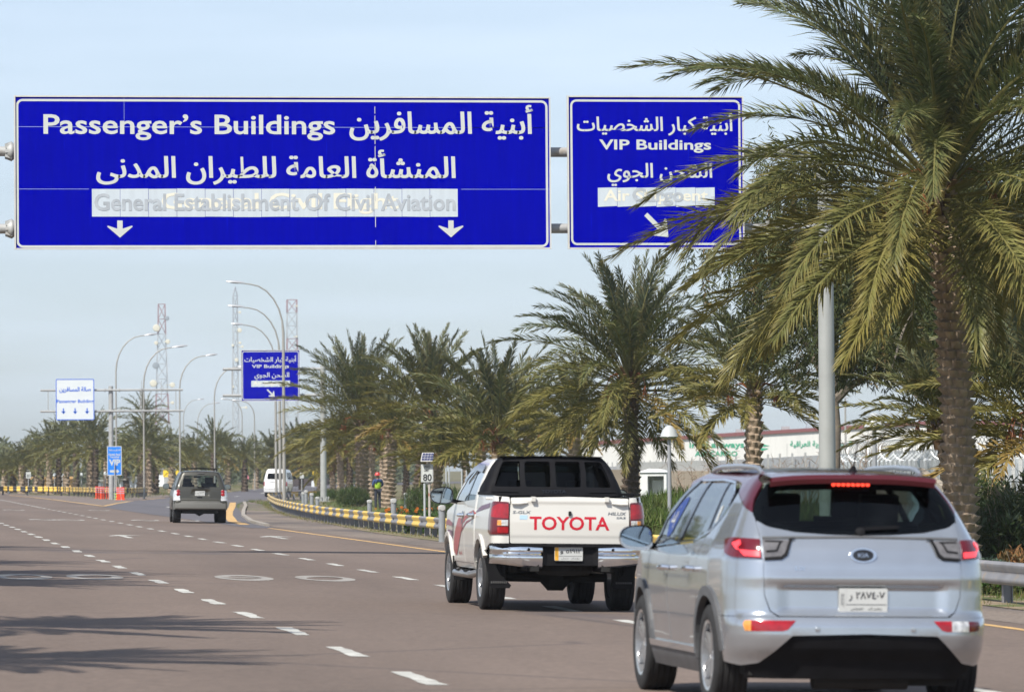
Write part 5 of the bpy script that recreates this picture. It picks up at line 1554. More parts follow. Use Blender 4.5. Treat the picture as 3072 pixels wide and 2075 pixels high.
# tailgate
def dent(t, z):
    q = 1 - smooth(.50, .60, abs(t))
    return -.030 * q * (1 - smooth(.835, .862, z)) * smooth(.655, .70, z) + .006 * (1 - smooth(.55, .72, abs(t))) * smooth(.86, .875, z) * (1 - smooth(.90, .96, z))
gate = [('x', -.58, .645), ('x', .58, .645), ('x', .635, .68), ('x', .672, .78), ('x', .682, .95), ('x', .683, 1.10), ('x', .690, 1.20), ('x', .695, 1.28)] + [('x', a * .985, b - .004) for a, b in wb[1:]] + [('x', -a * .985, b - .004) for a, b in wb[::-1][1:-1]] + [('x', -.695, 1.28), ('x', -.690, 1.20), ('x', -.683, 1.10), ('x', -.682, .95), ('x', -.672, .78), ('x', -.635, .68)]
panel(sh, 'tailgate', gate, M_SIL, SU, fn=dent, h=.03)
# rear quarter
quart = [('x', .592, .640), ('y', .52, .64)] + arc(RA, .36, AR, 139, 40, 14)[0:] + [('y', 1.34, .70), ('y', 1.33, 1.05), ('y', 1.27, 1.17), ('y', 1.15, 1.21), ('y', .98, 1.30), ('y', .92, 1.40), ('y', .93, 1.47), ('y', .80, 1.44), ('x', .700, 1.335), ('x', .697, 1.28), ('x', .692, 1.20), ('x', .685, 1.10), ('x', .684, .95), ('x', .677, .78), ('x', .641, .677)]
pair(sh, 'rear_quarter', quart, M_SIL, SU)
crimp = [('x', .705, 1.338), ('y', .80, 1.445), ('y', .93, 1.475), ('y', 1.05, 1.535), ('y', 1.3, 1.555), ('y', 2.2, 1.565), ('y', 2.72, 1.552), ('y', 2.93, 1.51), ('y', 2.98, 1.545), ('y', 2.75, 1.60), ('y', 2.2, 1.618), ('y', 1.2, 1.612), ('y', .75, 1.60), ('x', .58, 1.60), ('x', .60, 1.535), ('x', .675, 1.43)]
pair(sh, 'roof_side', crimp, M_CRIM, SU)
# bumper
bl = [('x', -.685, .635), ('x', .685, .635), ('y', .515, .635)] + [('y', .50, .60), ('y', .47, .50), ('y', .46, .40), ('y', .46, .33), ('x', .80, .31), ('x', .70, .33), ('x', .50, .515), ('x', 0, .528), ('x', -.50, .515), ('x', -.70, .33), ('x', -.80, .31)]
mirr = [('t', -sh.conv(p)[0], p[2]) for p in [('y', .46, .33), ('y', .46, .40), ('y', .47, .50), ('y', .50, .60), ('y', .515, .635)]]
panel(sh, 'rear_bumper', bl + mirr, M_SIL, SU, off=.006, rnd=.012)
lo = [('x', -.70, .335), ('x', -.495, .513), ('x', 0, .525), ('x', .495, .513), ('x', .70, .335), ('x', .78, .30), ('x', .78, .215), ('x', -.78, .215), ('x', -.78, .30)]
panel(sh, 'bumper_insert', lo, M_BLK, SU, off=-.012, fn=lambda t, z: .016 * smooth(.44, .40, z) if False else 0)
mb = MB(); f = mapper(sh, .0)
for x in (-.33, .33):
    p = f(x, .56); mb.lathe([(0, -.016), (.017, -.015), (.019, -.006)], 12, Matrix.Translation(p) @ Matrix.Rotation(R(-90), 4, 'X'))
mb.build('parking_sensor', M_SIL, SU)
for sg in (-1, 1):
    q = lambda a, z: ('x', a, z)
    r_ = [q(.475, .612), q(.80, .610), q(.815, .59), q(.80, .548), q(.565, .545), q(.53, .555)]
    a_, b_ = (.80, .765) if sg < 0 else (.72, .60)
    panel(sh, 'reflector', [q(.475, .612), q(b_, .612), q(b_, .545), q(.565, .545), q(.53, .555)], M_RED, SU, off=.010, sg=sg, h=.03)
    panel(sh, 'reversing_lamp', [q(b_, .611), q(a_, .611), q(a_, .546), q(b_, .546)], M_AMBER if sg < 0 else M_CLEARL, SU, off=.010, sg=sg, h=.03)
    panel(sh, 'indicator_lamp', [q(a_, .611), q(.80, .609), q(.812, .59), q(.80, .55), q(a_, .546)], M_AMBER if sg < 0 else M_REDD, SU, off=.010, sg=sg, h=.03)
    # tail lamp: outer on the quarter, inner on the gate
    panel(sh, 'tail_lamp', [q(.690, 1.155), ('y', .40, 1.165), ('y', .56, 1.150), ('y', .44, 1.06), ('y', .30, 1.035), q(.690, 1.028)], M_REDD, SU, off=.012, sg=sg, h=.03)
    panel(sh, 'tail_lamp_light', [q(.70, 1.075), ('y', .28, 1.085), ('y', .36, 1.125), q(.80, 1.145), q(.80, 1.120), ('y', .30, 1.10) if False else q(.82, 1.10), q(.70, 1.045) if False else q(.79, 1.045), q(.70, 1.038)], M_LITS, SU, off=.018, sg=sg, h=.02, th=.004)
    panel(sh, 'tail_lamp', [q(.485, 1.150), q(.675, 1.155), q(.675, 1.028), q(.555, 1.035), q(.52, 1.06)], M_LAMPG, SU, off=.010, sg=sg, h=.03)
    panel(sh, 'lamp_trim', [q(.455, 1.155), q(.475, 1.155), q(.515, 1.052), q(.555, 1.025), q(.675, 1.018), q(.675, 1.034), q(.56, 1.043), q(.535, 1.065), q(.50, 1.14), q(.50, 1.155), q(.48, 1.163), q(.455, 1.163)], M_BLK, SU, off=.015, sg=sg, h=.02, th=.004)
    panel(sh, 'lamp_trim', [q(.540, 1.135), q(.55, 1.135), q(.585, 1.075), q(.66, 1.068), q(.66, 1.080), q(.592, 1.086), q(.565, 1.135), q(.66, 1.137), q(.66, 1.145), q(.54, 1.143)], M_BLK, SU, off=.014, sg=sg, h=.02, th=.003)
# chrome strip between the lamps, crease line
panel(sh, 'chrome_strip', [('x', -.675, 1.162), ('x', 0, 1.172), ('x', .675, 1.162), ('x', .675, 1.175), ('x', 0, 1.186), ('x', -.675, 1.175)], M_CLAD, SU, off=.006, h=.05, th=.004)
mb = MB(); p = mapper(sh, .0)(0, 1.055); Me = Matrix.Translation(p) @ Matrix.Rotation(R(80), 4, 'X') @ Matrix.Diagonal((1, .54, 1, 1))
mb.lathe([(.0, .010), (.070, .010), (.074, .014), (.092, .014), (.096, .004), (.096, -.02)], 36, Me); mb.build('emblem_rim', M_CHROME, SU)
mb = MB(); mb.lathe([(.0, .015), (.055, .014), (.071, .011)], 30, Me); e_ = mb.build('emblem', M_BLKG, SU)
mb = MB(); words(mb, 'KIA', (-.036, -.014, .036, .014), 0, fn=lambda x, z: Me @ Vector((x, z / .54, .0165))); mb.build('lettering', M_CHROME, e_, smooth=False)
mb = MB(); words(mb, 'LX', (-.47, .955, -.40, .978), 0, fn=mapper(sh, .004), shear=.2); mb.build('badge', M_CHROME, SU, smooth=False)
number_plate(SU, 0.0, float(sh.pt(0, .76).y) + .012, .752, .335, .165, '٢٨٧٤٠٧ ر', ('بغداد', 'خصوصى'))
# high brake lamp
mb = MB(); f = mapper(sh, .010)
for k in range(8):
    p = f(-.118 + .034 * k + .0, 1.528); mb.lathe([(0, .006), (.011, .005), (.0145, -.004)], 10, Matrix.Translation(p) @ Matrix.Rotation(R(90), 4, 'X'))
mb.build('high_brake_lamp', M_LIT, SU)
mb = MB(); a, b = mapper(sh, .020)(.02, 1.222), mapper(sh, .02)(.27, 1.235)
mb.bar(a, b, .016, .02); mb.lathe([(0, .03), (.03, .025), (.035, 0)], 12, Matrix.Translation(mapper(sh, 0)(.0, 1.21)) @ Matrix.Rotation(R(70), 4, 'X')); mb.build('rear_wiper', M_BLK, SU)
# doors, fender, sills
ftop = 1.085
rdoor = [('y', 1.345, .70), ('y', 1.345, .50)][:0] + arc(RA, .36, AR + .012, 38, 8, 6) + [('y', 1.36, .36), ('y', 2.30, .36), ('y', 2.31, 1.09), ('y', 1.62, 1.115), ('y', 1.29, 1.165), ('y', 1.345, 1.05)]
pair(sh, 'rear_door', rdoor, M_SIL, SU)
fdoor = [('y', 2.32, .36), ('y', 3.16, .36), ('y', 3.22, .60), ('y', 3.22, 1.02), ('y', 3.30, 1.05), ('y', 2.32, 1.088)]
pair(sh, 'front_door', fdoor, M_SIL, SU)
fend = [('y', 3.17, .36)] + arc(FA, .36, AR, 180, 20, 14) + [('y', 4.02, .62), ('y', 4.05, .95), ('y', 3.70, 1.04), ('y', 3.315, 1.05), ('y', 3.232, 1.02), ('y', 3.232, .60)]
pair(sh, 'front_fender', fend, M_SIL, SU)
pair(sh, 'sill', [('y', 1.30, .355), ('y', 1.30, .22), ('y', 3.18, .22), ('y', 3.18, .355)], M_CLAD, SU, off=.010)
pair(sh, 'sill_strip', [('y', 1.36, .40), ('y', 1.36, .355), ('y', 3.15, .355), ('y', 3.15, .40)], M_SIL, SU, off=.022, h=.06)
for A in (RA, FA):
    o_, i_ = arc(A, .36, AR + .055, 175, -5, 22), arc(A, .36, AR - .012, 175, -5, 22)
    pair(sh, 'arch_cladding', o_ + i_[::-1], M_CLAD, SU, off=.016, th=.05)
for sg in (-1, 1):
    mb = MB(); f = sidemap(sh, .0, sg)
    for y, z in ((1.52, .935), (2.47, .925)):
        p = f(y, z); d = Vector((sg, 0, 0))
        mb.tube([p + d * .0 + Vector((0, -.07, 0)), p + d * .045 + Vector((0, -.06, .004)), p + d * .052, p + d * .045 + Vector((0, .10, .0)), p + Vector((0, .13, 0))], [.018, .02, .021, .018, .014], 8)
    mb.build('door_handle', M_CHROME, SU)
# side glass and pillars
pair(sh, 'side_window', [('y', 1.31, 1.175), ('y', 1.60, 1.135), ('y', 2.24, 1.11), ('y', 2.26, 1.545), ('y', 1.75, 1.553), ('y', 1.58, 1.548)], gl_side, SU, off=-.006, th=0)
pair(sh, 'side_window', [('y', 1.24, 1.19), ('y', 1.29, 1.18), ('y', 1.55, 1.545), ('y', 1.30, 1.53), ('y', 1.08, 1.47), ('y', 1.01, 1.38), ('y', 1.05, 1.30)], gl_side, SU, off=-.006, th=0)
pair(sh, 'side_window', [('y', 2.36, 1.105), ('y', 3.28, 1.07), ('y', 3.12, 1.27), ('y', 2.86, 1.46), ('y', 2.70, 1.53), ('y', 2.35, 1.547)], gl_side, SU, off=-.006, th=0)
pair(sh, 'window_pillar', [('y', 2.235, 1.10), ('y', 2.365, 1.10), ('y', 2.355, 1.552), ('y', 2.255, 1.552)], M_BLKG, SU, off=.0)
pair(sh, 'window_pillar', [('y', 1.285, 1.178), ('y', 1.335, 1.17), ('y', 1.60, 1.552), ('y', 1.545, 1.55)], M_BLKG, SU, off=.0)
pair(sh, 'window_pillar', [('y', 3.24, 1.06), ('y', 3.34, 1.055), ('y', 3.15, 1.33), ('y', 2.88, 1.52), ('y', 2.70, 1.555), ('y', 2.69, 1.53), ('y', 2.86, 1.45), ('y', 3.10, 1.26)], M_BLKG, SU)
# chrome window line
pair(sh, 'window_trim', [('y', 1.24, 1.185), ('y', 1.60, 1.128), ('y', 2.3, 1.100), ('y', 3.30, 1.058), ('y', 3.30, 1.07), ('y', 2.3, 1.112), ('y', 1.60, 1.141), ('y', 1.25, 1.198)], M_CHROME, SU, off=.006, h=.05, th=.004)
pair(sh, 'window_trim', [('y', 1.24, 1.185), ('y', 1.05, 1.285), ('y', .995, 1.38), ('y', 1.07, 1.485), ('y', 1.3, 1.545), ('y', 1.8, 1.562), ('y', 2.6, 1.556), ('y', 2.6, 1.545), ('y', 1.8, 1.550), ('y', 1.3, 1.532), ('y', 1.085, 1.473), ('y', 1.012, 1.38), ('y', 1.065, 1.292), ('y', 1.25, 1.198)], M_CHROME, SU, off=.006, h=.04, th=.004)
panel(sh, 'window_sticker', [('y', 2.66, 1.16), ('y', 2.78, 1.14), ('y', 3.02, 1.28), ('y', 2.86, 1.40), ('y', 2.72, 1.44), ('y', 2.62, 1.42)], mat('blue window film', (.015, .045, .22), .4), SU, off=-.002, sg=-1, th=0, rnd=.05)
mb = MB(); words(mb, 'سفر', (2.70, 1.20, 2.90, 1.37), 0, fn=sidemap(sh, .002, -1)); mb.build('window_lettering', M_PLATE, SU, smooth=False)
panel(sh, 'window_paper', [('y', 1.16, 1.27), ('y', 1.22, 1.255), ('y', 1.28, 1.37), ('y', 1.22, 1.385)], M_PLATE, SU, off=-.003, sg=-1, th=0)
# roof: dark glass panel, crimson rear edge with spoiler
edge = tab([(.40, .575), (.6, .575), (.9, .57), (1.6, .575), (2.6, .565), (3.0, .54), (3.1, .52)])
ze = tab([(.36, 1.572), (.55, 1.590), (.9, 1.606), (1.6, 1.618), (2.3, 1.612), (2.9, 1.575), (3.1, 1.53)])
roof('spoiler', SU, M_CRIM, np.linspace(.40, .86, 8), edge, ze, .026, th=.030)
mb = MB(); f = tab([(-.6, 0), (.6, 0)])
xsq = np.linspace(-.575, .575, 17); top_ = [(x, .40 + .03 * (x / .575) ** 2, float(ze(.40)) + .026 * (1 - abs(x / .575) ** 3)) for x in xsq]
mb.add(top_ + [(x, y + .020, z - .062) for x, y, z in top_], [(i, i + 1, 18 + i, 17 + i) for i in range(16)]); mb.build('spoiler_edge', M_CRIM, SU)
roof('roof_panel', SU, mat('dark roof glass', (.035, .038, .042), .22, coat=.3, var=.25, vscale=5), np.linspace(.865, 3.1, 22), edge, ze, .030)
for sg in (-1, 1):
    mb = MB(); pth = []
    for i, y in enumerate(np.linspace(.80, 2.75, 16)):
        t = i / 15; hgt = .030 * min(1, min(t, 1 - t) * 9) ** .6
        pth.append((sg * (float(edge(y)) - .015), y, float(ze(y)) + .008 + hgt))
    mb.tube(pth, [.012] + [.018] * 14 + [.012], 10); mb.build('roof_rail', silver('roof rail satin', (.52, .53, .55), .3), SU)
mb = MB(); mb.tube([(.06, .72, float(ze(.72)) + .02), (.06, .70, float(ze(.7)) + .06)], [.035, .014], 10); mb.tube([(.06, .70, float(ze(.7)) + .05), (.055, .55, float(ze(.7)) + .22)], [.006, .004], 6); mb.build('aerial', M_BLK, SU)
# bonnet and windscreen
mb = MB(); mb.add([(-.80, 3.3, 1.05), (.80, 3.3, 1.05), (.78, 3.9, 1.02), (-.78, 3.9, 1.02), (-.66, 4.3, .92), (.66, 4.3, .92), (-.6, 4.42, .8), (.6, 4.42, .8)], [(0, 1, 2, 3), (3, 2, 5, 4), (4, 5, 7, 6)]); mb.build('bonnet', M_SIL, SU)
mb = MB(); rows = []
for y, z, w_ in ((3.42, 1.05, .76), (3.30, 1.17, .70), (3.18, 1.37, .60), (3.08, 1.54, .53)): rows.append([(w_ * u, y - .10 * u * u, z) for u in np.linspace(-1, 1, 9)])
mb.add([p for r_ in rows for p in r_], [(i * 9 + j, i * 9 + j + 1, (i + 1) * 9 + j + 1, (i + 1) * 9 + j) for i in range(3) for j in range(8)]); mb.build('windscreen', glass('windscreen glass', (.8, .92, .88), thru=.85), SU)
panel(sh, 'front_bumper', [('y', 4.0, .30), ('y', 4.0, .80), ('t', sh.ts[-1] - .01, .80), ('t', sh.ts[-1] - .01, .30)], M_SIL, SU); panel(sh, 'front_bumper', [('y', 4.0, .30), ('y', 4.0, .80), ('t', sh.ts[-1] - .01, .80), ('t', sh.ts[-1] - .01, .30)], M_SIL, SU, sg=-1)
# underbody, wheel wells, cabin
mb = MB(); mb.box((0, 2.2, .30), (1.50, 3.9, .12)); mb.box((0, .55, .30), (1.2, .7, .16)); mb.box((.45, .45, .24), (.5, .28, .14)); mb.box((0, .9, .3), (1.4, .12, .12)); mb.tube([(-.3, .3, .235), (.35, .3, .235)], .09, 12)
for y in (RA, FA):
    for x in (-1, 1): mb.box((x * .57, y, .52), (.10, .9, .5))
mb.build('underbody', M_UNDER, SU, smooth=False)
mb = MB(); mb.box((0, 2.0, .62), (1.55, 2.9, .05)); mb.box((0, .60, .84), (1.25, .60, .44)); mb.box((0, 3.2, .86), (1.5, .35, .36)); mb.box((-.37, 2.95, 1.02), (.34, .05, .30)); mb.box((0, 3.08, 1.42), (.22, .03, .07))
for sg in (-1, 1): mb.box((sg * .74, 2.2, .82), (.06, 2.3, .52)); mb.box((sg * .66, .75, 1.02), (.14, .5, .5))
mb.build('cabin_trim', M_INT, SU, smooth=False)
seat(SU, 0, 1.28, .72, 1.25, .55, bench=True); seat(SU, -.37, 2.30, .70, .5, .60); seat(SU, .37, 2.30, .70, .5, .60)
for x in (-.80, .80):
    for y in (RA, FA): wheel(SU, x, y, .352, .235, -1 if x < 0 else 1, .245, 10, rim=silver('bright alloy', (.50, .51, .53), .3))
mirror_unit(SU, -1.03, 3.12, 1.13, .25, .185, M_BLKG, M_SIL); mirror_unit(SU, 1.03, 3.12, 1.13, .25, .185, M_BLKG, M_SIL, sg=1)
def place(o, local, world, hd, roll):
    """put the vehicle so that its local ground point lands on the world point"""
    Mr = Matrix.Rotation(hd, 4, 'Z') @ Matrix.Rotation(roll, 4, 'Y')
    p = Mr @ Vector(local)
    o.rotation_euler = Mr.to_euler(); o.location = Vector(world) - p
ROLLV = math.atan(FALL)
gw = at(2119, 2106, 33.8); place(SU, (-.915, .90, 0), (gw.x, gw.y, gz(gw.x)), hd, ROLLV)
# ------------------------------------------------------------------ white pickup
PU = thing('pickup_truck', 'white double cab pickup with red lettering across its tailgate', 'pickup truck')
M_WHT = mat('white vehicle paint', (.64, .625, .585), .3, var=.03, vscale=2, coat=.8, dirt=((.60, .56, .49), 1.6, .60, .85))
M_DKGL = glass('privacy glass', (.25, .30, .34), thru=.06, spec=.45)
wP = [(.4, .86), (.55, .905), (.7, .92), (.95, .922), (1.12, .915), (1.25, .90), (1.37, .878), (1.45, .845), (1.55, .805), (1.66, .755), (1.75, .705), (1.81, .64)]
tapP = [(-.1, .975), (.5, .99), (1.2, 1.0), (3.6, 1.0), (4.6, .985), (5.3, .86)]
noseP = [(.4, 5.2), (.8, 5.33), (1.0, 5.28), (1.12, 5.1), (1.9, 5.1)]
bed = Shell(yr=[(.4, .16), (.78, .14), (1.05, .13), (1.30, .14), (1.37, .155), (1.9, .2)], w=wP, taper=tapP, rx=[(.4, .14), (1.3, .15), (1.4, .12)], ry=[(.4, .16), (1.3, .20), (1.4, .18)], bow=.03, nose=noseP, z0=.40, z1=1.42)
cab = Shell(yr=[(.4, 1.70), (1.37, 1.70), (1.5, 1.74), (1.8, 1.84), (1.84, 1.87)], w=wP + [(1.84, .58)], taper=tapP, rx=[(.4, .06), (1.4, .07), (1.84, .08)], ry=[(.4, .08), (1.4, .10), (1.84, .12)], bow=.04, nose=noseP, z0=.40, z1=1.84)
RA, FA, AR, WR = 1.26, 4.345, .455, .385
tg = [('x', -.700, .805), ('x', .700, .805), ('x', .706, 1.0), ('x', .700, 1.335), ('x', 0, 1.352), ('x', -.700, 1.335), ('x', -.706, 1.0)]
def tdent(t, z): return .010 * smooth(1.255, 1.285, z) - .006 * smooth(.93, .90, z) * 0 - .006 * (1 - smooth(.86, .89, z))
panel(bed, 'tailgate', tg, M_WHT, PU, fn=tdent, h=.035, rnd=.02)
mb = MB(); f = mapper(bed, .0025)
for s_, b in (('T', (-.465, .882, -.322, .959)),): pass
words(mb, 'TOYOTA', (-.474, .962, .472, 1.122), 0, fn=f, bold=.022); mb.build('tailgate_lettering', mat('red vinyl', (.52, .004, .022), .35, coat=.3), PU, smooth=False)
M_BADGE = mat('dark chrome badge', (.12, .14, .17), .4, .3)
mb = MB(); words(mb, 'S-GLX', (-.675, 1.150, -.465, 1.185), 0, fn=f, bold=.02, shear=.25); mb.build('badge', M_BADGE, PU, smooth=False)
mb = MB(); words(mb, 'HILUX', (.455, 1.140, .665, 1.178), 0, fn=f, bold=.02, shear=.25); words(mb, 'SR5', (.555, 1.098, .665, 1.122), 0, fn=f, bold=.02, shear=.2); mb.build('badge', M_BADGE, PU, smooth=False)
mb = MB(); mb.quad(*[f(x, z) for x, z in ((-.59, 1.085), (-.50, 1.085), (-.50, 1.135), (-.59, 1.135))]); mb.build('sticker', mat('pale blue sticker', (.42, .60, .75), .5), PU, smooth=False)
mb = MB(); mb.prism(round_rect(-.018, 1.13, .018, 1.185, .012), float(bed.pt(0, 1.15).y) - .022, float(bed.pt(0, 1.15).y) + .02); mb.build('tailgate_lock', M_BLKG, PU)
for sg in (-1, 1):
    mb = MB(); y0 = float(bed.pt(0, 1.3).y)
    mb.box((sg * .435, y0 - .012, 1.325), (.05, .06, .055)); mb.build('tailgate_bracket', M_WHT, PU)
    mb = MB(); mb.tube([(sg * .685, y0 - .008, 1.270), (sg * .60, y0 - .014, 1.270), (sg * .50, y0 - .004, 1.278)], [.016, .02, .008], 8); mb.build('tailgate_trim', M_WHT, PU)
    q = lambda a, z: ('x', a, z)
    lamp = [q(.712, 1.288), ('y', .30, 1.293), ('y', .42, 1.25), ('y', .47, 1.08), ('y', .48, .93), ('y', .36, .905), q(.712, .908)]
    panel(bed, 'tail_lamp', lamp, M_REDD, PU, off=.012, sg=sg, h=.03, rnd=.03)
    panel(bed, 'tail_lamp_light', [q(.722, 1.265), q(.82, 1.265), ('y', .30, 1.22), ('y', .30, 1.11), q(.722, 1.095)], M_RED, PU, off=.017, sg=sg, h=.025, th=.004, rnd=.02)
    panel(bed, 'indicator_lamp', [q(.728, 1.075), q(.835, 1.075), q(.838, 1.012), q(.728, 1.010)], M_CLEARL, PU, off=.017, sg=sg, h=.025, th=.004)
    panel(bed, 'indicator_lamp', [q(.800, 1.072), q(.84, 1.072), q(.842, 1.015), q(.80, 1.013)], M_AMBER, PU, off=.019, sg=sg, h=.025, th=.003)
    panel(bed, 'tail_lamp_light', [q(.728, .995), q(.84, .995), q(.84, .925), q(.728, .925)], M_RED, PU, off=.017, sg=sg, h=.025, th=.004, rnd=.015)
    # bed side
    side = [q(.712, .805), ('y', .42, .80), ('y', .74, .72), ('y', .80, .62)][:3] + arc(RA, .40, AR, 137, 20, 16) + [('y', 1.665, .56), ('y', 1.665, 1.365), ('y', .9, 1.365), ('y', .36, 1.362), q(.712, 1.345)]
    panel(bed, 'bed_side', side, M_WHT, PU, sg=sg, h=.045)
    mb = MB(); pth = [bed.pt(bed.ty(y, 1.365) * sg, 1.365) + Vector((-sg * .02, 0, .018)) for y in (.42, .8, 1.2, 1.64)]
    for a, b in zip(pth[:-1], pth[1:]): mb.bar(a, b, .075, .030)
    mb.build('bed_rail', M_BLK, PU, smooth=False)
    mb = MB()
    for y in (.48, .62, .76, .90): 
        p = bed.pt(bed.ty(y, 1.325) * sg, 1.325); mb.lathe([(0, .012), (.016, .010), (.02, 0)], 10, Matrix.Translation(p) @ Matrix.Rotation(R(90) * sg, 4, 'Y'))
    mb.build('bed_hook', M_WHT, PU)
    o_, i_ = arc(RA, .40, AR + .045, 150, 10, 22), arc(RA, .40, AR - .014, 150, 10, 22)
    panel(bed, 'arch_flare', o_ + i_[::-1], M_WHT, PU, off=.020, th=.05, sg=sg)
    # doors and fender
    panel(cab, 'rear_door', arc(RA, .40, AR + .02, 20, 6, 4)[:0] + [('y', 1.71, .54), ('y', 2.66, .54), ('y', 2.66, 1.285), ('y', 1.71, 1.31)], M_WHT, PU, sg=sg)
    panel(cab, 'front_door', [('y', 2.675, .54), ('y', 3.70, .54), ('y', 3.76, .80), ('y', 3.76, 1.20), ('y', 3.80, 1.255), ('y', 2.675, 1.285)], M_WHT, PU, sg=sg)
    panel(cab, 'front_fender', [('y', 3.715, .54)] + arc(FA, .40, AR, 165, 12, 16) + [('y', 4.82, .8), ('y', 4.84, 1.12), ('y', 3.82, 1.25), ('y', 3.775, 1.20), ('y', 3.775, .8)], M_WHT, PU, sg=sg)
    o_, i_ = arc(FA, .40, AR + .045, 172, 5, 22), arc(FA, .40, AR - .014, 172, 5, 22)
    panel(cab, 'arch_flare', o_ + i_[::-1], M_WHT, PU, off=.022, th=.05, sg=sg)
    panel(cab, 'rear_pillar', [('y', 1.715, 1.315), ('y', 1.93, 1.30), ('y', 2.03, 1.69), ('y', 2.65, 1.71), ('y', 3.0, 1.66), ('y', 3.3, 1.55), ('y', 3.66, 1.30), ('y', 3.80, 1.258), ('y', 3.42, 1.56), ('y', 3.05, 1.72), ('y', 2.6, 1.795), ('y', 1.95, 1.79), ('y', 1.88, 1.78)], M_WHT, PU, sg=sg)
    panel(cab, 'side_window', [('y', 1.935, 1.30), ('y', 2.62, 1.288), ('y', 2.62, 1.70), ('y', 2.03, 1.683)], glass('pickup side glass', (.7, .75, .78), thru=.4, spec=2.0), PU, off=-.006, th=0, sg=sg)
    panel(cab, 'side_window', [('y', 2.70, 1.287), ('y', 3.66, 1.262), ('y', 3.29, 1.54), ('y', 2.99, 1.65), ('y', 2.70, 1.70)], MATS['pickup side glass'], PU, off=-.006, th=0, sg=sg)
    panel(cab, 'window_pillar', [('y', 2.615, 1.287), ('y', 2.705, 1.287), ('y', 2.705, 1.705), ('y', 2.615, 1.705)], M_BLKG, PU, off=.0, sg=sg)
    panel(cab, 'rain_visor', [('y', 2.02, 1.62), ('y', 2.03, 1.72), ('y', 2.65, 1.735), ('y', 3.05, 1.68), ('y', 3.36, 1.54), ('y', 3.28, 1.50), ('y', 2.95, 1.60), ('y', 2.65, 1.65)], mat('smoked visor', (.10, .105, .115), .15, coat=.4), PU, off=.025, th=.004, sg=sg)
    # graphics
    M_G1 = mat('maroon stripe', (.22, .012, .035), .35, coat=.3); M_G2 = mat('plum stripe', (.10, .02, .075), .35, coat=.3); M_G3 = mat('dull red flash', (.36, .07, .075), .4, coat=.3)
    panel(bed, 'stripe', [('y', .34, 1.270) if False else ('y', .50, 1.275), ('y', .55, 1.215), ('y', 1.10, 1.185), ('y', 1.64, 1.15), ('y', 1.64, 1.165), ('y', 1.2, 1.235)], M_G2, PU, off=.004, th=0, sg=sg)
    panel(cab, 'stripe', [('y', 1.72, 1.14), ('y', 2.5, 1.07), ('y', 3.1, .96), ('y', 3.1, 1.02), ('y', 2.5, 1.13), ('y', 1.9, 1.18)], M_G3, PU, off=.004, th=0, sg=sg)
    panel(cab, 'stripe', [('y', 1.75, 1.09), ('y', 2.5, 1.01), ('y', 3.05, .88), ('y', 3.05, .91), ('y', 2.5, 1.04)], M_G1, PU, off=.004, th=0, sg=sg)
    panel(cab, 'stripe', [('y', 2.75, 1.06), ('y', 3.25, 1.08), ('y', 3.62, .86), ('y', 3.72, .66), ('y', 3.45, .60), ('y', 3.2, .72), ('y', 2.95, .92)], M_G3, PU, off=.005, th=0, sg=sg, rnd=.06)
    panel(cab, 'stripe', [('y', 3.78, .96), ('y', 4.5, .98), ('y', 4.8, .93), ('y', 4.8, .97), ('y', 4.4, 1.05), ('y', 3.78, 1.0)], M_G1, PU, off=.004, th=0, sg=sg)
    panel(cab, 'stripe', [('y', 3.78, .90), ('y', 4.3, .92), ('y', 4.7, .86), ('y', 4.4, .90), ('y', 3.78, .80)], M_G2, PU, off=.004, th=0, sg=sg)
    mb = MB(); words(mb, '4x4', (2.9, .62, 3.2, .675) if sg > 0 else (3.2, .62, 2.9, .675), 0, fn=sidemap(cab, .005, sg), shear=.2); mb.build('badge', M_G3, PU, smooth=False)
    mb = MB()
    for y, z in ((1.90, 1.12), (2.86, 1.11)):
        p = cab.pt(cab.ty(y, z) * sg, z); d = Vector((sg, 0, 0)); mb.tube([p + Vector((0, -.08, 0)), p + d * .045 + Vector((0, -.06, 0)), p + d * .05 + Vector((0, .08, 0)), p + Vector((0, .13, 0))], [.02, .026, .024, .016], 8)
        mb.lathe([(.052, .004), (.048, .012), (0, .013)], 14, Matrix.Translation(p) @ Matrix.Rotation(R(90) * sg, 4, 'Y'))
    mb.build('door_handle', M_CHROME, PU)
    # step, mudflap
    mb = MB(); mb.tube([(sg * .80, 1.85, .44), (sg * .92, 1.98, .40), (sg * .92, 3.5, .40), (sg * .80, 3.64, .44)], .045, 12)
    mb.build('side_step', mat('step steel', (.38, .37, .36), .3, .8), PU)
    mb = MB()
    for y in (2.35, 3.1): mb.box((sg * .92, y, .445), (.085, .34, .012))
    mb.build('step_pad', M_BLK, PU, smooth=False)
    panel(cab, 'rocker', [('y', 1.71, .535), ('y', 3.72, .535), ('y', 3.70, .47), ('y', 1.73, .47)], M_WHT, PU, off=-.004, sg=sg)
    mb = MB(); xo, xi = sg * .93, sg * .58
    mb.prism([(sg * .92, .62), (sg * .88, .43), (sg * .86, .29), (sg * .84, .265), (sg * .62, .265), (sg * .60, .30), (sg * .74, .44), (sg * .84, .62)][::(1 if sg < 0 else -1)], RA - .50, RA - .48)
    mb.build('mudflap', M_BLK, PU)
    mb = MB()
    for k in range(9): mb.box((sg * (.66 + .022 * k), RA - .505, .335), (.009, .01, .024))
    mb.build('mudflap_lettering', mat('faint grey print', (.13, .13, .13), .6), PU, smooth=False)
    mb = MB(); mb.prism([(sg * .92, .60), (sg * .90, .30), (sg * .66, .30), (sg * .80, .60)][::(1 if sg < 0 else -1)], FA - .52, FA - .50); mb.build('mudflap', M_BLK, PU)
    for y in (RA, FA): wheel(PU, sg * .775, y, WR, .27, sg, .235, 6, rim=silver('pickup alloy', (.45, .46, .48), .3), twin=False)
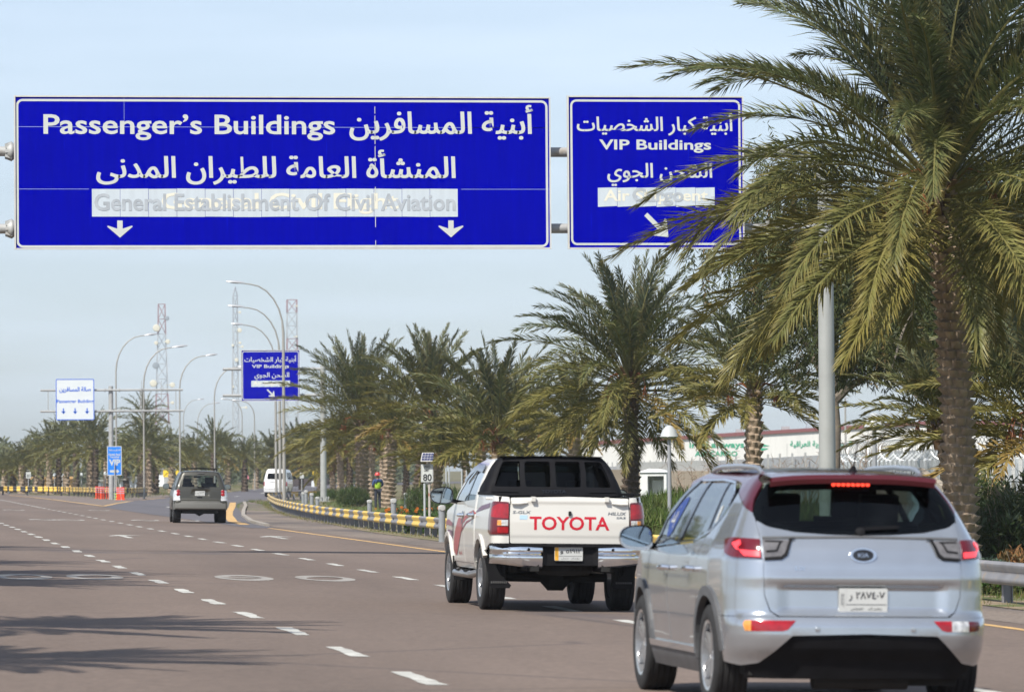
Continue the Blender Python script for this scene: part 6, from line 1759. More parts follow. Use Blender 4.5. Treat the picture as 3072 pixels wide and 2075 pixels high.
    mirror_unit(PU, sg * 1.10, 3.52, 1.345, .29, .21, M_BLKG, None, sg=sg)
# rear bumper: chrome ends, black step
mb = MB()
for sg in (-1, 1):
    m2 = MB(); rows = []
    for x, y in ((.33, .045), (.55, .015), (.72, .035), (.84, .10), (.90, .20), (.915, .36)):
        low = .560 - .035 * smooth(.72, .4, x) if x < .75 else .575
        rows.append([Vector((sg * x, y + o, z)) for o, z in ((.05, .775), (.005, .765), (-.005, .74), (.0, .705), (.028, .685), (.028, .670), (.002, .655), (-.002, .62), (.015, low + .01), (.06, low - .01))])
    n = 10
    m2.add([p for r_ in rows for p in r_], [((i * n + j, (i + 1) * n + j, (i + 1) * n + j + 1, i * n + j + 1) if sg < 0 else (i * n + j, i * n + j + 1, (i + 1) * n + j + 1, (i + 1) * n + j)) for i in range(len(rows) - 1) for j in range(n - 1)])
    o = m2.build('bumper_chrome', M_CHROME, PU); o.data.shade_smooth()
    m3 = MB(); m3.lathe([(0, -.004), (.017, -.004), (.018, .01)], 12, Matrix.Translation((sg * .50, .012, .735)) @ Matrix.Rotation(R(90), 4, 'X')); m3.build('parking_sensor', M_BLK, PU)
mb = MB(); mb.box((0, .15, .785), (1.80, .26, .03)); mb.box((0, .13, .66), (.66, .10, .22)); mb.box((0, .20, .57), (1.2, .14, .05))
for sg in (-1, 1): mb.add([(sg * .33, .04, .77), (sg * .24, .10, .77), (sg * .24, .10, .56), (sg * .33, .05, .55)], [(0, 1, 2, 3) if sg < 0 else (0, 3, 2, 1)])
mb.build('bumper_step', M_BLK, PU, smooth=False)
number_plate(PU, -.02, .055, .685, .335, .158, '٥١٩١٢ و', ('بغداد', 'حمل'), band=True)
# sports frame with four panes behind the cab
q = lambda a, z: ('x', a, z)
frame = [q(-.84, 1.36), q(.84, 1.36), q(.80, 1.50), q(.725, 1.66), q(.66, 1.77), q(.60, 1.825), q(0, 1.838), q(-.60, 1.825), q(-.66, 1.77), q(-.725, 1.66), q(-.80, 1.50)]
outer = Shell(yr=[(1.3, 1.42), (1.5, 1.48), (1.8, 1.63), (1.86, 1.67)], w=[(1.3, .89), (1.37, .87), (1.5, .825), (1.66, .755), (1.75, .705), (1.86, .60)], taper=[(0, 1), (5, 1)], rx=[(1.3, .10), (1.9, .08)], ry=[(1.3, .22), (1.9, .18)], bow=.05, nose=[(1, 4.9), (2, 4.9)], z0=1.30, z1=1.86)
H4 = [[q(a, 1.465), q(b, 1.465), q(b2, 1.765), q(a2, 1.765)] for a, b, a2, b2 in ((-.70, -.415, -.60, -.405), (-.355, -.115, -.345, -.115), (-.055, .185, -.055, .18), (.25, .56, .245, .50))]
H4 = [[q(a, 1.465), q(b, 1.465), q(b2, 1.770), q(a2, 1.770)] for a, b, a2, b2 in ((-.71, -.395, -.585, -.385), (-.335, -.03, -.33, -.03), (.03, .335, .03, .33), (.395, .71, .385, .585))]
M_MATB = mat('matt black frame', (.007, .007, .009), .65, spec=.12, var=.12, vscale=8)
panel(outer, 'sports_frame', frame, M_MATB, PU, off=0, th=.05, h=.04, holes=H4)
for sg in (-1, 1):
    panel(outer, 'sports_frame_wing', [q(.84, 1.36), ('y', 1.60, 1.36), ('y', 1.95, 1.37), ('y', 1.72, 1.55), ('y', 1.74, 1.72), ('y', 1.76, 1.82), q(.60, 1.828), q(.66, 1.772), q(.725, 1.662), q(.80, 1.502)], M_MATB, PU, sg=sg, th=.03)
    panel(outer, 'frame_rib', [q(.42, 1.395), q(.76, 1.40), q(.74, 1.435), q(.45, 1.425)], M_MATB, PU, off=.012, sg=sg, th=.012, rnd=.012)
mb = MB(); words(mb, 'TOYOTA', (-.15, 1.388, .15, 1.428), 0, fn=mapper(outer, .010), bold=.03); mb.build('frame_lettering', M_BLKG, PU, smooth=False)
for hq in H4:
    cx = sum(p[1] for p in hq) / 4
    panel(cab, 'rear_window', [('x', cx + (p[1] - cx) * 1.18, p[2] + (.03 if p[2] > 1.6 else -.03)) for p in hq], M_DKGL, PU, off=.0, th=0)
roof('roof_panel', PU, M_WHT, np.linspace(1.80, 3.10, 12), tab([(1.8, .655), (2.6, .665), (3.1, .64)]), tab([(1.8, 1.785), (2.4, 1.79), (3.1, 1.71)]), .035)
mb = MB(); mb.add([(-.62, 1.62, 1.832), (.62, 1.62, 1.832), (.64, 1.85, 1.825), (-.64, 1.85, 1.825), (0, 1.60, 1.848), (0, 1.85, 1.845)], [(0, 4, 5, 3), (4, 1, 2, 5)]); mb.build('frame_top', M_MATB, PU)
# bed interior, bonnet, screen, chassis, cabin
mb = MB(); mb.box((0, .92, .86), (1.55, 1.45, .04)); mb.box((0, 1.63, 1.1), (1.6, .05, .5)); mb.box((0, .205, 1.07), (1.45, .04, .5))
for sg in (-1, 1): mb.box((sg * .80, .92, 1.1), (.06, 1.45, .5))
mb.build('bed_liner', M_BLK, PU, smooth=False)
mb = MB(); mb.add([(-.80, 3.75, 1.26), (.80, 3.75, 1.26), (.80, 4.6, 1.20), (-.80, 4.6, 1.20), (-.74, 5.15, 1.10), (.74, 5.15, 1.10), (-.7, 5.28, .9), (.7, 5.28, .9)], [(0, 1, 2, 3), (3, 2, 5, 4), (4, 5, 7, 6)]); mb.build('bonnet', M_WHT, PU)
mb = MB(); rows = []
for y, z, w_ in ((3.85, 1.26, .80), (3.5, 1.48, .74), (3.12, 1.72, .65)): rows.append([(w_ * u, y - .10 * u * u, z) for u in np.linspace(-1, 1, 7)])
mb.add([p for r_ in rows for p in r_], [(i * 7 + j, i * 7 + j + 1, (i + 1) * 7 + j + 1, (i + 1) * 7 + j) for i in range(2) for j in range(6)]); mb.build('windscreen', MATS['windscreen glass'], PU)
for sg in (-1, 1): panel(cab, 'front_bumper', [('y', 4.80, .45), ('y', 4.80, 1.0), ('t', cab.ts[-1] - .01, 1.0), ('t', cab.ts[-1] - .01, .45)], M_WHT, PU, sg=sg)
mb = MB()
for x in (-.42, .42): mb.box((x, 2.4, .55), (.10, 4.7, .14))
mb.tube([(-.62, RA, .385), (-.18, RA, .385), (-.08, RA, .36), (.08, RA, .36), (.18, RA, .385), (.62, RA, .385)], [.05, .055, .13, .13, .055, .05], 12)
mb.lathe([(0, .11), (.30, .10), (.35, .05), (.35, -.05), (.30, -.10), (0, -.11)], 24, Matrix.Translation((0, .62, .53))); mb.tube([(.52, .30, .50), (.52, 1.0, .52), (.50, 2.2, .5)], .045, 10)
mb.box((0, 3.0, .52), (1.2, 2.2, .12)); mb.box((0, 4.3, .55), (1.1, .9, .3)); mb.tube([(-.7, FA, .38), (.7, FA, .38)], .045, 8)
for sg in (-1, 1):
    for y in (RA, FA): mb.box((sg * .57, y, .66), (.08, 1.0, .42))
    mb.box((sg * .45, .75, .50), (.08, 1.1, .04))
mb.build('chassis', M_UNDER, PU, smooth=False)
mb = MB(); mb.box((0, 2.6, .66), (1.6, 1.9, .05)); mb.box((0, 3.6, 1.05), (1.55, .3, .4))
for sg in (-1, 1): mb.box((sg * .78, 2.7, .95), (.06, 2.0, .6))
mb.build('cabin_trim', M_INT, PU, smooth=False)
seat(PU, 0, 1.98, .85, 1.25, .5, bench=True); seat(PU, -.38, 2.95, .85, .5, .6); seat(PU, .38, 2.95, .85, .5, .6)
gw = at(1441, 1825, 58.5); place(PU, (-.90, 1.26, 0), (gw.x, gw.y, gz(gw.x)), R(.3), ROLLV)

# ------------------------------------------------------------------ olive estate far ahead
OC = thing('estate_car', 'dusty olive grey estate car with roof rack seen in the middle distance', 'car')
M_OLV = mat('olive grey paint', (.05, .048, .038), .35, .25, var=.08, vscale=2, coat=.35)
M_OLVD = mat('olive plastic', (.085, .083, .076), .55, var=.12, vscale=6)
gl_o = glass('estate glass', (.80, .92, .90), thru=.72, spec=.9)
oc = Shell(yr=[(.35, .12), (.5, .02), (.75, .0), (.80, .07), (1.05, .09), (1.25, .13), (1.6, .30), (1.74, .36)], w=[(.35, .88), (.6, .92), (.9, .92), (1.05, .90), (1.2, .86), (1.45, .77), (1.62, .70), (1.74, .62)], taper=[(-.1, .97), (.6, .99), (1.2, 1), (3.6, .99), (4.5, .86)],
           rx=[(.35, .14), (1.0, .12), (1.74, .10)], ry=[(.35, .2), (1.0, .2), (1.74, .16)], bow=.04, nose=[(.35, 4.5), (1.0, 4.5), (1.1, 4.0), (1.8, 4.0)], z0=.35, z1=1.74)
RA, FA, AR, WR = .95, 3.64, .44, .36
q = lambda a, z: ('x', a, z)
panel(oc, 'tailgate', [q(-.66, .76), q(.66, .76), q(.68, 1.18), q(-.68, 1.18)], M_OLV, OC, h=.07, fn=lambda t, z: -.025 * (1 - smooth(.24, .34, abs(t))) * smooth(.90, .94, z) * (1 - smooth(1.08, 1.12, z)))
panel(oc, 'tailgate_frame', [q(-.68, 1.18), q(.68, 1.18), q(.66, 1.45), q(.56, 1.70), q(-.56, 1.70), q(-.66, 1.45)], M_OLV, OC, h=.07, holes=[[q(-.62, 1.215), q(.62, 1.215), q(.585, 1.45), q(.535, 1.60), q(-.535, 1.60), q(-.585, 1.45)]])
panel(oc, 'rear_window', [q(-.63, 1.205), q(.63, 1.205), q(.595, 1.45), q(.545, 1.61), q(-.545, 1.61), q(-.595, 1.45)], gl_o, OC, off=-.004, th=0, h=.08)
panel(oc, 'tailgate_sill', [q(-.66, .64), q(.66, .64), q(.66, .755), q(-.66, .755)], M_OLVD, OC, h=.08, off=-.01)
for sg in (-1, 1):
    panel(oc, 'rear_quarter', [q(.672, .66), ('y', .50, .66)] + arc(RA, .37, AR, 140, 15, 12) + [('y', 1.5, .6), ('y', 1.45, 1.16), ('y', .65, 1.18), ('y', .70, 1.60), ('y', 1.5, 1.64), ('y', 2.6, 1.62), ('y', 3.4, 1.15), ('y', 3.6, 1.13), ('y', 2.8, 1.69), ('y', 1.6, 1.72), ('y', .7, 1.71), q(.575, 1.70), q(.67, 1.45), q(.69, 1.18)], M_OLV, OC, sg=sg, h=.07)
    panel(oc, 'side_door', [('y', 1.51, .45), ('y', 3.3, .45), ('y', 3.4, 1.14), ('y', 1.46, 1.165)], M_OLV, OC, sg=sg, h=.09)
    panel(oc, 'front_fender', [('y', 3.31, .45)] + arc(FA, .37, AR, 172, 10, 10) + [('y', 4.1, .9), ('y', 3.45, 1.13)], M_OLV, OC, sg=sg, h=.09)
    panel(oc, 'side_window', [('y', .70, 1.19), ('y', 3.4, 1.155), ('y', 2.62, 1.61), ('y', 1.5, 1.63), ('y', .75, 1.59)], gl_o, OC, off=-.006, th=0, sg=sg, h=.1)
    for y in (1.47, 2.4): panel(oc, 'window_pillar', [('y', y, 1.16), ('y', y + .1, 1.16), ('y', y + .08, 1.63), ('y', y, 1.63)], M_BLKG, OC, sg=sg, h=.1)
    panel(oc, 'tail_lamp', [q(.675, .755), ('y', .26, .755), ('y', .27, 1.10), q(.685, 1.10)], M_CLEARL, OC, off=.012, sg=sg, h=.05)
    for z in (.965, 1.055):
        mb = MB(); p = mapper(oc, .014)(sg * .745, z); mb.lathe([(0, .012), (.05, .010), (.064, 0)], 16, Matrix.Translation(p) @ Matrix.Rotation(R(90), 4, 'X')); mb.build('tail_lamp_light', M_RED, OC)
    mb = MB(); p = mapper(oc, .012)(sg * .56, .575); mb.box(p, (.10, .02, .05)); mb.build('reflector', M_RED, OC)
    for y in (RA, FA): wheel(OC, sg * .76, y, WR, .26, sg, .21, 5, rim=M_RIM, twin=False)
    mirror_unit(OC, sg * 1.05, 3.2, 1.22, .22, .19, M_BLKG, None, sg=sg)
mb = MB(); rows = []
for x, y in ((-.915, .55), (-.91, .25), (-.84, .06), (-.6, .0), (0, -.02), (.6, .0), (.84, .06), (.91, .25), (.915, .55)): rows.append([Vector((x, y + o, z)) for o, z in ((.06, .70), (.0, .69), (-.015, .62), (-.01, .50), (.05, .46))])
mb.add([p for r_ in rows for p in r_], [(i * 5 + j, (i + 1) * 5 + j, (i + 1) * 5 + j + 1, i * 5 + j + 1)[::-1] for i in range(8) for j in range(4)]); mb.build('rear_bumper', mat('olive bumper plastic', (.13, .128, .118), .5), OC)
number_plate(OC, -.02, float(oc.pt(0, 1.0).y) - .002, 1.0, .33, .16, '٤٨١٧٣ ب', ('بغداد', 'خصوصى'))
mb = MB(); mb.box((-.03, float(oc.pt(0, .88).y) - .01, .875), (.17, .02, .045)); mb.build('tailgate_handle', M_BLKG, OC)
roof('roof_panel', OC, M_OLV, np.linspace(.36, 2.9, 10), tab([(.3, .60), (2.6, .62), (3, .58)]), tab([(.3, 1.705), (1.5, 1.73), (3, 1.65)]), .04)
mb = MB()
for sg in (-1, 1): mb.tube([(sg * .55, .55, 1.76), (sg * .55, .62, 1.82), (sg * .55, 2.3, 1.83), (sg * .55, 2.4, 1.76)], .016, 8)
mb.tube([(-.56, .66, 1.825), (0, .66, 1.845), (.56, .66, 1.825)], .020, 8); mb.tube([(-.56, 2.1, 1.83), (.56, 2.1, 1.83)], .018, 8); mb.build('roof_rack', M_BLK, OC)
mb = MB(); mb.box((0, .31, 1.672), (.22, .03, .022)); mb.build('high_brake_lamp', M_LAMPG, OC)
mb = MB(); mb.bar(mapper(oc, .02)(.02, 1.22), mapper(oc, .02)(.30, 1.205), .02); mb.bar(mapper(oc, .02)(-.1, 1.205), mapper(oc, .02)(.12, 1.19), .03); mb.build('rear_wiper', M_BLK, OC)
mb = MB(); mb.add([(-.76, 3.4, 1.14), (.76, 3.4, 1.14), (.74, 4.2, 1.04), (-.74, 4.2, 1.04), (.7, 4.46, .8), (-.7, 4.46, .8)], [(0, 1, 2, 3), (3, 2, 4, 5)]); mb.box((0, 4.35, .65), (1.6, .2, .4)); mb.build('bonnet', M_OLV, OC)
mb = MB(); mb.box((0, 2.2, .44), (1.3, 3.6, .14)); mb.tube([(-.65, RA, .36), (-.15, RA, .36), (0, RA, .33), (.15, RA, .36), (.65, RA, .36)], [.045, .05, .10, .05, .045], 10); mb.box((0, .45, .42), (1.15, .5, .18)); mb.tube([(.55, .05, .40), (.55, .8, .42)], .03, 8)
for sg in (-1, 1):
    for y in (RA, FA): mb.box((sg * .56, y, .6), (.08, .95, .4))
mb.build('underbody', M_UNDER, OC, smooth=False)
mb = MB(); mb.box((0, 2.2, .72), (1.5, 3.0, .05)); mb.box((0, 3.3, .95), (1.5, .3, .4)); mb.box((0, 3.0, 1.55), (.24, .03, .07)); mb.build('cabin_trim', M_INT, OC, smooth=False)
seat(OC, 0, 1.45, .74, 1.3, .42, bench=True); seat(OC, -.37, 2.45, .74, .5, .55); seat(OC, .37, 2.45, .74, .5, .60)
gw = at(524, 1565, 165); place(OC, (-.83, .95, 0), (gw.x, gw.y, gz(gw.x)), R(-1.5), ROLLV)

# ------------------------------------------------------------------ white van on the ramp
VN = thing('minivan', 'white minivan driving away on the ramp behind the lamp poles', 'van')
vn = Shell(yr=[(.35, .06), (.6, .0), (.95, .04), (1.2, .08), (1.6, .22), (1.9, .34), (1.98, .40)], w=[(.35, .80), (.6, .845), (1.0, .845), (1.2, .82), (1.6, .75), (1.85, .68), (1.98, .6)], taper=[(-.1, .98), (1, 1), (4, 1), (4.7, .9)], rx=[(.35, .12), (2, .12)], ry=[(.35, .18), (2, .18)], bow=.03, nose=[(.35, 4.7), (2, 4.7)], z0=.35, z1=1.98)
M_VW = mat('white van paint', (.80, .80, .79), .3, coat=.6)
panel(vn, 'tailgate', [q(-.72, .60), q(.72, .60), q(.72, 1.2), q(.66, 1.65), q(.58, 1.95), q(-.58, 1.95), q(-.66, 1.65), q(-.72, 1.2)], M_VW, VN, h=.09, holes=[[q(-.60, 1.25), q(.60, 1.25), q(.55, 1.68), q(-.55, 1.68)]])
panel(vn, 'rear_window', [q(-.62, 1.23), q(.62, 1.23), q(.57, 1.70), q(-.57, 1.70)], M_DKGL, VN, off=-.004, th=0, h=.1)
panel(vn, 'rear_bumper', [q(-.84, .36), q(.84, .36), q(.84, .585), q(-.84, .585)], M_VW, VN, off=.02, h=.1)
for sg in (-1, 1):
    panel(vn, 'body_side', [q(.735, .60), ('y', .45, .6)] + arc(.95, .35, .40, 140, 10, 10) + [('y', 3.2, .40)] + arc(3.6, .35, .40, 175, 10, 10) + [('y', 4.3, .5), ('y', 4.4, 1.1), ('y', 3.7, 1.9), ('y', .5, 1.95), q(.60, 1.95), q(.68, 1.65), q(.735, 1.2)], M_VW, VN, sg=sg, h=.1, holes=[[('y', .6, 1.28), ('y', 1.5, 1.28), ('y', 1.5, 1.72), ('y', .7, 1.72)], [('y', 1.6, 1.28), ('y', 2.6, 1.28), ('y', 2.6, 1.72), ('y', 1.6, 1.72)], [('y', 2.7, 1.28), ('y', 3.9, 1.28), ('y', 3.55, 1.72), ('y', 2.7, 1.72)]])
    panel(vn, 'side_window', [('y', .6, 1.26), ('y', 3.9, 1.26), ('y', 3.55, 1.74), ('y', .7, 1.74)], M_DKGL, VN, off=-.006, th=0, sg=sg, h=.12)
    panel(vn, 'tail_lamp', [q(.75, .78), ('y', .22, .78), ('y', .25, 1.08), q(.75, 1.08)], M_RED, VN, off=.012, sg=sg, h=.06)
    for y in (.95, 3.6): wheel(VN, sg * .70, y, .33, .2, sg, .20, 5, twin=False)
    mirror_unit(VN, sg * .98, 3.85, 1.35, .2, .2, M_BLKG, None, sg=sg)
roof('roof_panel', VN, M_VW, np.linspace(.38, 3.7, 8), tab([(0, .60), (4, .6)]), tab([(0, 1.955), (4, 1.93)]), .05)
mb = MB(); mb.box(mapper(vn, .006)(-.25, 1.05), (.36, .012, .035)); mb.build('badge', M_LAMPG, VN, smooth=False)
mb = MB(); mb.box((0, 2.3, .40), (1.3, 4.2, .16)); mb.box((0, 4.3, .9), (1.5, .5, .7))
for y in (1.3, 2.2, 3.0): mb.box((0, y, .95), (1.3, .14, .75))
mb.build('underbody', M_UNDER, VN, smooth=False)
gw = at(800, 1489, 345); dr = np.array(rr[26]) - np.array(rl[26]) if False else None
place(VN, (-.70, .95, 0), (gw.x, gw.y, -.272), R(-10.5), ROLLV)
# ================================================================== SMALL THINGS ON THE VERGE
# speed limit sign with solar panel
ss = at(1286, 1560, 134); ssz = gz(ss.x)
sp = thing('speed_limit_sign', 'white speed limit eighty sign with a small solar panel on top', 'road sign', (ss.x, ss.y, bank(ss.x, ss.y)), R(-4))
zb0 = bank(ss.x, ss.y); zz = lambda y: at(1286, y, 134).z - zb0; xx = lambda x: (x - 1286) / FPX * 134
mb = MB(); mb.prism(round_rect(xx(1264), zz(1446), xx(1301), zz(1392), .02), -.02, .10); mb.build('sign_box', mat('sign box grey', (.42, .43, .43), .5), sp, smooth=False)
mb = MB(); mb.prism(round_rect(xx(1265), zz(1445), xx(1300), zz(1393), .02), -.024, -.02); f_p = mb.build('sign_face', M_SIGNW, sp, smooth=False)
M_SIGNK = mat('sign black', (.015, .015, .018), .5)
mb = MB()
words(mb, 'SPEED', (xx(1271.5), zz(1403), xx(1292), zz(1395.5)), -.028, bold=.02); words(mb, 'LIMIT', (xx(1273.5), zz(1414), xx(1289.5), zz(1406)), -.028, bold=.02); words(mb, '80', (xx(1270), zz(1442), xx(1296), zz(1421)), -.028, bold=.022)
mb.build('lettering', M_SIGNK, f_p, smooth=False)
mb = MB(); border(mb, xx(1266), zz(1444), xx(1299.5), zz(1394), .02, .008, -.027); mb.build('border', mat('thin grey line', (.3, .3, .3), .5), f_p, smooth=False)
mb = MB(); mb.tube([(.03, .05, 0), (.03, .05, zz(1385))], .034, 10); mb.build('pole', mat('rusty white pole', (.42, .38, .35), .6, var=.2, vscale=5, dirt=((.30, .10, .06), 3, .55, .66)), sp)
mb = MB(); c = Vector((xx(1283), .0, zz(1371))); Ms = Matrix.Translation(c) @ Matrix.Rotation(R(34), 4, 'X') @ Matrix.Rotation(R(0), 4, 'Z')
mb.add([Ms @ Vector((x, y, z)) for z in (-.012, .012) for x, y in ((-.19, -.21), (.13, -.21), (.19, .21), (-.13, .21))], [(0, 3, 2, 1), (4, 5, 6, 7), (0, 1, 5, 4), (1, 2, 6, 5), (2, 3, 7, 6), (3, 0, 4, 7)]); mb.box(c + Vector((.0, .02, -.10)), (.05, .05, .16)); so_ = mb.build('solar_panel', M_ALU, sp, smooth=False)
mb = MB()
for i in range(4):
    for j in range(3):
        q0 = lambda u, v: Ms @ Vector((-.172 + .31 * u + .055 * v - .0, -.19 + .38 * v, .014))
        mb.quad(q0(i / 4 + .01, j / 3 + .02), q0((i + 1) / 4 - .01, j / 3 + .02), q0((i + 1) / 4 - .01, (j + 1) / 3 - .02), q0(i / 4 + .01, (j + 1) / 3 - .02))
mb.build('solar_cell', mat('solar cell', (.045, .05, .11), .2, coat=.5), so_, smooth=False)
# small second speed sign far left
p = at(86, 1466, 400); fs = thing('speed_limit_sign', 'tiny far speed sign among the leftmost palms', 'road sign', (p.x, p.y, gz(p.x)))
zf = lambda y: at(86, y, 400).z - gz(p.x)
mb = MB(); mb.box((0, 0, (zf(1415) + zf(1434)) / 2), (.40, .05, zf(1415) - zf(1434))); mb.build('sign_face', M_SIGNW, fs, smooth=False)
mb = MB(); mb.tube([(0, .05, 0), (0, .05, zf(1434))], .04, 8); mb.box((0, .05, zf(1410)), (.3, .2, .03)); mb.build('pole', M_PIPE, fs)
mb = MB(); words(mb, '80', (-.12, zf(1431), .14, zf(1422)), -.03); mb.build('lettering', M_SIGNK, fs, smooth=False)
p = at(906, 1490, 420); fs = thing('speed_limit_sign', 'small far speed sign on the ramp’s right side beyond the van', 'road sign', (p.x, p.y, -.3))
zf = lambda y: at(906, y, 420).z + .3
mb = MB(); mb.box((0, 0, (zf(1417) + zf(1434)) / 2), (.34, .05, zf(1417) - zf(1434))); mb.box((0, 0, zf(1413)), (.2, .15, .04)); mb.build('sign_face', M_SIGNW, fs, smooth=False)
mb = MB(); mb.tube([(0, .05, 0), (0, .05, zf(1434))], .04, 8); mb.build('pole', M_PIPE, fs)
p = at(738, 1485, 470); ns_ = thing('warning_sign', 'round faded red sign beyond the ramp', 'road sign', (p.x, p.y, -.3))
mb = MB(); mb.lathe([(0, -.02), (.32, -.02), (.32, .02), (0, .02)], 20, Matrix.Translation((0, 0, at(738, 1433, 470).z + .3)) @ Matrix.Rotation(R(90), 4, 'X')); mb.build('disc', mat('faded red disc', (.55, .20, .24), .5), ns_)
mb = MB(); mb.tube([(0, .05, 0), (0, .05, at(738, 1433, 470).z + .3)], .035, 8); mb.build('pole', M_PIPE, ns_)
# bollards: grey posts with round caps
M_BOL = mat('bollard grey', (.23, .245, .26), .55, var=.1, vscale=5); M_CAP = mat('bollard cap', (.42, .42, .41), .4)
BOL = [(1326, 1550, 121, 1514, 'bollard closest to the pickup, with a dark side lamp cap'), (1181, 1548, 150, 1494, 'tall bollard left of the speed sign with a pale round cap'), (1109, 1545, 176, 1498, 'bollard before the swollen palm trunk foot'),
       (953, 1545, 215, 1489, 'shortest bollard just left of the distant gantry post'), (936, 1540, 225, 1478, 'bollard second left of the distant gantry post'), (919, 1540, 236, 1469, 'bollard third leftward from the distant gantry post'), (910, 1540, 245, 1475, 'leftmost bollard of the group by the gantry post'),
       (1217, 1505, 230, 1477, 'small pale bollard in the turf behind the thick pale trunk')]
bs = None
for px, yb, d, yt, lb in BOL:
    p = at(px, yb, d); z0 = bank(p.x, p.y) if p.x > 14.5 else gz(p.x); H = at(px, yt, d).z - z0
    if bs is None:
        bs = thing('bollard', lb, 'bollard', (p.x, p.y, z0), 0, 'grey bollards behind the guardrail'); bs['h'] = H
        mb = MB(); mb.tube([(0, 0, 0), (0, 0, .88)], .085, 14); mb.build('post', M_BOL, bs)
        mb = MB(); mb.lathe([(.09, .86), (.10, .92), (.085, .98), (.04, 1.0), (0, 1.0)], 16); mb.lathe([(0, .02), (.07, .015), (.08, 0)], 14, Matrix.Translation((0, -.085, .92)) @ Matrix.Rotation(R(90), 4, 'X')); mb.build('cap', M_CAP, bs)
        o = bs; H0 = H
    else:
        o = copy_tree(bs); o.location = (p.x, p.y, z0); o['label'] = lb
    o.scale = (1, 1, max(.4, H))
    if 'h' in o: del o['h']
# little mushroom lamps
def garden_lamp(label, px, d, ytop, hat, zb=None):
    p = at(px, 1560, d); z0 = bank(p.x, p.y); H = at(px, ytop, d).z - z0
    o = thing('garden_lamp', label, 'garden lamp', (p.x, p.y, z0), 0, 'mushroom lamps on the bank')
    mb = MB(); mb.tube([(0, 0, 0), (0, 0, H - hat * .8)], [.055, .042], 12); mb.build('pole', mat('garden lamp pole', (.34, .35, .37), .45, .3), o)
    mb = MB(); mb.lathe([(.05, H - hat * .95), (.22 * hat / .42, H - hat * .84), (.255 * hat / .42, H - hat * .76), (.25 * hat / .42, H - hat * .74), (.19 * hat / .42, H - hat * .32), (.10 * hat / .42, H - hat * .08), (.03, H), (0, H)], 24); mb.build('lamp_hat', mat('lamp hat', (.44, .46, .47), .3), o)
    mb = MB(); mb.lathe([(0, H - hat * .96), (.16 * hat / .42, H - hat * .93), (.21 * hat / .42, H - hat * .80)], 20); mb.build('diffuser', mat('lamp diffuser', (.45, .34, .22), .4), o)
garden_lamp('slim garden lamp with pale mushroom hat between pickup and hatchback', 2009, 118, 1275, .36)
garden_lamp('garden lamp whose pale hat shows beside the big palm, above the hatchback roof', 2625, 96, 1238, .36)
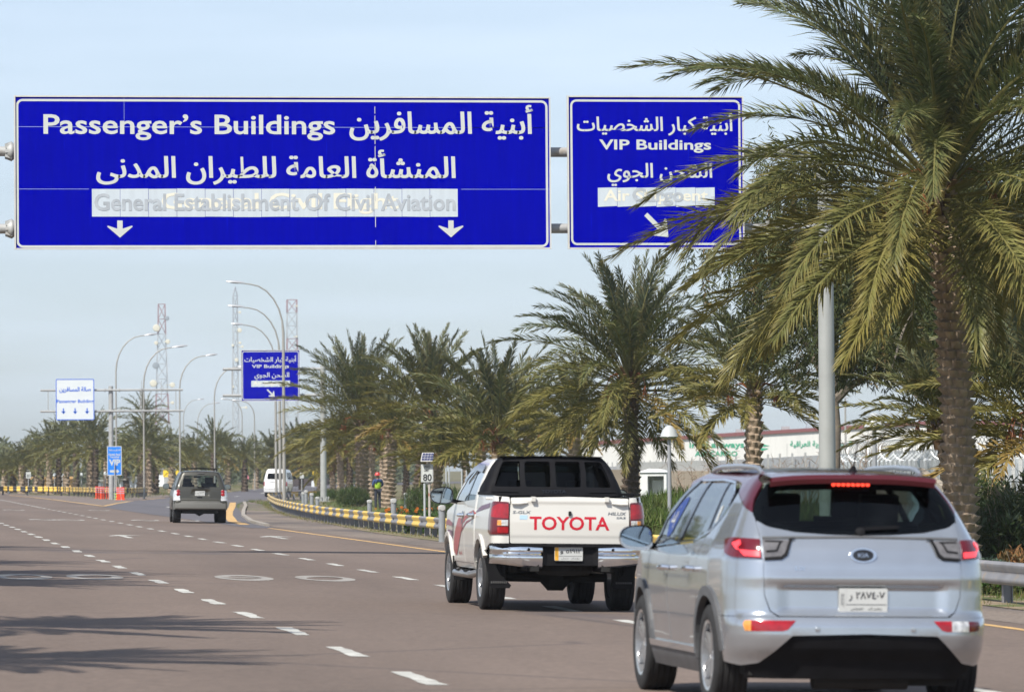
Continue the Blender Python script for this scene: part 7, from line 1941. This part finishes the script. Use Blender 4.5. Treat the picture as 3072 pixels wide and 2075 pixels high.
# workers
def worker(label, px, yfeet, d, H, face, pose, helmet, sleeves):
    p = at(px, yfeet, d); z0 = -.28 if d > 130 else gz(p.x)
    o = thing('person', label, 'person', (p.x, p.y, z0), face)
    s = H / 1.75
    J = dict(pelvis=(0, 0, .95), chest=(0, .01, 1.28), neck=(0, 0, 1.48), head=(0, -.02, 1.60), top=(0, -.01, 1.72), sl=(-.18, 0, 1.42), sr=(.18, 0, 1.42), hl=(-.09, 0, .90), hr=(.09, 0, .90), kl=(-.10, -.03, .50), kr=(.11, -.01, .50), al=(-.11, 0, .09), ar=(.12, .02, .09), tl=(-.12, -.16, .04), tr=(.14, -.14, .04), el=(-.27, .0, 1.16), er=(.26, -.02, 1.17), wl=(-.16, -.22, 1.08), wr=(.14, -.24, 1.10), fl=(-.10, -.29, 1.07), fr=(.06, -.30, 1.09))
    J.update(pose)
    def skin(name, chain, radii, m):
        names = list(radii); idx = {n: i for i, n in enumerate(names)}
        me = bpy.data.meshes.new(name); me.from_pydata([Vector(J[n]) * s for n in names], [(idx[a], idx[b]) for a, b in chain], [])
        me.materials.append(m); ob = bpy.data.objects.new(name, me); COL.objects.link(ob); ob.parent = o
        md = ob.modifiers.new('skin', 'SKIN'); md.use_smooth_shade = True
        for n, i in idx.items():
            r_ = radii[n] * s; me.skin_vertices[0].data[i].radius = (r_, r_ * .8)
        me.skin_vertices[0].data[0].use_root = True
        ob.modifiers.new('sub', 'SUBSURF').levels = 1; ob.modifiers['sub'].render_levels = 2
        return ob
    body_ch = [('pelvis', 'chest'), ('chest', 'neck'), ('neck', 'head'), ('head', 'top'), ('chest', 'sl'), ('chest', 'sr'), ('sl', 'el'), ('el', 'wl'), ('wl', 'fl'), ('sr', 'er'), ('er', 'wr'), ('wr', 'fr'), ('pelvis', 'hl'), ('pelvis', 'hr'), ('hl', 'kl'), ('kl', 'al'), ('al', 'tl'), ('hr', 'kr'), ('kr', 'ar'), ('ar', 'tr')]
    skin('body', body_ch, dict(pelvis=.12, chest=.14, neck=.055, head=.095, top=.07, sl=.06, sr=.06, hl=.085, hr=.085, kl=.055, kr=.055, al=.04, ar=.04, tl=.035, tr=.035, el=.042, er=.042, wl=.028, wr=.028, fl=.035, fr=.035), mat('skin brown', (.22, .125, .08), .6))
    skin('trousers', [('pelvis', 'hl'), ('pelvis', 'hr'), ('hl', 'kl'), ('kl', 'al'), ('hr', 'kr'), ('kr', 'ar')], dict(pelvis=.150, hl=.105, hr=.105, kl=.080, kr=.080, al=.065, ar=.065), mat('navy work trousers', (.022, .026, .040), .85))
    skin('shirt', [('chest', 'sl'), ('sl', 'el'), ('el', 'wl'), ('chest', 'sr'), ('sr', 'er'), ('er', 'wr')], dict(chest=.150, sl=.085, sr=.085, el=.062, er=.062, wl=.044, wr=.044), mat('blue work shirt' if sleeves else 'grey work shirt', (.03, .06, .16) if sleeves else (.25, .27, .25), .85))
    skin('safety_vest', [('pelvis', 'chest'), ('chest', 'neck')], dict(pelvis=.162, chest=.172, neck=.085), mat('lime safety vest', (.30, .48, .03), .6))
    h = Vector(J['head']) * s
    mb = MB()
    if helmet:
        mb.lathe([(.165 * s, .02 * s), (.135 * s, .035 * s), (.128 * s, .09 * s), (.09 * s, .15 * s), (0, .175 * s)], 18, Matrix.Translation(h)); mb.build('helmet', mat('helmet red', (.55, .05, .04), .3, coat=.4), o)
    else:
        mb.lathe([(.108 * s, -.01 * s), (.112 * s, .06 * s), (.08 * s, .14 * s), (0, .16 * s)], 16, Matrix.Translation(h + Vector((0, .015, 0)))); mb.build('hair', mat('black hair', (.012, .010, .010), .7), o)
    mb = MB(); mb.lathe([(0, .02), (.016, .012), (.018, 0), (0, -.03)], 8, Matrix.Translation(h + Vector((0, -.105 * s, -.01 * s)))); mb.build('nose', MATS['skin brown'], o)
    return o
worker('person in lime vest, navy trousers and red helmet beside the swollen palm trunk', 1134, 1522, 226, 1.72, R(-160), {}, True, True)
crouch = dict(pelvis=(0, .12, .45), chest=(0, -.06, .74), neck=(0, -.14, .92), head=(0, -.18, 1.03), top=(0, -.18, 1.14), sl=(-.18, -.1, .88), sr=(.18, -.1, .88), hl=(-.10, .10, .42), hr=(.10, .10, .42), kl=(-.14, -.28, .44), kr=(.14, -.28, .44), al=(-.13, -.05, .08), ar=(.13, -.05, .08), tl=(-.14, -.2, .04), tr=(.14, -.2, .04), el=(-.26, -.3, .70), er=(.26, -.3, .70), wl=(-.15, -.48, .55), wr=(.15, -.48, .55), fl=(-.12, -.55, .5), fr=(.12, -.55, .5))
worker('person in lime vest crouching above the pickup mirror, black hair', 1392, 1490, 205, 1.75, R(130), crouch, False, False)
worker('person in lime vest bending behind the pickup’s front pillar', 1416, 1490, 212, 1.75, R(60), dict(chest=(0, -.16, 1.18), neck=(0, -.32, 1.30), head=(0, -.42, 1.36), top=(0, -.50, 1.44), sl=(-.18, -.24, 1.28), sr=(.18, -.24, 1.28), el=(-.24, -.36, 1.0), er=(.24, -.36, 1.0), wl=(-.14, -.5, .82), wr=(.14, -.5, .82), fl=(-.12, -.55, .76), fr=(.12, -.55, .76)), False, False)
worker('person in lime vest half hidden behind the trunk left of the speed sign', 1258, 1500, 232, 1.72, R(20), {}, False, False)
# fence posts in the planting
fpost = None
for i, (px, d, yt) in enumerate(((1274, 150, 1450), (1339, 220, 1402), (1348, 215, 1404), (1386, 220, 1402), (1400, 225, 1402))):
    p = at(px, 1500, d); z0 = bank(p.x, p.y)
    if fpost is None:
        mb = MB(); mb.tube([(0, 0, 0), (0, 0, 1)], .035, 8); fpost = mb.build('slim_post', mat('slim post grey', (.40, .42, .44), .5), None); o = fpost
    else:
        o = fpost.copy(); COL.objects.link(o)
    o.location = (p.x, p.y, z0); o.scale = (1, 1, at(px, yt, d).z - z0)
    tag(o, ['slim grey post behind the speed limit sign', 'slim grey post right of the speed sign, left of a close pair', 'slim grey post right of the speed sign, right of a close pair', 'slim grey post above the crouching person, left one', 'slim grey post above the crouching person, right one'][i], 'post', 'slim grey posts in the planting')
# ================================================================== CARGO HALL, WALLS, FENCES
M_HALL = mat('white hall cladding', (.66, .655, .63), .6, var=.06, vscale=.5, stretch=(3, 1, .3), bump=.15, bscale=3)
M_RTRIM = mat('dark red roof trim', (.20, .07, .07), .6); M_GREEN = mat('hall lettering green', (.035, .36, .20), .5)
HD = 600.
hl_, hr_ = at(1735, 1334, HD), at(2860, 1266, HD)
e_ = (hr_ - hl_); e_.z = 0; ex = e_.normalized(); ang = math.atan2(ex.y, ex.x)
hall = thing('cargo_hall', 'long white cargo hall with green lettering and dark red roof edge', 'building', (hl_.x, hl_.y, -.3), ang)
LW = e_.length; h0, h1 = hl_.z + .3, hr_.z + .3
mb = MB(); mb.prism([(0, 0), (2 * LW, 0), (2 * LW, h0), (LW, h1), (0, h0)], 0, 60); mb.build('wall', M_HALL, hall, smooth=False)
mb = MB(); t = .34
mb.prism([(-.3, h0 - .1), (LW, h1 - .1), (2 * LW + .3, h0 - .1), (2 * LW + .3, h0 + t), (LW, h1 + t), (-.3, h0 + t)], -.25, 60.3); mb.build('roof', M_RTRIM, hall, smooth=False)
hx = lambda px: (at(px, 1350, HD) - hl_).dot(ex); hzz = lambda py: at(2100, py, HD).z + .3
def hwords(s, x0, y0, x1, y1, bold=.02):
    mb = MB(); words(mb, s, (hx(x0), hzz(y1), hx(x1), hzz(y0)), -.06, bold=bold); mb.build('lettering', M_GREEN, hall, smooth=False)
hwords('iraqi airways', 2068, 1326, 2232, 1348); hwords('AIR CARGO', 2084, 1353, 2212, 1368); hwords('الخطوط الجوية العراقية', 2370, 1324, 2555, 1346, .012)
mb = MB(); c0, c1 = hx(2282), hzz(1340); k_ = HD / FPX
mb.add([(c0 + x * k_, -.06, c1 + z * k_) for x, z in ((0, 0), (28, 2), (10, 6), (-4, 8), (2, -4), (24, -6), (0, -14), (30, 4))], [(0, 1, 2, 3), (4, 5, 6, 0)]); mb.build('bird_emblem', M_GREEN, hall, smooth=False)
mb = MB(); rg = random.Random(3)
for px, py in ((2225, 1308), (2365, 1280), (2550, 1268), (2520, 1272), (2035, 1320), (1990, 1325)):
    mb.box((hx(px), 6, h0 + (h1 - h0) * hx(px) / LW + .3), (.9 * rg.uniform(.8, 1.4), 1, .9)); 
mb.build('roof_vent', mat('vent grey', (.36, .36, .37), .6), hall, smooth=False)
mb = MB()
for k in range(1, 18): mb.box((LW * 2 * k / 18, -.02, h0 * .5), (.06, .04, h0))
mb.build('cladding_joint', mat('joint grey', (.5, .5, .48), .6), hall, smooth=False)
# roof plant: lattice beacon behind the gantry post
p = at(2432, 1260, 640); bc = thing('roof_beacon', 'small lattice beacon with a white lamp above the cargo hall roof', 'beacon', (p.x, p.y, 0))
mb = MB(); zt = p.z
for k in range(7):
    for sx in (-1, 1): mb.bar((sx * 1.2 * (1 - k / 9), 0, zt - 3 + .5 * k), (sx * 1.2 * (1 - (k + 1) / 9), 0, zt - 2.5 + .5 * k), .08); 
    mb.bar((-1.2 * (1 - k / 9), 0, zt - 3 + .5 * k), (1.2 * (1 - (k + 1) / 9), 0, zt - 2.5 + .5 * k), .06)
mb.bar((.5, 0, 0), (.5, 0, zt + 1.6), .12); mb.build('lattice', M_MGREY, bc, smooth=False)
mb = MB(); mb.lathe([(0, -.3), (.3, 0), (0, .3)], 10, Matrix.Translation((.6, 0, zt + 1.2))); mb.build('lamp', M_DISH, bc)
p = at(2537, 1400, 420); lp = thing('flood_light_pole', 'thin pale floodlight pole between gantry post and garden lamp hat', 'light pole', (p.x, p.y, -.3))
mb = MB(); zt = at(2537, 1190, 420).z + .3; mb.tube([(0, 0, 0), (0, 0, zt)], [.11, .07], 8); mb.build('pole', M_LPOLE, lp)
mb = MB(); mb.box((0, 0, zt - .1), (.5, .2, .14)); mb.box((0, 0, zt + .15), (.12, .12, .3)); mb.build('flood_lamp', M_LHEAD, lp, smooth=False)
# grey corrugated wall receding to the left
M_CORR = mat('corrugated grey sheet', (.36, .37, .385), .6, .1, var=.08, vscale=1.5, stretch=(1, 1, .2))
wa, wb2 = at(2860, 1343, 190), at(1745, 1404, 470)
wd = wb2 - wa; L = math.hypot(wd.x, wd.y); za, zb2 = wa.z, wb2.z
sw2 = thing('corrugated_wall', 'long grey corrugated sheet wall in front of the cargo hall', 'wall', (wa.x, wa.y, 0), math.atan2(wd.y, wd.x))
mb = MB(); n = 420; top, bot = [], []
for i in range(n + 1):
    x = L * i / n; y = .12 if i % 2 else 0; z = za + (zb2 - za) * i / n
    top.append((x, y, z)); bot.append((x, y, -.5))
mb.add(top + bot, [(i, i + 1, n + 2 + i, n + 1 + i) for i in range(n)]); mb.build('sheet', M_CORR, sw2, smooth=False)
mb = MB()
for k in range(40):
    x = L * k / 40; mb.box((x, .3, (za + (zb2 - za) * k / 40) / 2 - .2), (.1, .1, za + .6))
mb.build('post', M_PIPE, sw2, smooth=False)
# tan masonry wall lower down
wa, wb2 = at(2120, 1412, 240), at(1850, 1420, 330); wd = wb2 - wa; L = math.hypot(wd.x, wd.y)
tw = thing('masonry_wall', 'low tan masonry wall with short white pickets on top', 'wall', (wa.x, wa.y, -.3), math.atan2(wd.y, wd.x))
mb = MB(); mb.box((L / 2, 0, (wa.z + .3) / 2), (L, .25, wa.z + .3)); mb.build('wall', mat('tan masonry', (.38, .31, .24), .9, var=.15, vscale=.8, bump=.3, bscale=9), tw, smooth=False)
mb = MB()
for k in range(int(L / .9)): mb.box((k * .9 + .3, 0, wa.z + .55), (.07, .07, .55))
mb.build('picket', M_PIPE, tw, smooth=False)
p = at(1835, 1425, 230); tb = thing('concrete_block', 'brownish concrete hut corner left of the tall dark palm trunk', 'hut', (p.x, p.y, -.3), R(20))
mb = MB(); zt = at(1835, 1408, 230).z + .3; mb.box((0, 0, zt / 2), (1.1, 1.6, zt)); mb.build('wall', mat('tan masonry', ()), tb, smooth=False)
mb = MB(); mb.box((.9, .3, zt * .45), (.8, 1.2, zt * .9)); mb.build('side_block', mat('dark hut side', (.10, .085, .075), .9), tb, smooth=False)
# white cabinet on the bank
p = at(1963, 1470, 158); cz = bank(p.x, p.y); cb = thing('utility_cabinet', 'white utility cabinet with a recessed door on the grassy bank', 'cabinet', (p.x, p.y, cz), R(-14))
zt = at(1963, 1416, 158).z - cz; k = 158 / FPX
mb = MB(); wl = 80 * k
for x, w_ in ((-wl * .36, wl * .28), (wl * .44, wl * .10)): mb.box((x, 0, zt / 2), (w_, .7, zt))
mb.box((wl * .09, 0, zt - .06), (wl * .62, .7, .12)); mb.box((wl * .09, .3, zt / 2), (wl * .6, .1, zt)); mb.build('body', mat('cabinet white', (.70, .72, .72), .5, var=.05), cb, smooth=False)
mb = MB(); mb.box((wl * .13, .12, zt * .42), (wl * .44, .05, zt * .80)); d_ = mb.build('door', mat('cabinet door', (.62, .64, .64), .5), cb, smooth=False)
mb = MB(); mb.box((wl * .13, .085, zt * .5), (.05, .03, .05)); mb.build('handle', M_BLK, d_, smooth=False)
mb = MB(); mb.add([(-wl * .54, -.4, zt), (wl * .54, -.4, zt), (wl * .54, .4, zt + .04), (-wl * .54, .4, zt + .04), (-wl * .2, 0, zt + .12), (wl * .3, 0, zt + .10)], [(0, 1, 5, 4), (1, 2, 5), (2, 3, 4, 5), (3, 0, 4)]); mb.build('roof', mat('cabinet white', ()), cb, smooth=False)
# security fence with white posts, concrete stays and razor wire
M_FW = mat('fence post white', (.62, .65, .68), .5)
def wiremesh(name):
    m = bpy.data.materials.new(name); m.use_nodes = True; t = m.node_tree; b = t.nodes['Principled BSDF']; o = t.nodes['Material Output']
    b.inputs['Base Color'].default_value = (.22, .24, .26, 1); b.inputs['Roughness'].default_value = .5
    tcn = t.nodes.new('ShaderNodeTexCoord'); br = t.nodes.new('ShaderNodeTexBrick')
    br.inputs['Scale'].default_value = 9; br.inputs['Mortar Size'].default_value = .035; br.inputs['Color1'].default_value = br.inputs['Color2'].default_value = (0, 0, 0, 1); br.inputs['Mortar'].default_value = (1, 1, 1, 1); br.offset = 0
    sx = t.nodes.new('ShaderNodeSeparateXYZ'); cx = t.nodes.new('ShaderNodeCombineXYZ')
    t.links.new(tcn.outputs['Object'], sx.inputs[0]); t.links.new(sx.outputs[0], cx.inputs[0]); t.links.new(sx.outputs[2], cx.inputs[1]); t.links.new(cx.outputs[0], br.inputs['Vector'])
    tr = t.nodes.new('ShaderNodeBsdfTransparent'); mi = t.nodes.new('ShaderNodeMixShader')
    t.links.new(br.outputs['Color'], mi.inputs[0]); t.links.new(tr.outputs[0], mi.inputs[1]); t.links.new(b.outputs[0], mi.inputs[2]); t.links.new(mi.outputs[0], o.inputs[0])
    return m
fa, fb = at(3090, 1380, 108), at(2480, 1378, 165)
fa = fa + (fa - fb) * .45
wd = fb - fa; L = math.hypot(wd.x, wd.y); zfb = .65
sf = thing('security_fence', 'wire mesh security fence with white posts and razor wire coils', 'fence', (fa.x, fa.y, zfb - .4), math.atan2(wd.y, wd.x))
zh = fa.z - (zfb - .4) + .1
mb = MB(); mb.quad((0, 0, 0), (L, 0, 0), (L, 0, zh), (0, 0, zh)); mb.build('mesh_panel', wiremesh('welded wire mesh'), sf, smooth=False)
src = None; n = 58
for k in range(n):
    x = L * k / n
    if src is None:
        mb = MB(); mb.bar((0, -.04, 0), (0, -.04, zh), .075); mb.bar((0, -.04, zh), (-.02, -.28, zh + .22), .05); src = mb.build('post', M_FW, sf, smooth=False)
    else:
        c = src.copy(); COL.objects.link(c); c.parent = sf; c.location = (x, 0, 0)
mb = MB(); pth = []
for i in range(1500):
    a = i * .42; pth.append((L * i / 1500, .30 * math.cos(a) - .15, zh + .32 + .30 * math.sin(a)))
mb.tube(pth, .008, 3, caps=False); mb.build('razor_wire', mat('razor wire', (.42, .44, .46), .4, .6), sf)
for i, (xa, ya, xb, yb, d) in enumerate(((2930, 1428, 3030, 1480, 96), (2925, 1448, 2960, 1478, 98), (2760, 1412, 2840, 1470, 112))):
    a, b = at(xa, ya, d + 3), at(xb, yb, d)
    m_ = MB(); m_.bar(a, b, .16, .14); m_.bar(a + (b - a) * .5, a + (b - a) * .55 + Vector((0, .3, -.5)), .10); o = m_.build('concrete_stay', mat('tan concrete', (.36, .31, .25), .9, var=.15, vscale=3), None, smooth=False)
    c_ = Vector(a); me = o.data; me.transform(Matrix.Translation(-c_)); o.location = c_
    tag(o, ['long slanting concrete fence stay right of the big palm trunk', 'short slanting concrete stay touching the big palm trunk’s right side', 'slanting concrete stay left of the big palm trunk'][i], 'fence stay', 'slanting concrete stays of the security fence')
# ================================================================== FAR BACKGROUND, LEFT
def box_building(name, label, cat, x0, y0, x1, y1, d, depth, m, parts=None):
    a, b = at(x0, y0, d), at(x1, y1, d); W_ = (at(x1, y0, d) - a).length; H = a.z + .3
    mid = (at(x0, y1, d) + at(x1, y1, d)) / 2
    o = thing(name, label, cat, (mid.x, mid.y, -.3), -YAW)
    mb = MB(); mb.box((0, depth / 2, H / 2), (W_, depth, H)); mb.build('wall', m, o, smooth=False)
    if parts: parts(o, W_, H)
    return o
M_OCH = mat('ochre render', (.68, .40, .13), .8, var=.05, vscale=.4)
def ochre(o, W_, H):
    mb = MB(); mb.box((0, 2, H + .10), (W_ + .6, 5, .25)); mb.build('roof', mat('ochre roof edge', (.50, .30, .12), .8), o, smooth=False)
    for x in (-.28, .05, .22, .38):
        mb = MB(); mb.box((W_ * x, -.03, H * .30), (W_ * .07, .1, H * .6)); w_ = mb.build('doorway', M_DARK, o, smooth=False)
box_building('hall_building', 'ochre yellow hall standing behind the far palm trunks', 'building', 100, 1436, 213, 1470, 520, 5, M_OCH, ochre)
M_CARW = mat('far white', (.72, .74, .76), .5)
def shed(o, W_, H):
    mb = MB(); mb.box((0, .5, H + .08), (W_ + .3, 2, .16)); mb.build('roof', M_LPOLE, o, smooth=False)
    mb = MB(); mb.box((W_ * .2, -.03, H * .4), (W_ * .2, .06, H * .8)); mb.build('door', M_PIPE, o, smooth=False)
for i, (x0, y0, x1, y1, d, lb) in enumerate(((295, 1443, 310, 1468, 500, 'small white hut just left of the azure sign pole'), (360, 1440, 376, 1468, 480, 'small white hut right of the azure sign foot'), (388, 1433, 408, 1468, 480, 'white hut between azure sign and the palm cluster'), (413, 1436, 420, 1468, 470, 'narrow white hut beside the red spot by the palm cluster'), (470, 1408, 515, 1445, 620, 'pale far building under the yellow signboards'))):
    box_building('white_hut', lb, 'hut', x0, y0, x1, y1, d, 2, M_CARW, shed)
M_YSIGN = mat('yellow board', (.85, .58, .03), .5)
for i, (x0, y0, x1, y1, d, lb) in enumerate(((490, 1410, 512, 1430, 520, 'yellow signboard left of the second one by the olive car’s roof'), (528, 1408, 545, 1424, 520, 'yellow signboard directly behind the olive car’s roof'), (938, 1412, 962, 1424, 640, 'yellow strip signboard left of the distant gantry post'))):
    a, b = at(x0, y0, d), at(x1, y1, d); m_ = (a + b) / 2; o = thing('signboard', lb, 'signboard', (m_.x, m_.y, -.3), -YAW)
    W_, H = (x1 - x0) * d / FPX, (y1 - y0) * d / FPX; zc = m_.z + .3
    mb = MB(); mb.box((0, 0, zc), (W_, .12, H)); mb.build('panel', M_YSIGN, o, smooth=False)
    mb = MB(); mb.bar((-W_ * .3, .1, 0), (-W_ * .3, .1, zc), .1); mb.bar((W_ * .3, .1, 0), (W_ * .3, .1, zc), .1); mb.build('pole', M_PIPE, o, smooth=False)
a = at(116, 1334, 520); o = thing('signboard', 'green tilted signboard above the left palm crowns', 'signboard', (a.x, a.y, -.3), -YAW)
k = 520 / FPX; zc = a.z + .3
mb = MB(); mb.prism([(-13 * k, 9 * k + zc), (-10 * k, -10 * k + zc), (13 * k, -7 * k + zc), (7 * k, 9 * k + zc)], 0, .2); mb.build('panel', mat('board green', (.01, .27, .13), .5), o, smooth=False)
mb = MB(); mb.tube([(0, .3, 0), (0, .3, zc)], .15, 8); mb.build('pole', M_PIPE, o)
for i, (px, py, d, lb) in enumerate(((188, 1425, 440, 'white globe lamp among the far trunks before the ochre hall'), (245, 1423, 430, 'white globe lamp left of the azure VIP sign, right of the hall'), (317, 1420, 420, 'white globe lamp touching the azure VIP sign’s lower left corner'), (164, 1424, 440, 'pale globe lamp, leftmost of those before the ochre hall'))):
    p = at(px, 1470, d); zc = at(px, py, d).z + .3; o = thing('globe_lamp', lb, 'globe lamp', (p.x, p.y, -.3), 0, 'globe lamps among the far palms')
    mb = MB(); mb.tube([(0, 0, 0), (0, 0, zc - .1)], .045, 8); mb.build('pole', M_PIPE, o)
    mb = MB(); mb.lathe([(.02, -.16), (.12, -.12), (.16, 0), (.12, .12), (0, .16)], 14, Matrix.Translation((0, 0, zc))); mb.build('globe', M_WHITEP, o)
# plain white marker stones by the ramp
for i, (px, y, d, lb) in enumerate(((940, 1448, 560, 'white marker stone beside the ramp beyond the van'), (26, 1462, 440, 'white marker box at the foot of the leftmost palms'))):
    p = at(px, y + 14, d); o = thing('marker_stone', lb, 'marker', (p.x, p.y, -.3)); mb = MB(); mb.prism([(-.22, 0), (.22, 0), (.18, .62), (.08, .72), (-.08, .72), (-.18, .62)], -.1, .1); mb.build('stone', M_CARW, o, smooth=False)
# low brick wall and hedges closing the view beyond the ramp
wa, wb2 = at(905, 1436, 600), at(1010, 1440, 640); wd = wb2 - wa
o = thing('brick_wall', 'far pinkish brick boundary wall beyond the ramp', 'wall', (wa.x, wa.y, -.3), math.atan2(wd.y, wd.x))
mb = MB(); mb.box((0, 0, (wa.z + .3) * .5), (60, .3, wa.z + .3)); mb.build('wall', mat('pink brick', (.34, .24, .20), .9, var=.2, vscale=1.5), o, smooth=False)
rg = random.Random(12)
V, F, C = [], [], []
for k in range(15000):      # distant tree line that reads as one mass
    px = rg.uniform(-60, 1250); d = rg.uniform(620, 760); p = at(px, 1420, d)
    hmax = (4.2 + 1.3 * math.sin(px * .021) + 1.6 * math.sin(px * .067 + 1)) * (1 if px < 900 else .8)
    z = hmax * rg.random() ** .8
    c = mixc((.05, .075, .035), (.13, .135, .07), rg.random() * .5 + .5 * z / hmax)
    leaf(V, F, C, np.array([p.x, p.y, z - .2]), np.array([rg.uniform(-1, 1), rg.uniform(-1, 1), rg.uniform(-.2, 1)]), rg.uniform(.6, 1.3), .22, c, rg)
tag(leaf_obj('far_tree_line', V, F, C, M_LEAF), kind='stuff')
# ================================================================== AIR
hzm = bpy.data.materials.new('pale haze'); hzm.use_nodes = True
t = hzm.node_tree; t.nodes.remove(t.nodes['Principled BSDF'])
pv = t.nodes.new('ShaderNodeVolumePrincipled')
pv.inputs['Color'].default_value = (.90, .94, 1.0, 1); pv.inputs['Density'].default_value = .00019; pv.inputs['Anisotropy'].default_value = .35
t.links.new(pv.outputs[0], t.nodes['Material Output'].inputs['Volume'])
mb = MB(); mb.box((150, 480, 26), (1500, 1180, 56)); o = mb.build('haze', hzm, smooth=False); tag(o, kind='stuff')
